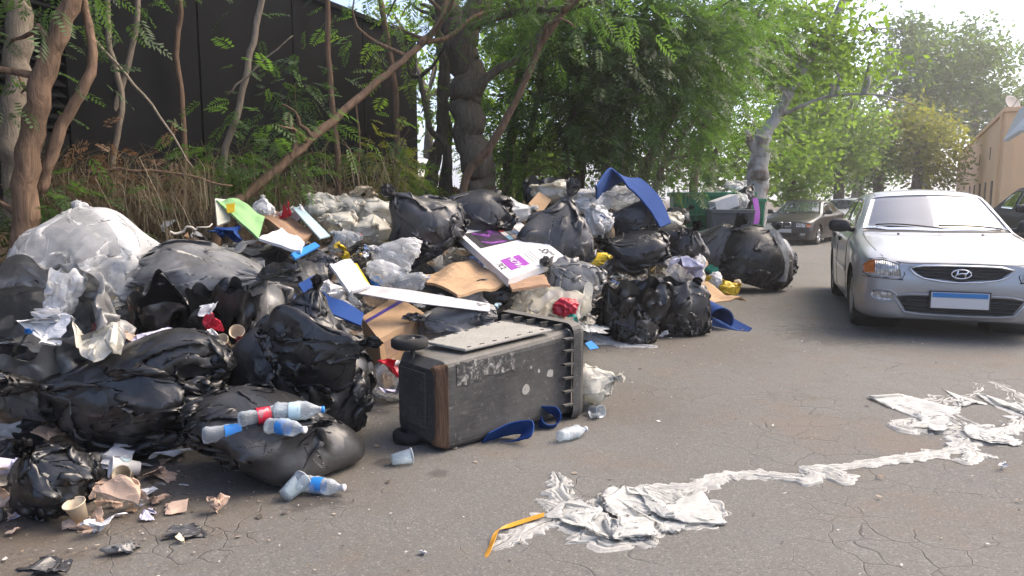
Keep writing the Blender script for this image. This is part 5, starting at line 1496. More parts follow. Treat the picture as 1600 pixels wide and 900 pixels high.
# left front
B('clear_sack', 'huge puffed clear plastic sack at the far left below the forked tree', (8, 314, 274, 560), 4.75, 'milky', 101, 'tied', 0.8, 0.5, rot=(R(-30), R(-12), 0), lump=0.25, taper=0.1, neck_len=0.05, nu=44, nv=28)
B('open_grey_sack', 'smoky grey open sack of mixed waste at the left edge', (-90, 396, 226, 700), 3.75, 'grey_film', 102, 'open', 0.75, 0.45, open_len=0.6, lean=(0.2, -0.1), rot=(R(38), 0, R(-12)), lump=0.35, taper=0.1, nu=44, nv=28)
B('grey_sack', 'long dusty grey sack lying behind the black bags on the left', (214, 372, 460, 520), 4.7, 'grey_film', 103, 'tied', 0.7, 0.4, rot=(R(80), 0, R(-60)), lump=0.4, taper=0.15)
B('black_bag', 'black glossy bag between the grey open sack and the red wrappers', (190, 420, 345, 600), 4.15, 'black_shiny', 104, 'open', 0.8, 0.55, open_len=0.3, lean=(0.3, -0.4), taper=0.5)
B('black_bag', 'torn black bag spilling red wrappers and cups', (290, 430, 420, 600), 4.25, 'black_shiny', 105, 'open', 0.8, 0.6, open_len=0.4, lean=(0.1, -0.6), taper=0.5)
B('black_bag', 'large wrinkled glossy black bag at the lower left', (88, 535, 382, 735), 3.62, 'black_shiny', 106, 'tied', 0.7, 0.6, rot=(R(60), R(10), R(30)), lump=0.45, taper=0.25, nu=44, nv=28)
B('black_bag', 'tall black bag with a pointed peak in front of the cardboard box', (362, 420, 592, 655), 3.95, 'black', 107, 'tied', 0.75, 0.6, lean=(0.1, 0.1), lump=0.5, taper=0.75, neck_len=0.06, nu=44, nv=28)
B('black_bag', 'black flap of film folded over the tall peaked bag', (405, 470, 580, 620), 3.72, 'black_shiny', 117, 'tied', 0.4, 0.7, rot=(R(70), R(20), R(10)), lump=0.5, taper=0.4)
B('black_bag', 'low slumped black bag with bottles in its open mouth', (300, 628, 562, 768), 3.32, 'black', 108, 'tied', 0.75, 0.5, rot=(R(20), R(66), R(-8)), lump=0.42, taper=0.3, neck_len=0.06, nu=44, nv=26)
B('black_bag', 'small crumpled black bag among paper cups at the bottom left', (24, 716, 168, 835), 2.88, 'black_shiny', 109, 'tied', 0.8, 0.7, rot=(R(40), R(-20), 0), lump=0.4)
# middle
B('black_bag', 'black bag leaning left of the printed carton', (606, 300, 735, 425), 6.2, 'black_grey', 121, 'tied', 0.7, 0.4, rot=(R(20), R(-35), 0), lump=0.35)
B('black_bag', 'wide black bag behind the printed carton', (680, 296, 812, 390), 6.7, 'black', 122, 'tied', 0.7, 0.4, rot=(R(60), 0, R(70)), lump=0.3)
B('black_bag', 'big black bag right behind the printed carton', (806, 302, 932, 425), 6.6, 'black_grey', 123, 'tied', 0.8, 0.6, rot=(0, R(12), 0), lump=0.5, taper=0.6)
B('black_bag', 'dark folded bag at the top of the pile among white sacks', (815, 274, 880, 330), 7.6, 'black', 124, 'open', 0.8, 0.4, open_len=0.4)
B('black_bag', 'black bag under the blue foam sheet', (948, 312, 1034, 385), 7.3, 'black_grey', 125, 'tied', 0.8, 0.45, rot=(R(10), R(-75), 0), neck_len=0.05)
B('black_bag', 'black bag in the middle right of the pile below the foam sheet', (925, 356, 1045, 430), 7.0, 'black', 126, 'tied', 0.8, 0.5, rot=(R(60), R(0), R(40)), lump=0.4)
B('black_bag', 'black bag left of the grey tied sack, low in the pile', (1025, 352, 1108, 415), 8.2, 'black', 127, 'tied', 0.8, 0.45, rot=(R(40), R(30), 0))
B('grey_sack', 'grey film sack draped right of the printed carton', (845, 398, 950, 500), 5.9, 'grey_film', 128, 'tied', 0.7, 0.6, rot=(R(30), R(-40), 0), lump=0.5)
B('black_bag', 'crumpled black bag in front of the yellow carrier', (928, 418, 1052, 520), 6.6, 'black_shiny', 129, 'open', 0.7, 0.65, open_len=0.6, lean=(0.2, -0.2), lump=0.5)
B('black_bag', 'small knotted black bag near the bubble film on the ground', (935, 465, 1010, 522), 6.75, 'black_shiny', 130, 'tied', 0.8, 0.6, rot=(R(50), 0, 0))
B('black_bag', 'black bag nearest the road beside the blue foam roll', (996, 438, 1110, 526), 7.0, 'black', 131, 'open', 0.75, 0.4, open_len=0.45, lean=(-0.4, 0.1), lump=0.35, taper=0.3)
B('grey_sack', 'tall grey sack left of the big tied black sack', (1052, 338, 1160, 440), 10.6, 'black_grey', 132, 'tied', 0.8, 0.3, rot=(R(20), R(25), 0), lump=0.25)
B('black_sack', 'big full black sack standing on the road near the cars', (1112, 346, 1236, 449), 10.4, 'black', 133, 'tied', 0.85, 0.30, neck_len=0.05, rot=(R(12), R(24), 0), lump=0.22, taper=0.15, lumps=8, nu=44, nv=28)
B('black_sack', 'small black sack half hidden behind the big full sack', (1188, 350, 1246, 425), 11.6, 'black_grey', 134, 'tied', 0.9, 0.3, rot=(0, R(-20), 0), neck_len=0.045)
B('black_bag', 'small black bag in front of the green container', (1040, 322, 1080, 352), 11.2, 'black', 135, 'tied', 0.9, 0.4, rot=(0, R(50), 0))
B('grey_sack', 'flattened dark sack squeezed behind the fallen bin', (640, 470, 780, 545), 5.0, 'grey_film', 136, 'tied', 0.6, 0.5, rot=(R(70), 0, R(50)), lump=0.4)
B('black_bag', 'small black bag under the cardboard flap behind the bin', (735, 435, 800, 480), 5.5, 'black_shiny', 137, 'tied', 0.8, 0.6, rot=(R(50), 0, 0), nu=26, nv=18)
B('black_bag', 'dark grey bag behind the yellow and white packet', (468, 392, 530, 450), 5.3, 'black_grey', 138, 'tied', 0.6, 0.5, rot=(R(60), R(30), 0), nu=26, nv=18)
B('grey_sack', 'grey sack between the big black bag and the red lump', (895, 385, 960, 450), 6.9, 'black_grey', 139, 'tied', 0.8, 0.5, rot=(R(50), R(-30), 0), nu=28, nv=18)
# white and clear film bags: heaps of carriers at the top of the pile
wh = [((472, 300, 540, 352), 6.7, 'ivory_film', 'pale bag at the left end of the heap of ivory bags'), ((520, 302, 580, 350), 6.8, 'ivory_film', 'pale bag in the back middle of the heap of ivory bags'),
      ((560, 308, 625, 365), 6.6, 'ivory_film', 'pale bag at the right end of the heap of ivory bags'), ((496, 330, 560, 378), 6.3, 'ivory_film', 'pale bag low at the front left of the heap of ivory bags'),
      ((545, 335, 612, 385), 6.25, 'ivory_film', 'pale bag low at the front right of the heap of ivory bags'), ((546, 290, 592, 318), 6.9, 'cup_cream', 'cream bag topping the heap of ivory bags'),
      ((512, 358, 570, 398), 5.9, 'haze_film', 'clear bag with yellow scraps below the heap of ivory bags')]
for i, (bx_, Y, m, lab) in enumerate(wh):
    B('carrier_bag', lab, bx_, Y, m, 150 + i, 'tied', 0.9, 0.7, rot=(R(30 + 25 * (i % 3)), R(-30 + 30 * (i % 3)), i), lump=0.5, nu=28, nv=18, group='pale carrier bags')
B('clear_bag', 'round clear bag left of the leaning black bag', (582, 370, 662, 430), 5.6, 'milky', 160, 'tied', 0.8, 0.5, rot=(R(60), R(20), 0), nu=28, nv=18)
B('clear_bag', 'clear bag with a blue thing inside beside the yellow packet', (574, 405, 640, 455), 5.25, 'milky', 161, 'tied', 0.8, 0.4, rot=(R(80), 0, 0), nu=28, nv=18)
B('clear_bag', 'clear bag lying just left of the brown cardboard flap', (612, 425, 676, 462), 5.2, 'haze_film', 162, 'tied', 0.8, 0.5, rot=(R(60), R(60), 0), nu=28, nv=18)
B('carrier_bag', 'white bag between the two black bags behind the printed carton', (765, 306, 835, 350), 7.0, 'carrier', 163, 'tied', 0.9, 0.6, rot=(R(50), R(20), 0), nu=28, nv=18, group='pale carrier bags')
B('carrier_bag', 'white sack spread along the pile top left of the foam sheet', (828, 280, 900, 318), 7.4, 'ivory_film', 164, 'tied', 0.9, 0.6, rot=(R(70), R(40), 0), nu=28, nv=18, group='pale carrier bags')
B('carrier_bag', 'white sack touching the left corner of the foam sheet', (880, 290, 955, 340), 7.3, 'carrier', 165, 'tied', 0.9, 0.65, rot=(R(70), R(-40), 0), nu=28, nv=18, group='pale carrier bags')
B('clear_bag', 'clear bag under the peak of the foam sheet', (940, 290, 1005, 330), 7.5, 'milky', 166, 'tied', 0.9, 0.6, rot=(R(60), R(30), 0), nu=28, nv=18)
B('carrier_bag', 'white bag peeping between the black bags below the foam sheet', (905, 320, 960, 372), 7.0, 'carrier', 167, 'tied', 0.9, 0.65, rot=(R(40), R(-30), 0), nu=28, nv=18, group='pale carrier bags')
B('carrier_bag', 'white bag right of the foam sheet bottom', (1005, 330, 1066, 368), 8.6, 'ivory_film', 168, 'tied', 0.9, 0.65, rot=(R(60), R(20), 0), nu=28, nv=18, group='pale carrier bags')
B('carrier_bag', 'bundle of pale film just behind the rim of the fallen bin', (788, 438, 925, 505), 5.6, 'ivory_film', 169, 'open', 0.6, 0.6, open_len=0.5, lean=(0.3, -0.3), lump=0.5, nu=34, nv=20, group='pale carrier bags')
B('carrier_bag', 'ivory bag on the ground beside the mouth of the fallen bin', (888, 562, 960, 632), 4.45, 'ivory_film', 170, 'tied', 0.9, 0.5, rot=(R(30), R(60), 0), group='pale carrier bags')
B('carrier_bag', 'pale grey paper-like bag right of the crumpled black bags', (1035, 395, 1105, 440), 7.9, 'carrier', 171, 'open', 0.7, 0.6, open_len=0.7, nu=28, nv=18, group='pale carrier bags')
B('carrier_bag', 'white carrier bag standing in the mouth of the grey open sack', (68, 416, 142, 492), 3.72, 'carrier', 172, 'open', 0.7, 0.45, open_len=0.7, lean=(0.2, 0.0), nu=30, nv=20, group='pale carrier bags')
B('clear_bag', 'clear bag holding a bottle left in the mouth of the slumped bag', (318, 630, 420, 706), 3.45, 'haze_film', 173, 'tied', 0.5, 0.4, rot=(R(60), R(60), R(20)), nu=28, nv=18)
B('clear_bag', 'clear bag with red print beside the cardboard box', (580, 548, 645, 618), 4.6, 'milky', 174, 'tied', 0.8, 0.5, rot=(R(40), R(30), 0), nu=28, nv=18)
B('carrier_bag', 'white bag under the brown board by the green carton', (395, 308, 430, 336), 6.0, 'carrier', 175, 'tied', 0.9, 0.4, nu=26, nv=16, group='pale carrier bags')
B('yellow_bag', 'yellow carrier bag among the black bags', (898, 394, 955, 416), 6.55, 'yellow', 176, 'tied', 0.9, 0.5, rot=(R(70), 0, 0), nu=28, nv=16)
B('yellow_bag', 'yellow bag on the road edge before the big full sack', (1120, 420, 1155, 452), 9.4, 'yellow', 177, 'tied', 0.9, 0.5, rot=(R(50), R(30), 0), nu=26, nv=16)
# ------------------------------------------------------------------ the fallen wheelie bin
bA_ = gnd(690, 714); bB_ = gnd(905, 655)
ax_ = np.array([bB_.x - bA_.x, bB_.y - bA_.y]); Lb = float(np.linalg.norm(ax_)); ax_ /= Lb
fn = np.array([ax_[1], -ax_[0]])                     # towards the camera
binr = empty('wheelie_bin', (bA_.x, bA_.y, 0.008), math.atan2(ax_[1], ax_[0]), 'battered black wheelie bin lying on its side on the asphalt', 'bin')
# local: x along the bin (base to rim), y away from camera (depth), z up
def ring(x, y0, y1, z0, z1, r=0.05, k=4):
    P = []
    for cy, cz, a0 in ((y1 - r, z1 - r, 0), (y0 + r, z1 - r, 90), (y0 + r, z0 + r, 180), (y1 - r, z0 + r, 270)):
        for i in range(k + 1):
            a = R(a0 + 90 * i / k); P.append((x, cy + r * math.cos(a), cz + r * math.sin(a)))
    return P
def loft(rings, cap0=True, cap1=False):
    V = [p for r_ in rings for p in r_]; n = len(rings[0])
    F = [(i * n + k, i * n + (k + 1) % n, (i + 1) * n + (k + 1) % n, (i + 1) * n + k) for i in range(len(rings) - 1) for k in range(n)]
    if cap0: F.append(tuple(range(n - 1, -1, -1)))
    if cap1: F.append(tuple((len(rings) - 1) * n + k for k in range(n)))
    return V, F
Lr = Lb + 0.02
rg = []
for t in np.linspace(0, 1, 12):
    x = 0.05 + t * (Lr - 0.12)
    rg.append(ring(x, 0.015 * (1 - t) + 0.03 * t - 0.03 * math.sin(PI * t) * 0.3, 0.44 + 0.20 * t, 0.0 + 0.02 * t, 0.47 + 0.06 * t))
outer = [ring(0.0, 0.06, 0.40, 0.045, 0.425, 0.05)] + rg
inner = [[(p[0] + 0.03, 0.35 + (p[1] - 0.35) * 0.93, 0.27 + (p[2] - 0.27) * 0.93) for p in r_] for r_ in reversed(rg[:])]
V, F = loft(outer + [ring(Lr - 0.065, 0.025, 0.645, 0.015, 0.535)] + inner, True, True)
MB().add(V, F).build('bin_body', M['bin'], binr, False, 0.006)
V, F = loft([ring(Lr - 0.085, -0.012, 0.685, -0.004, 0.572, 0.06), ring(Lr - 0.03, -0.018, 0.69, -0.006, 0.578, 0.06), ring(Lr, -0.008, 0.68, 0.0, 0.568, 0.06), ring(Lr, 0.03, 0.64, 0.035, 0.53, 0.05), ring(Lr - 0.05, 0.03, 0.64, 0.035, 0.53, 0.05)], False, False)
MB().add(V, F).build('rim', M['bin'], binr, False, 0.004)
for z in (0.10, 0.18, 0.26, 0.34, 0.42, 0.49):
    MB().box((Lr - 0.12, -0.002, z), (0.07, 0.03, 0.010)).build('rim_rib', M['bin'], binr)
for y in (0.08, 0.2, 0.32, 0.44, 0.56):
    MB().box((Lr - 0.12, y, 0.548), (0.07, 0.010, 0.03)).build('rim_rib', M['bin'], binr)
# worn foot edge
V, F = loft([ring(0.001, 0.045, 0.10, 0.03, 0.44, 0.02), ring(0.055, 0.005, 0.075, 0.012, 0.46, 0.02)], True, True)
MB().add(V, F).build('worn_edge', M['rusty'], binr, False, 0.006)
MB().box((-0.004, 0.25, 0.25), (0.012, 0.24, 0.30)).build('base_plate', M['bin'], binr, bevel=0.01)
# side panel on top
c = [(0.20, 0.06, 0.500), (0.80, 0.04, 0.540), (0.74, 0.43, 0.545), (0.14, 0.36, 0.505)]
PV = [(p[0], p[1], p[2] + 0.012) for p in c] + [(p[0], p[1], p[2] - 0.004) for p in c]
sp = MB().add(PV, [(0, 1, 2, 3), (7, 6, 5, 4), (0, 4, 5, 1), (1, 5, 6, 2), (2, 6, 7, 3), (3, 7, 4, 0)]).build('side_panel', M['dusty'], binr, bevel=0.006)
for i in range(7):
    t = (i + 0.5) / 7
    for e in (0.07, 0.93):
        pa = np.array(c[0]) * (1 - t) * (1 - e) + np.array(c[1]) * t * (1 - e) + np.array(c[2]) * t * e + np.array(c[3]) * (1 - t) * e
        MB().box((pa[0], pa[1], pa[2] + 0.0135), (0.022, 0.010, 0.004)).build('panel_slot', M['bin'], sp)
# torn sticker and chips on the face
def skin(x, z):
    t = (x - 0.05) / (Lr - 0.12); return 0.015 * (1 - t) + 0.03 * t - 0.009 * math.sin(PI * t)
rs = np.random.RandomState(4)
PV = []
xs = np.linspace(0.11, 0.50, 12)
top = [(x, 0.455 + 0.01 * x + 0.006 * rs.normal()) for x in xs]; bot = [(x, 0.335 + 0.10 * (x - 0.11) + 0.012 * rs.normal()) for x in xs]
V = [(x, skin(x, z) - 0.0035, z) for x, z in top] + [(x, skin(x, z) - 0.0035, z) for x, z in bot]
V += [(x, y + 0.006, z) for x, y, z in V]
F = [(i, i + 12, i + 13, i + 1) for i in range(11)] + [(i, i + 1, i + 25, i + 24) for i in range(11)] + [(i + 12, i + 36, i + 37, i + 13) for i in range(11)]
MB().add(V, F).build('torn_sticker', M['sticker'], binr)
for (x, z, s) in ((0.58, 0.24, 0.035), (0.77, 0.30, 0.03), (0.68, 0.33, 0.012), (0.62, 0.36, 0.010)):
    n = 9; P = [(x + s * (0.6 + 0.5 * rs.rand()) * math.cos(2 * PI * i / n), 0, z + s * (0.6 + 0.5 * rs.rand()) * math.sin(2 * PI * i / n)) for i in range(n)]
    P = [(a, skin(a, b) - 0.003, b) for a, _, b in P]
    MB().add(P + [(a, y + 0.006, b) for a, y, b in P], [tuple(range(n))] + [(i, i + n, (i + 1) % n + n, (i + 1) % n) for i in range(n)]).build('paint_chip', M['dusty'], binr)
# axle and wheels
MB().tube([(0.03, 0.30, 0.02), (0.03, 0.30, 0.56)], 0.012, 10).build('axle', M['bin'], binr, True)
for z0, nm in ((0.505, 1), (0.0, -1)):
    Mx = Matrix.Translation((0.015, 0.305, z0))
    w = MB().lathe([(0.055, 0.0), (0.085, 0.0), (0.098, 0.010), (0.10, 0.028), (0.098, 0.046), (0.085, 0.056), (0.06, 0.056), (0.055, 0.03)], 30, Mx, cap=False).build('wheel', M['rubber'], binr, True)
    hb = MB().lathe([(0.001, 0.05), (0.02, 0.05), (0.022, 0.03), (0.056, 0.028)], 20, Mx, cap=False)
    for s in range(6):
        a = 2 * PI * s / 6; hb.tube([Mx @ Vector((0.018 * math.cos(a), 0.018 * math.sin(a), 0.04)), Mx @ Vector((0.056 * math.cos(a), 0.056 * math.sin(a), 0.04))], 0.006, 5)
    hb.build('hub', M['trim'], w, True)

# ------------------------------------------------------------------ containers in the back
def container(name, label, x0, x1, y_top, Y, depth, h, mat, group=None, lid=False):
    a = at(x0, y_top, Y); b = at(x1, y_top, Y)
    w = b.x - a.x; cx = (a.x + b.x) / 2
    root = empty(name, (cx, Y, float(zroad(cx, Y)) + 0.006), R(-8), label, 'container' if 'cont' in name else 'bin', group)
    def rr(z, f, fd): return [(-w / 2 * f, -0.0 + depth * (1 - fd) / 2, z), (w / 2 * f, depth * (1 - fd) / 2, z), (w / 2 * f, depth * (1 + fd) / 2, z), (-w / 2 * f, depth * (1 + fd) / 2, z)]
    rings_ = [rr(0.12, 0.86, 0.80), rr(h * 0.75, 0.95, 0.94), rr(h - 0.06, 0.97, 0.97), rr(h - 0.06, 0.93, 0.93), rr(0.2, 0.82, 0.76)]
    V, F = loft(rings_, True, True); MB().add(V, F).build('tub', M[mat], root, bevel=0.015)
    V, F = loft([rr(h - 0.07, 0.98, 0.98), rr(h - 0.07, 1.04, 1.04), rr(h, 1.04, 1.04), rr(h, 0.94, 0.94), rr(h - 0.07, 0.94, 0.94)]); MB().add(V, F).build('rim', M[mat], root, bevel=0.01)
    for t in np.linspace(-0.42, 0.42, 5):
        MB().box((t * w, 0.02, h * 0.52), (0.035, 0.05, h * 0.62)).build('rib', M[mat], root, bevel=0.005)
    MB().box((0, 0.01, h * 0.72), (w * 0.92, 0.05, 0.035)).build('rib', M[mat], root, bevel=0.005)
    for sx in (-0.36, 0.36):
        for sy in (0.18, 0.82):
            MB().lathe([(0.03, -0.025), (0.075, -0.025), (0.08, 0), (0.075, 0.025), (0.03, 0.025)], 16, Matrix.Translation((sx * w, sy * depth, 0.08)) @ Matrix.Rotation(PI / 2, 4, 'Y')).build('wheel', M['rubber'], root, True)
    return root, w, h
container('waste_container', 'large green wheeled waste container heaped with rubbish', 1052, 1178, 299, 12.6, 1.0, 1.40, 'skip_green')
container('waste_container', 'second green container mostly hidden right of the grey bin', 1150, 1196, 312, 13.8, 0.9, 1.30, 'skip_green')
container('grey_wheelie_bin', 'grey wheelie bin holding a white foam block before the green container', 1112, 1178, 328, 11.7, 0.7, 1.12, 'grey_bin')
board('foam_block', 'white foam packing block sticking out of the grey bin', [(1108, 326, 11.9), (1150, 306, 12.0), (1150, 306, 12.3), (1108, 326, 12.3)], 0.02, 'card_white', 'foam')
mb = MB(); q = at(1130, 330, 12.05)
mb.box((0, 0, 0.12), (0.40, 0.25, 0.20), Euler((0, R(-18), R(10))).to_matrix()); o = mb.build('foam_packaging', M['card_white'], None, bevel=0.01); o.location = q; tag(o, 'chunky white foam packaging in the grey bin top', 'foam')
for i, (bx_, Y, m, lab) in enumerate([((1092, 290, 1136, 305), 12.9, 'ivory_film', 'ivory bag on the left of the green container load'), ((1128, 282, 1165, 308), 12.9, 'carrier', 'tall white bag standing in the green container'), ((1145, 290, 1180, 330), 12.5, 'black_grey', 'dark bag hanging over the right end of the green container'), ((1148, 300, 1170, 330), 12.1, 'carrier', 'white bag hanging over the grey bin')]):
    bag('carrier_bag', lab, bx_, Y, m, 190 + i, 'tied', 0.9, 0.6, rot=(R(40), R(20), i), nu=26, nv=16, group='bags in the containers')
strip('purple_strap', 'purple strap hanging down the end of the grey bin', [at(1180, 310, 11.75), at(1183, 335, 11.72), at(1181, 350, 11.7)], (0.05, 0.02, 0), 0.01, 'purple', 'strap')

# ------------------------------------------------------------------ printed carton
tv, C, nr = board('printed_carton', 'white flat-screen television carton lying on the pile, printed 55', [(712, 362, 6.35), (812, 346, 6.95), (884, 402, 6.05), (795, 436, 5.35)], 0.06, 'card_white', 'carton', n=6)
o0 = sum(C) / 4
def onc(u, v, off=0.003): return C[0] * (1 - u) * (1 - v) + C[1] * u * (1 - v) + C[2] * u * v + C[3] * (1 - u) * v + nr * off - o0
def cprint(name, u0, u1, v0, v1, mat, off=0.003, parent=tv):
    P = [onc(u0, v0, off), onc(u1, v0, off), onc(u1, v1, off), onc(u0, v1, off)]
    P += [p - nr * 0.0025 for p in P]
    return MB().add(P, [(0, 1, 2, 3), (0, 4, 5, 1), (1, 5, 6, 2), (2, 6, 7, 3), (3, 7, 4, 0)]).build(name, M[mat] if isinstance(mat, str) else mat, parent)
def tvmat():
    k = NT('screen_print'); co = k.coord(); a = k.noise(co, 4.5, 3, 0.6, 2.0)
    return k.done(k.bsdf(Base_Color=k.ramp(a, [(0.45, (0.02, 0.018, 0.022)), (0.56, (0.10, 0.02, 0.16)), (0.62, (0.33, 0.10, 0.40)), (0.68, (0.03, 0.025, 0.03))]), Roughness=0.4))
pic = cprint('picture', 0.07, 0.80, 0.08, 0.42, 'ink')
cprint('picture_screen', 0.16, 0.52, 0.10, 0.405, tvmat(), 0.006, pic)
cols = [(0.40, 0.06, 0.07), (0.06, 0.06, 0.07), (0.42, 0.30, 0.22), (0.55, 0.52, 0.50), (0.12, 0.14, 0.16), (0.10, 0.16, 0.26), (0.16, 0.30, 0.40), (0.35, 0.25, 0.20), (0.20, 0.35, 0.45)]
for i in range(9):
    u = 0.54 + (i % 3) * 0.085; v = 0.10 + (i // 3) * 0.10
    cprint('picture_tile', u, u + 0.075, v, v + 0.09, simple('tile_print', cols[i], 0.45, 0, 0.3, 20), 0.006, pic)
pp = cprint('purple_box', 0.14, 0.44, 0.70, 0.90, 'purple')
def ctext(txt, u, v, size, mat, du=(1, 0), parent=tv, off=0.006):
    cu = bpy.data.curves.new('lettering', 'FONT'); cu.body = txt; cu.size = size; cu.align_x = 'CENTER'; cu.align_y = 'CENTER'; cu.extrude = 0.0008
    o = bpy.data.objects.new('lettering', cu); COL.objects.link(o); o.parent = parent
    e = (onc(u + du[0] * 0.05, v + du[1] * 0.05) - onc(u, v)); X_ = Vector(e).normalized(); Z_ = Vector(nr); Y_ = Z_.cross(X_)
    o.matrix_local = Matrix(((X_.x, Y_.x, Z_.x, onc(u, v, off)[0]), (X_.y, Y_.y, Z_.y, onc(u, v, off)[1]), (X_.z, Y_.z, Z_.z, onc(u, v, off)[2]), (0, 0, 0, 1)))
    cu.materials.append(M[mat])
    bpy.context.view_layer.update()
    me = bpy.data.meshes.new_from_object(o.evaluated_get(bpy.context.evaluated_depsgraph_get()))
    q = bpy.data.objects.new('lettering', me); COL.objects.link(q); q.parent = parent; q.matrix_local = o.matrix_local.copy()
    bpy.data.objects.remove(o); q.name = 'lettering'
    return q
ctext('MOVI', 0.28, 0.80, 0.10, 'paper', (0, 1), tv, 0.006)
ctext('TCL', 0.07, 0.80, 0.08, 'ink', (0, 1))
ctext('55"', 0.82, 0.80, 0.12, 'ink', (0, 1))
for i in range(3): cprint('print_line', 0.52 + 0.05 * i, 0.527 + 0.05 * i, 0.68, 0.90, 'dusty')
for (u, v) in ((0.90, 0.20), (0.93, 0.24), (0.95, 0.52), (0.86, 0.55), (0.92, 0.60)): cprint('print_mark', u, u + 0.025, v, v + 0.02, 'ink')
board('carton_flap', 'plain brown cardboard flap left of the printed carton', [(655, 430, 5.5), (735, 405, 6.1), (790, 440, 5.45), (715, 460, 4.95)], 0.02, 'card', warp=0.07, seed=3)
board('carton_flap', 'second brown cardboard sheet peeping out below the printed carton', [(795, 442, 5.4), (850, 428, 5.7), (860, 445, 5.4), (800, 452, 5.2)], 0.02, 'card_dark', warp=0.02)
# brown box with tape
bx4 = [(565, 495, 4.95), (620, 462, 5.35), (665, 490, 5.0), (592, 530, 4.55)]
cb, Cb, nb_ = board('cardboard_box', 'brown cardboard box with violet tape behind the tall peaked bag', bx4, 0.36, 'card', 'box', n=4)
ob = sum(Cb) / 4
def onb(u, v, off): return Cb[0] * (1 - u) * (1 - v) + Cb[1] * u * (1 - v) + Cb[2] * u * v + Cb[3] * (1 - u) * v + nb_ * off - ob
P = [onb(0, .20, .003), onb(1, .20, .003), onb(1, .30, .003), onb(0, .30, .003)]; P += [p - nb_ * 0.0025 for p in P]
MB().add(P, [(0, 1, 2, 3), (0, 4, 5, 1), (2, 6, 7, 3), (1, 5, 6, 2), (3, 7, 4, 0)]).build('violet_tape', M['violet_tape'], cb)
board('box_flap', None, [(600, 535, 4.5), (628, 520, 4.55), (622, 552, 4.5), (604, 560, 4.45)], 0.006, 'card_dark', parent=None)[0].name
fl = bpy.data.objects[[o.name for o in COL.objects if o.name.startswith('box_flap')][-1]]; fl.location = fl.location - cb.location; fl.parent = cb
# long white sheet lying across the box
strip('grey_board', 'long bent pale grey board lying across the brown box', [at(552, 450, 4.9), at(640, 463, 4.85), at(765, 481, 4.95)], [(0.0, 0.07, 0.02), (0.0, 0.07, 0.03), (0, 0.05, 0.02)], 0.006, 'grey_board', 'board', n=30)
# packets and boards left of centre
board('green_carton', 'green and cream printed carton standing at the back left of the pile', [(338, 312, 5.7), (372, 310, 5.8), (414, 338, 5.8), (404, 372, 5.4)], 0.02, 'green_card', 'carton', warp=0.03)
board('cream_carton', 'cream carton panel left of the green carton', [(336, 310, 5.72), (358, 312, 5.8), (360, 345, 5.6), (340, 352, 5.5)], 0.02, 'cream_card', 'carton')
board('yellow_label', 'small yellow label on the cream carton', [(353, 319, 5.6), (367, 317, 5.6), (366, 331, 5.55), (355, 333, 5.55)], 0.004, 'yellow', 'label')
strip('blue_cloth', 'folded blue cloth below the green carton', [at(330, 372, 5.35), at(345, 358, 5.5), at(362, 356, 5.5), at(378, 366, 5.4)], [(0.0, 0.05, -0.05)], 0.015, 'blue_foam', 'cloth') if False else crumple('blue_cloth', 'folded blue cloth below the green carton', (328, 352, 380, 380), 5.4, 'blue_foam', 41, 0.7, 'cloth', None)
board('brown_board', 'long brown board lying beyond the grey sack', [(398, 330, 6.3), (425, 326, 6.7), (500, 360, 6.0), (470, 378, 5.5)], 0.03, 'card_dark', 'board', warp=0.06)
board('pale_strip', 'pale blue plastic strip leaning on the ivory bags', [(458, 325, 6.3), (470, 322, 6.5), (516, 368, 5.8), (500, 372, 5.6)], 0.012, 'pale_blue', 'strip')
crumple('red_wrapper', 'red and white wrapper by the brown board at the back', (434, 314, 458, 345), 6.3, 'red', 42, 0.6, 'wrapper', None, 4, 0.6)
crumple('white_wrapper', 'white paper wrapper right of the red wrapper at the back', (452, 318, 476, 348), 6.35, 'paper', 43, 0.6, 'wrapper', None, 4, 0.6)
board('white_board', 'white plastic tray lying on the grey sack edge', [(404, 372, 5.2), (440, 356, 5.6), (476, 378, 5.3), (470, 392, 5.0)], 0.02, 'card_white', 'tray', warp=0.03, seed=8)
board('blue_strip', 'bright blue plastic strip beside the grey sack', [(455, 396, 4.95), (492, 378, 5.4), (500, 384, 5.35), (462, 404, 4.9)], 0.015, 'blue_bright', 'strip')
board('plastic_sheet', 'dark grey plastic panel behind the packet', [(462, 402, 5.2), (508, 396, 5.4), (516, 440, 5.05), (474, 442, 4.9)], 0.02, 'black_grey', 'panel', warp=0.04)
pk, _, _ = board('packet', 'white and yellow printed packet lying in the middle of the pile', [(515, 412, 5.1), (548, 404, 5.3), (580, 448, 4.9), (546, 456, 4.75)], 0.02, 'card_white', 'packet', warp=0.02)
board('packet', 'yellow side of a packet next to the clear bag', [(546, 410, 5.26), (558, 412, 5.3), (580, 448, 4.95), (568, 452, 4.85)], 0.012, 'yellow', 'packet')
crumple('foil_ball', 'crumpled ball of foil and film left of the packet', (498, 436, 538, 470), 4.75, 'carrier', 44, 0.9, 'foil', None, 4, 0.6, 2.2)
crumple('clear_scrap', 'crumpled clear wrapper hanging below the packet', (544, 452, 566, 486), 4.7, 'haze_film', 45, 0.6, 'wrapper', None, 4, 0.6, 2.2)
strip('blue_fabric', 'dark blue fabric band running down beside the box', [at(478, 438, 4.9), at(500, 470, 4.6), at(530, 482, 4.5), at(566, 500, 4.5)], [(0.03, 0.08, 0.02), (0.02, 0.07, 0.03), (0.02, 0.07, 0.03), (0.0, 0.05, 0.03)], 0.012, 'blue_foam', 'fabric', n=24)
crumple('blue_scrap', 'bright blue ball inside the clear bag', (578, 432, 600, 452), 5.2, 'blue_bright', 46, 0.9, 'scrap', None, 3, 0.2, ball=True)
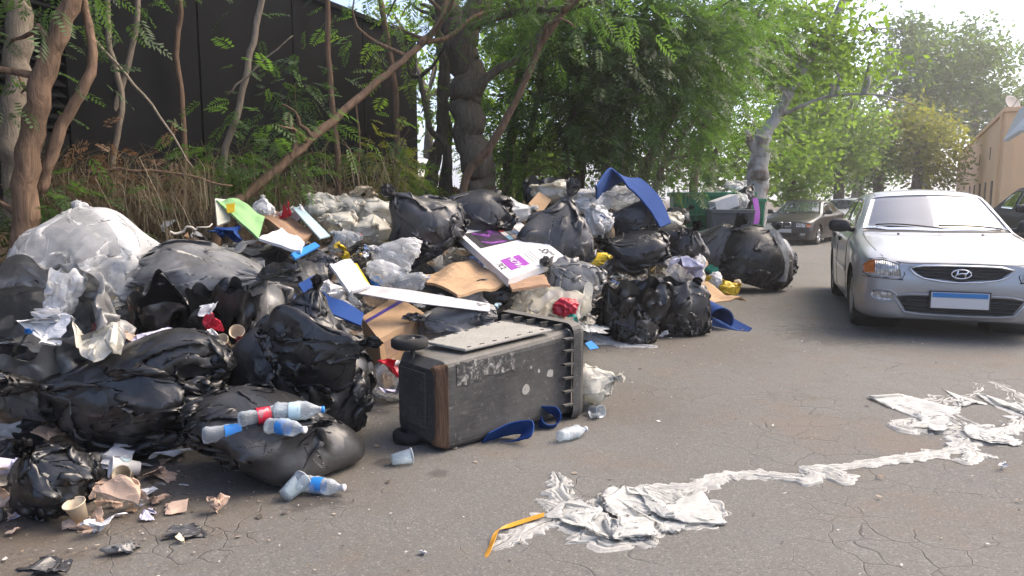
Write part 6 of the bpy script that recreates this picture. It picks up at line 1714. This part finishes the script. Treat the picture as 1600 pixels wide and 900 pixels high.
crumple('yellow_scrap', 'small yellow scrap above the packet', (534, 392, 548, 406), 5.4, 'yellow', 47, 0.9, 'scrap', None, 3, 0.5)
crumple('yellow_scrap', 'long yellow scrap below the ivory bags', (522, 376, 545, 394), 5.7, 'yellow', 48, 0.9, 'scrap', None, 3, 0.6)
crumple('red_scrap', 'tiny red scrap among the ivory bags', (552, 362, 566, 372), 5.95, 'red', 49, 0.9, 'scrap', None, 3, 0.5)
crumple('silver_foil', 'shiny foil wrapper right of the yellow scrap', (548, 382, 578, 408), 5.5, 'chrome', 50, 0.8, 'foil', None, 4, 0.7, 2.5)
crumple('lilac_paper', 'lilac paper sheet behind the wheel of the fallen bin', (672, 478, 745, 500), 5.25, 'lilac', 51, 0.6, 'paper', None, 4, 0.6, 1.4)
crumple('mint_tissue', 'mint green tissue by the rim of the fallen bin', (755, 474, 785, 492), 5.15, 'pale_blue', 52, 0.7, 'tissue', None, 4, 0.6)
crumple('white_scrap', 'torn white film behind the small black bag by the bin', (715, 456, 770, 486), 5.3, 'carrier', 53, 0.6, 'film', None, 4, 0.8, 2.2)
crumple('red_bundle', 'bright red bundle on the pale film behind the bin rim', (862, 464, 906, 496), 5.25, 'red', 54, 0.8, 'bundle', None, 4, 0.6, 1.8, ball=True)
crumple('green_scrap', 'dark green scrap next to the red bundle', (886, 490, 904, 506), 5.2, 'teal', 55, 0.6, 'scrap', None, 3, 0.5)
crumple('teal_bag', 'small teal bag on the ground beside the yellow bag', (1095, 412, 1120, 430), 9.4, 'teal', 56, 0.9, 'bag', None, 4, 0.5)
crumple('white_pack', 'white pack between the yellow scraps at the road edge', (1105, 424, 1128, 450), 9.1, 'paper', 57, 0.8, 'pack', None, 4, 0.4, ball=True)
crumple('yellow_scrap', 'yellow wrapper left of the white pack at the road edge', (1094, 428, 1110, 448), 9.0, 'yellow', 58, 0.8, 'wrapper', None, 3, 0.5)
crumple('can', 'small tan carton right of the yellow bag on the road', (1146, 436, 1158, 450), 9.5, 'cup_cream', 59, 0.9, 'carton', None, 3, 0.15, ball=True)
crumple('paper_ball', 'crumpled lilac white paper by the black bags on the right', (1040, 398, 1098, 436), 7.6, 'lilac', 60, 0.7, 'paper', None, 4, 0.7, 1.5)
crumple('blue_scrap', 'blue scrap in the white bags below the foam sheet', (925, 332, 945, 344), 6.95, 'blue_foam', 61, 0.7, 'scrap', None, 3, 0.4)
board('brown_sheet', 'flat brown cardboard sheet lying towards the road', [(1050, 436, 8.4), (1080, 432, 9.0), (1166, 468, 7.9), (1110, 474, 7.4)], 0.015, 'card', 'cardboard', warp=0.09)
board('brown_sheet', 'bent brown carton piece beside the flat sheet', [(1048, 436, 8.2), (1066, 432, 8.6), (1112, 462, 7.7), (1094, 470, 7.3)], 0.02, 'card_dark', 'cardboard', warp=0.05)
board('brown_sheet', 'small brown carton behind the white paper on the right', [(1075, 408, 9.6), (1105, 404, 9.9), (1108, 418, 9.6), (1078, 420, 9.4)], 0.02, 'card_dark', 'cardboard')
board('brown_sheet', 'upright brown carton between the white sacks at the pile top', [(826, 318, 7.0), (842, 300, 7.2), (862, 312, 7.2), (845, 335, 7.0)], 0.02, 'card', 'cardboard')
board('blue_sheet', 'small blue card lying by the bubble film', [(914, 536, 5.5), (924, 532, 5.7), (936, 543, 5.5), (922, 546, 5.3)], 0.004, 'blue_bright', 'card')
# blue foam sheets
strip('blue_foam_sheet', 'large bent blue foam sheet arching over the top of the pile', [at(932, 302, 7.0), at(958, 276, 7.3), at(990, 286, 7.3), at(1020, 315, 7.1), at(1040, 352, 6.9)], [(0.02, 0.16, -0.06), (0.04, 0.14, -0.08), (0.07, 0.12, 0.05), (0.07, 0.08, 0.05), (0.06, 0.05, 0.02)], 0.02, 'blue_foam', 'foam sheet', n=40)
pr = gnd(1135, 512)
ar = [(pr.x - 0.15 + 0.11 * math.cos(a) * (1 + 0.06 * a), pr.y + 0.0 + 0.0 * a, 0.13 + 0.11 * math.sin(a) * (1 + 0.06 * a)) for a in np.linspace(-0.6, 5.6, 16)]
strip('blue_foam_roll', 'curled piece of blue foam sheet on the road beside the front bag', ar + [(pr.x + 0.05, pr.y - 0.1, 0.02), (pr.x + 0.13, pr.y - 0.05, 0.06)], (-0.06, 0.16, 0.03), 0.012, 'blue_foam', 'foam sheet', n=50)
g0, g1, g2, g3, g4 = gnd(765, 690, 0.01), gnd(815, 655, 0.14), gnd(832, 672, 0.06), gnd(802, 690, 0.02), gnd(790, 682, 0.02)
strip('blue_foam_strip', 'folded blue foam strip sticking out under the fallen bin', [gnd(755, 688, 0.02), gnd(790, 672, 0.06), gnd(822, 668, 0.08), gnd(818, 684, 0.05), gnd(796, 690, 0.02)], [(0.03, -0.03, 0.05), (0.03, -0.03, 0.05), (0.03, -0.04, 0.05), (0.04, -0.03, 0.02), (0.05, -0.02, 0.01)], 0.006, 'blue_foam', 'foam strip', n=40)
g5 = gnd(858, 668, 0.0)
strip('blue_foam_strip', 'curled end of blue foam near the lower rim of the bin', [Vector((g5.x - 0.14, g5.y + 0.05, 0.09))] + [Vector((g5.x + 0.055 * math.sin(a), g5.y - 0.01 * a, 0.055 - 0.05 * math.cos(a) * -1)) for a in np.linspace(0.2, 4.8, 9)], (0.01, -0.035, 0.03), 0.006, 'blue_foam', 'foam strip', n=40)
# bubble film trailing on the road
join = [pleats([gnd(905, 520, 0.25), gnd(922, 512, 0.12), gnd(945, 532, 0.02), gnd(985, 540, 0.0), gnd(1028, 543, 0.0)], [0.16, 0.18, 0.16, 0.13, 0.04], [0.06, 0.06, 0.05, 0.04, 0.02], 5, 70, 17)]
o = join_grids('bubble_film', join, 'bubble', gnd(960, 535)); tag(o, 'sheet of clear bubble film trailing from the pile onto the road', 'film')

# ------------------------------------------------------------------ long white film on the road
def g2_(L): return [gnd(x, y, z) for x, y, z in L]
GR = []
def seg(L, w, h, sd, n=110, m=19, folds=3.0): GR.append(pleats(g2_(L), w, h, sd, n, m, None, folds))
seg([(768, 862, 0), (800, 846, 0), (845, 820, 0), (880, 806, 0), (915, 812, 0)], [0.02, 0.06, 0.07, 0.09, 0.10], [0.015, 0.03, 0.03, 0.04, 0.04], 11, 90)
seg([(868, 742, 0), (874, 762, 0), (890, 790, 0), (905, 812, 0)], [0.03, 0.06, 0.08, 0.10], [0.03, 0.06, 0.05, 0.04], 12, 60)
seg([(836, 784, 0), (858, 792, 0), (890, 808, 0)], [0.02, 0.05, 0.06], [0.02, 0.04, 0.04], 13, 40)
seg([(890, 812, 0), (925, 828, 0), (960, 846, 0), (985, 838, 0), (1010, 850, 0), (1026, 855, 0)], [0.10, 0.15, 0.10, 0.06, 0.06, 0.03], [0.04, 0.05, 0.045, 0.03, 0.03, 0.02], 14, 100, 23, 5)
seg([(925, 800, 0), (950, 790, 0), (990, 792, 0), (1030, 806, 0), (1024, 826, 0), (985, 832, 0)], [0.03, 0.09, 0.12, 0.11, 0.07, 0.03], [0.03, 0.05, 0.06, 0.05, 0.04, 0.02], 15, 110, 23, 5)
seg([(945, 790, 0), (1000, 776, 0), (1060, 788, 0), (1112, 800, 0), (1100, 818, 0), (1060, 826, 0), (1040, 830, 0)], [0.05, 0.10, 0.12, 0.08, 0.06, 0.05, 0.02], [0.03, 0.05, 0.05, 0.04, 0.035, 0.03, 0.02], 16, 120, 23, 4)
seg([(990, 778, 0), (1040, 770, 0), (1090, 764, 0), (1125, 748, 0), (1160, 744, 0), (1215, 746, 0), (1258, 752, 0), (1272, 745, 0), (1258, 736, 0), (1250, 733, 0)], [0.08, 0.09, 0.07, 0.06, 0.055, 0.06, 0.06, 0.05, 0.04, 0.02], [0.04, 0.045, 0.04, 0.04, 0.035, 0.035, 0.04, 0.04, 0.03, 0.02], 17, 170, 15)
seg([(1248, 732, 0), (1290, 736, 0), (1312, 744, 0), (1318, 752, 0), (1305, 750, 0), (1290, 742, 0)], [0.02, 0.05, 0.06, 0.05, 0.04, 0.02], [0.02, 0.03, 0.035, 0.03, 0.03, 0.02], 18, 70, 13)
seg([(1255, 735, 0), (1320, 730, 0), (1380, 722, 0), (1440, 714, 0), (1490, 704, 0), (1510, 690, 0)], [0.03, 0.04, 0.045, 0.05, 0.055, 0.08], [0.02, 0.03, 0.03, 0.03, 0.03, 0.04], 19, 150, 13)
seg([(1512, 690, 0), (1540, 688, 0), (1570, 676, 0), (1598, 664, 0), (1605, 640, 0), (1585, 618, 0), (1560, 604, 0), (1545, 598, 0)], [0.07, 0.08, 0.09, 0.11, 0.13, 0.09, 0.07, 0.03], [0.03, 0.035, 0.035, 0.04, 0.035, 0.03, 0.03, 0.02], 20, 140, 17)
seg([(1530, 688, 0), (1490, 676, 0), (1450, 672, 0), (1415, 674, 0), (1400, 666, 0), (1420, 660, 0), (1470, 664, 0)], [0.08, 0.10, 0.11, 0.06, 0.05, 0.05, 0.05], [0.03, 0.045, 0.045, 0.04, 0.04, 0.035, 0.03], 21, 130, 19, 4)
seg([(1500, 668, 0), (1460, 650, 0), (1420, 640, 0), (1390, 634, 0), (1400, 626, 0), (1440, 632, 0), (1480, 626, 0), (1520, 616, 0), (1535, 606, 0), (1518, 598, 0)], [0.08, 0.12, 0.10, 0.05, 0.05, 0.10, 0.11, 0.07, 0.06, 0.05], [0.03, 0.04, 0.045, 0.035, 0.035, 0.045, 0.04, 0.03, 0.03, 0.02], 22, 170, 19, 4)
seg([(1495, 652, 0), (1530, 668, 0), (1565, 684, 0), (1600, 700, 0)], [0.02, 0.025, 0.025, 0.015], [0.03, 0.03, 0.03, 0.02], 23, 50, 9)
seg([(1512, 700, 0), (1520, 712, 0), (1510, 724, 0), (1500, 718, 0)], [0.05, 0.05, 0.04, 0.03], [0.03, 0.03, 0.03, 0.02], 24, 40, 11)
seg([(1520, 712, 0), (1545, 714, 0), (1560, 718, 0)], [0.03, 0.03, 0.01], [0.02, 0.02, 0.01], 25, 30, 9)
def blob(px, py, rx, ry, sd, h=0.035, rz=0.0):
    P, _ = fold_pts(sd, 44, 13)
    c = gnd(px, py); m = mpp(c)
    dy = (gnd(px, py - ry) - gnd(px, py + ry)).y
    X = fit(rotpts(P, (0, 0, rz)), 2 * rx * m, dy, h).reshape(44, 44, 3)
    X[..., 2] = np.maximum(X[..., 2], 0.004)
    GR.append(X + np.array([c.x, c.y, 0.006]))
for a in ((895, 808, 48, 26, 301), (935, 826, 62, 28, 302), (1000, 800, 62, 36, 303), (1060, 796, 60, 30, 304), (985, 836, 42, 20, 305), (1445, 642, 62, 22, 306), (1450, 664, 55, 16, 307), (1540, 684, 40, 16, 308), (1590, 645, 26, 28, 309), (1500, 626, 36, 14, 310)): blob(*a)
o = join_grids('film_trail', GR, 'road_film', gnd(1150, 750)); tag(o, 'long crumpled trail of white plastic film lying across the road', 'film')
ft = o
ds = strip('drawstring', None, [gnd(758, 872, 0.006), gnd(768, 850, 0.02), gnd(778, 828, 0.03), gnd(800, 820, 0.015), gnd(850, 804, 0.03)], [(0.012, 0.008, 0.004), (0.012, 0.008, 0.01), (0.01, 0.014, 0.0), (0.002, 0.02, 0.0), (0.002, 0.02, 0)], 0.002, 'orange_band', n=40)
ds.location = Vector(ds.location) - Vector(ft.location); ds.parent = ft; ds['label'] = 'amber drawstring at the left end'
# ------------------------------------------------------------------ bottles, cups and small litter
bottle('clear crushed bottle with blue label lying in front of the slumped bag', 468, 768, 0, 0.008, R(-12), 0.22, 0.036, on_ground=True, cap='paper', seed=1)
bottle('clear bottle lying alone on the road by the bin rim', 873, 692, 0, 0.008, R(40), 0.21, 0.034, on_ground=True, labelmat='haze_film', seed=2)
bpy.context.view_layer.update()
_dg = bpy.context.evaluated_depsgraph_get()
def onpile(px, py):
    ok, loc, nrm_, *_r = sc.ray_cast(_dg, Vector((0, 0, CAMH)), ray(px, py).normalized())
    return loc.y - 0.02
for px, py, yw, ln, r_, lm_, cp, lab in ((316, 694, 28, 0.30, 0.036, 'blue_bright', 'blue_bright', 'long bottle with blue label at the left of the slumped bag'), (372, 668, 35, 0.26, 0.036, 'red', 'blue_bright', 'bottle with red label in the middle of the slumped bag top'), (428, 658, 12, 0.22, 0.04, 'pale_blue', 'blue_bright', 'bluish bottle at the right of the slumped bag top'), (418, 676, -20, 0.20, 0.034, 'blue_bright', 'paper', 'small blue labelled bottle lowest on the slumped bag')):
    Yh = onpile(px + 20, py)
    bottle(lab, px, py, Yh, 0.2, R(yw), ln, r_, labelmat=lm_, cap=cp, seed=px)
cup('clear plastic cup tipped over beside the crushed bottle', 446, 784, 0, (R(70), 0, R(150)), ground=True, clear=True, z=0.008, h=0.11, r0=0.03, r1=0.043, seed=1)
cup('clear crushed cup lying on the road left of the bin', 612, 728, 0, (R(85), 0, R(110)), ground=True, clear=True, z=0.008, h=0.10, seed=2)
cup('clear cup under the ivory bag near the bin rim', 922, 648, 0, (R(80), 0, R(40)), ground=True, clear=True, z=0.008, seed=3)
cup('cream paper cup standing tilted on a tissue in the corner litter', 128, 815, 0, (R(18), R(-8), 0), ground=True, z=0.03, h=0.085, seed=4)
wc = cup('white foam cup with a round blue print lying by the black bag', 218, 742, 0, (R(75), 0, R(-55)), 'cup_white', 0.12, 0.032, 0.045, ground=True, z=0.02, seed=5)
cup('cream paper cup open towards the camera behind the tissue', 200, 752, 0, (R(60), R(20), 0), ground=True, z=0.03, seed=6)
cup('small cream cup among the litter at the left edge', 12, 752, 0, (R(70), 0, R(20)), ground=True, z=0.05, h=0.07, seed=7)
cup('purple and white printed cup at the left edge', 34, 738, 0, (R(80), 0, R(-60)), 'lilac', 0.11, 0.03, 0.045, ground=True, z=0.08, seed=8)
cup('tan cup under the grey open sack', 22, 706, 0, (R(88), 0, R(-80)), 'tissue', 0.10, 0.03, 0.04, ground=True, z=0.05, seed=9)
cup('brown cup in the torn black bag, upper one of two', 370, 524, 4.0, (R(60), R(20), R(10)), 'cup_cream', 0.07, 0.025, 0.036, seed=10)
cup('brown cup in the torn black bag, lower one of two', 354, 540, 3.95, (R(50), R(-20), R(10)), 'cup_cream', 0.07, 0.025, 0.036, seed=11)
cup('dark cup at the bottom left corner beside the small black bag', 6, 815, 0, (R(85), 0, R(-60)), 'grey_film', 0.09, ground=True, z=0.01, seed=12)
# round print on the foam cup
pr_ = MB(); n = 18
for i in range(n):
    a = 2 * PI * i / n
def cup_pt(ang, h):
    r_ = 0.032 + (0.045 - 0.032) * h / 0.12 + 0.004; return (r_ * math.cos(ang), r_ * math.sin(ang), h)
ring_ = [cup_pt(R(90) + 0.62 * math.cos(2 * PI * i / n), 0.065 + 0.024 * math.sin(2 * PI * i / n)) for i in range(n)]
pr_.add([cup_pt(R(90), 0.065)] + ring_, [(0, 1 + i, 1 + (i + 1) % n) for i in range(n)]); pr_.build('round_print', M['pale_blue'], wc)
cr = crumple
lit = [((155, 735, 225, 790), 'tissue', 'large tan tissue in front of the foam cup', 0.05), ((112, 795, 160, 828), 'tissue', 'tan tissue under the standing cream cup', 0.0), ((155, 775, 190, 798), 'tissue', 'small tan tissue right of the small black bag', 0.0), ((0, 755, 50, 805), 'tissue', 'tan tissue heap at the left edge', 0.0),
       ((322, 772, 356, 802), 'tissue', 'single tan tissue lying alone on the road', 0.008), ((50, 700, 110, 745), 'card_dark', 'brown paper lump behind the small black bag', 0.05), ((225, 728, 280, 752), 'tissue', 'brown paper right of the foam cup', 0.0), ((15, 712, 62, 750), 'lilac', 'purple and white carton at the left edge', 0.06),
       ((135, 805, 190, 836), 'paper', 'white paper napkin twisted beside the standing cream cup', 0.0), ((205, 765, 245, 780), 'paper', 'white napkin below the foam cup', 0.0), ((265, 818, 325, 838), 'black_grey', 'dark scrap lying on the road near the corner', 0.006), ((276, 834, 290, 848), 'cup_cream', 'pale scrap beside the dark scrap on the road', 0.006),
       ((550, 628, 572, 655), 'yellow', 'small yellow and pink scrap right of the tall bag', 0.006), ((606, 612, 622, 624), 'yellow', 'small yellow paper left of the bin base', 0.006), ((918, 640, 938, 656), 'haze_film', 'small ring of clear plastic near the bin rim', 0.006), ((1028, 514, 1044, 528), 'paper', 'white scrap before the front black bag', 0.006),
       ((1196, 440, 1206, 450), 'cup_white', 'white cap lying at the foot of the big full sack', 0.006), ((1220, 436, 1238, 448), 'carrier', 'white film scrap right of the big full sack', 0.006), ((1556, 722, 1576, 732), 'paper', 'tiny white scrap right of the film trail', 0.006), ((654, 858, 668, 868), 'paper', 'tiny white scrap on the road at the bottom', 0.006),
       ((165, 845, 215, 862), 'grey_film', 'grey scrap near the bottom left corner', 0.006), ((40, 870, 110, 895), 'black_grey', 'dark scrap in the bottom left corner', 0.004)]
for i, (bx_, m, lab, z) in enumerate(lit):
    c = gnd((bx_[0] + bx_[2]) / 2, bx_[3], z)
    o = cr('litter_scrap', lab, bx_, c.y, m, 70 + i, 0.8, 'litter', 'loose litter on the ground', 4, 0.6, 1.7, rot=(0.3 * i, 0.7 * i, 0))
    o.location.z = z
# contents of the torn bags
for i, (bx_, Y, m, lab) in enumerate([((320, 488, 348, 520), 4.0, 'red', 'red wrapper in the torn black bag, upper one'), ((366, 520, 394, 548), 3.92, 'red', 'red wrapper in the torn black bag, lower one'), ((312, 472, 340, 494), 4.05, 'paper', 'white cup lids above the red wrapper'), ((326, 512, 350, 540), 3.95, 'paper', 'white paper strip below the red wrapper'),
        ((335, 535, 375, 556), 3.9, 'card', 'straw coloured scraps in the torn bag'), ((195, 515, 285, 560), 3.85, 'lilac', 'pale blue paper spilling left of the torn bag'), ((190, 514, 235, 545), 3.82, 'tissue', 'tan and white scraps by the grey open sack'), ((176, 545, 240, 580), 3.75, 'milky', 'clear wrap spilling between the two left bags'),
        ((20, 490, 110, 540), 3.45, 'paper', 'printed papers in the mouth of the grey open sack'), ((50, 480, 112, 510), 3.55, 'card_white', 'crumpled leaflets in the grey open sack'), ((120, 500, 200, 560), 3.45, 'ivory_film', 'ivory lump showing through the grey sack'), ((38, 512, 52, 522), 3.38, 'blue_bright', 'blue bit on the papers in the grey sack'), ((358, 462, 376, 478), 4.2, 'paper', 'small white scrap above the torn bag'),
        ((440, 640, 478, 672), 3.36, 'pale_blue', 'pale blue scrap among the bottles'), ((440, 664, 460, 680), 3.25, 'paper', 'white scrap on the lip of the slumped bag'), ((590, 560, 625, 590), 4.45, 'red', 'red printed scrap beside the cardboard box'), ((590, 585, 642, 616), 4.4, 'lilac', 'lilac white paper on the ground left of the bin')]):
    cr('litter_scrap', lab, bx_, Y, m, 230 + i, 0.7, 'litter', 'loose rubbish in the bags', 4, 0.55, 1.7, rot=(0.4 * i, 0.9 * i, 0))
# scattered crumbs of litter, gravel and leaves nobody could count
rs = np.random.RandomState(5)
Q = []
for _ in range(4500):
    if rs.rand() < 0.55:
        t = rs.rand(); i = rs.randint(0, len(FRONT) - 1); p = FRONT[i] * (1 - t) + FRONT[i + 1] * t; p = p + np.array([0.8, -0.6]) * abs(rs.normal()) * 0.5
    else: p = np.array([rs.uniform(-2.6, 5), rs.uniform(2.0, 11)])
    if poly_dist(FRONT, p[0], p[1]) > 0.3: continue
    s = rs.uniform(0.003, 0.010) if rs.rand() < 0.93 else rs.uniform(0.01, 0.02); a = rs.uniform(0, PI); z = 0.012 + rs.uniform(0, 0.006)
    d = np.array([math.cos(a), math.sin(a), rs.uniform(-.3, .3)]) * s; e = np.array([-math.sin(a), math.cos(a), rs.uniform(-.3, .3)]) * s * rs.uniform(0.2, 0.8)
    c = np.array([p[0], p[1], z]); Q.append([c - d, c + e, c + d, c - e])
def crumbs():
    k = NT('crumbs'); g = k.n('ShaderNodeNewGeometry')
    return k.done(k.bsdf(Base_Color=k.ramp(g.outputs['Random Per Island'], [(0, (0.06, 0.05, 0.04)), (0.35, (0.20, 0.15, 0.10)), (0.6, (0.30, 0.25, 0.19)), (0.85, (0.5, 0.48, 0.44))], 'CONSTANT'), Roughness=0.9))
o = fast_quads('litter_crumbs', np.array(Q).reshape(-1, 3), len(Q), crumbs()); tag(o, 'fine crumbs of litter and dry leaf scattered on the asphalt', 'crumbs', kind='stuff')


strip('clear_wrap', 'band of clear wrap hanging down the right side of the big full sack', [at(1196, 352, 10.2), at(1216, 372, 10.1), at(1226, 405, 10.05), at(1222, 440, 10.1)], [(0.03, -0.02, 0.03), (0.05, -0.02, 0.02), (0.06, -0.02, 0), (0.05, -0.03, 0)], 0.003, 'haze_film', 'film', n=24)

# loose scraps packed between the bags, too many and too mixed to count
rs = np.random.RandomState(21)
smats = ['paper', 'carrier', 'ivory_film', 'black_shiny', 'tissue', 'card', 'lilac', 'haze_film', 'red', 'yellow', 'blue_bright', 'black_grey']
wts = np.array([20, 22, 18, 22, 8, 8, 5, 14, 2.2, 2.2, 2.2, 16]); wts = wts / wts.sum()
Vs, Fs, Ms = [], [], []; nb = 0
def scrap(pos, size, mi, sd, flat=0.5):
    global nb
    P, F_ = fold_pts(sd, 11, 7)
    P = P - P.mean(0); P = P / np.abs(P).max() * size; P[:, 2] *= flat
    P = rotpts(P, (rs.uniform(-0.5, 0.5), rs.uniform(-0.5, 0.5), rs.uniform(0, 6)))
    P[:, 2] -= P[:, 2].min()
    Vs.append(P + np.array(pos)); Fs.extend([tuple(i + nb for i in f) for f in F_]); Ms.extend([mi] * len(F_)); nb += len(P)
k = 0
while k < 330:
    x, y = rs.uniform(-3.2, 3.6), rs.uniform(2.6, 11)
    s = float(poly_dist(FRONT, np.array([x]), np.array([y]))[0])
    if s < -0.05 or s > 2.4: continue
    z = max(float(zheap(np.array([x]), np.array([y]))[0]), 0.0) + rs.uniform(0.0, 0.22) * min(1, s + 0.1)
    scrap((x, y, z + 0.01), rs.uniform(0.05, 0.15), rs.choice(len(smats), p=wts), 400 + k, 0.6); k += 1
for k in range(70):
    g = gnd(rs.uniform(-40, 290), rs.uniform(700, 850))
    if g.y < 2.62 + 0.3 * (g.x + 2.2): continue
    scrap((g.x, g.y, 0.012), rs.uniform(0.02, 0.055), rs.choice([0, 1, 4, 4, 5, 6, 3]), 900 + k, 0.5)
o = mesh_obj('loose_scraps', np.concatenate(Vs), Fs, None, None, False, mats=[M[n_] for n_ in smats], fmat=Ms)
tag(o, 'loose scraps of paper and film packed between the bags', 'scraps', kind='stuff')
# ------------------------------------------------------------------ air
hb_ = MB(); hb_.add([(-700, -50, -2.2), (800, -50, -2.2), (800, 1600, -2.2), (-700, 1600, -2.2), (-700, -50, 26), (800, -50, 26), (800, 1600, 26), (-700, 1600, 26)], [(0, 3, 2, 1), (4, 5, 6, 7), (0, 1, 5, 4), (1, 2, 6, 5), (2, 3, 7, 6), (3, 0, 4, 7)])
hm = bpy.data.materials.new('haze'); hm.use_nodes = True; hm.node_tree.nodes.clear()
ho = hm.node_tree.nodes.new('ShaderNodeOutputMaterial'); hv_ = hm.node_tree.nodes.new('ShaderNodeVolumePrincipled')
hv_.inputs['Color'].default_value = (0.97, 0.97, 0.95, 1); hv_.inputs['Density'].default_value = 0.0021; hv_.inputs['Anisotropy'].default_value = 0.5
hm.node_tree.links.new(hv_.outputs[0], ho.inputs['Volume'])
o = hb_.build('haze', hm); tag(o, 'thin pale haze hanging in the air', 'haze', kind='stuff')
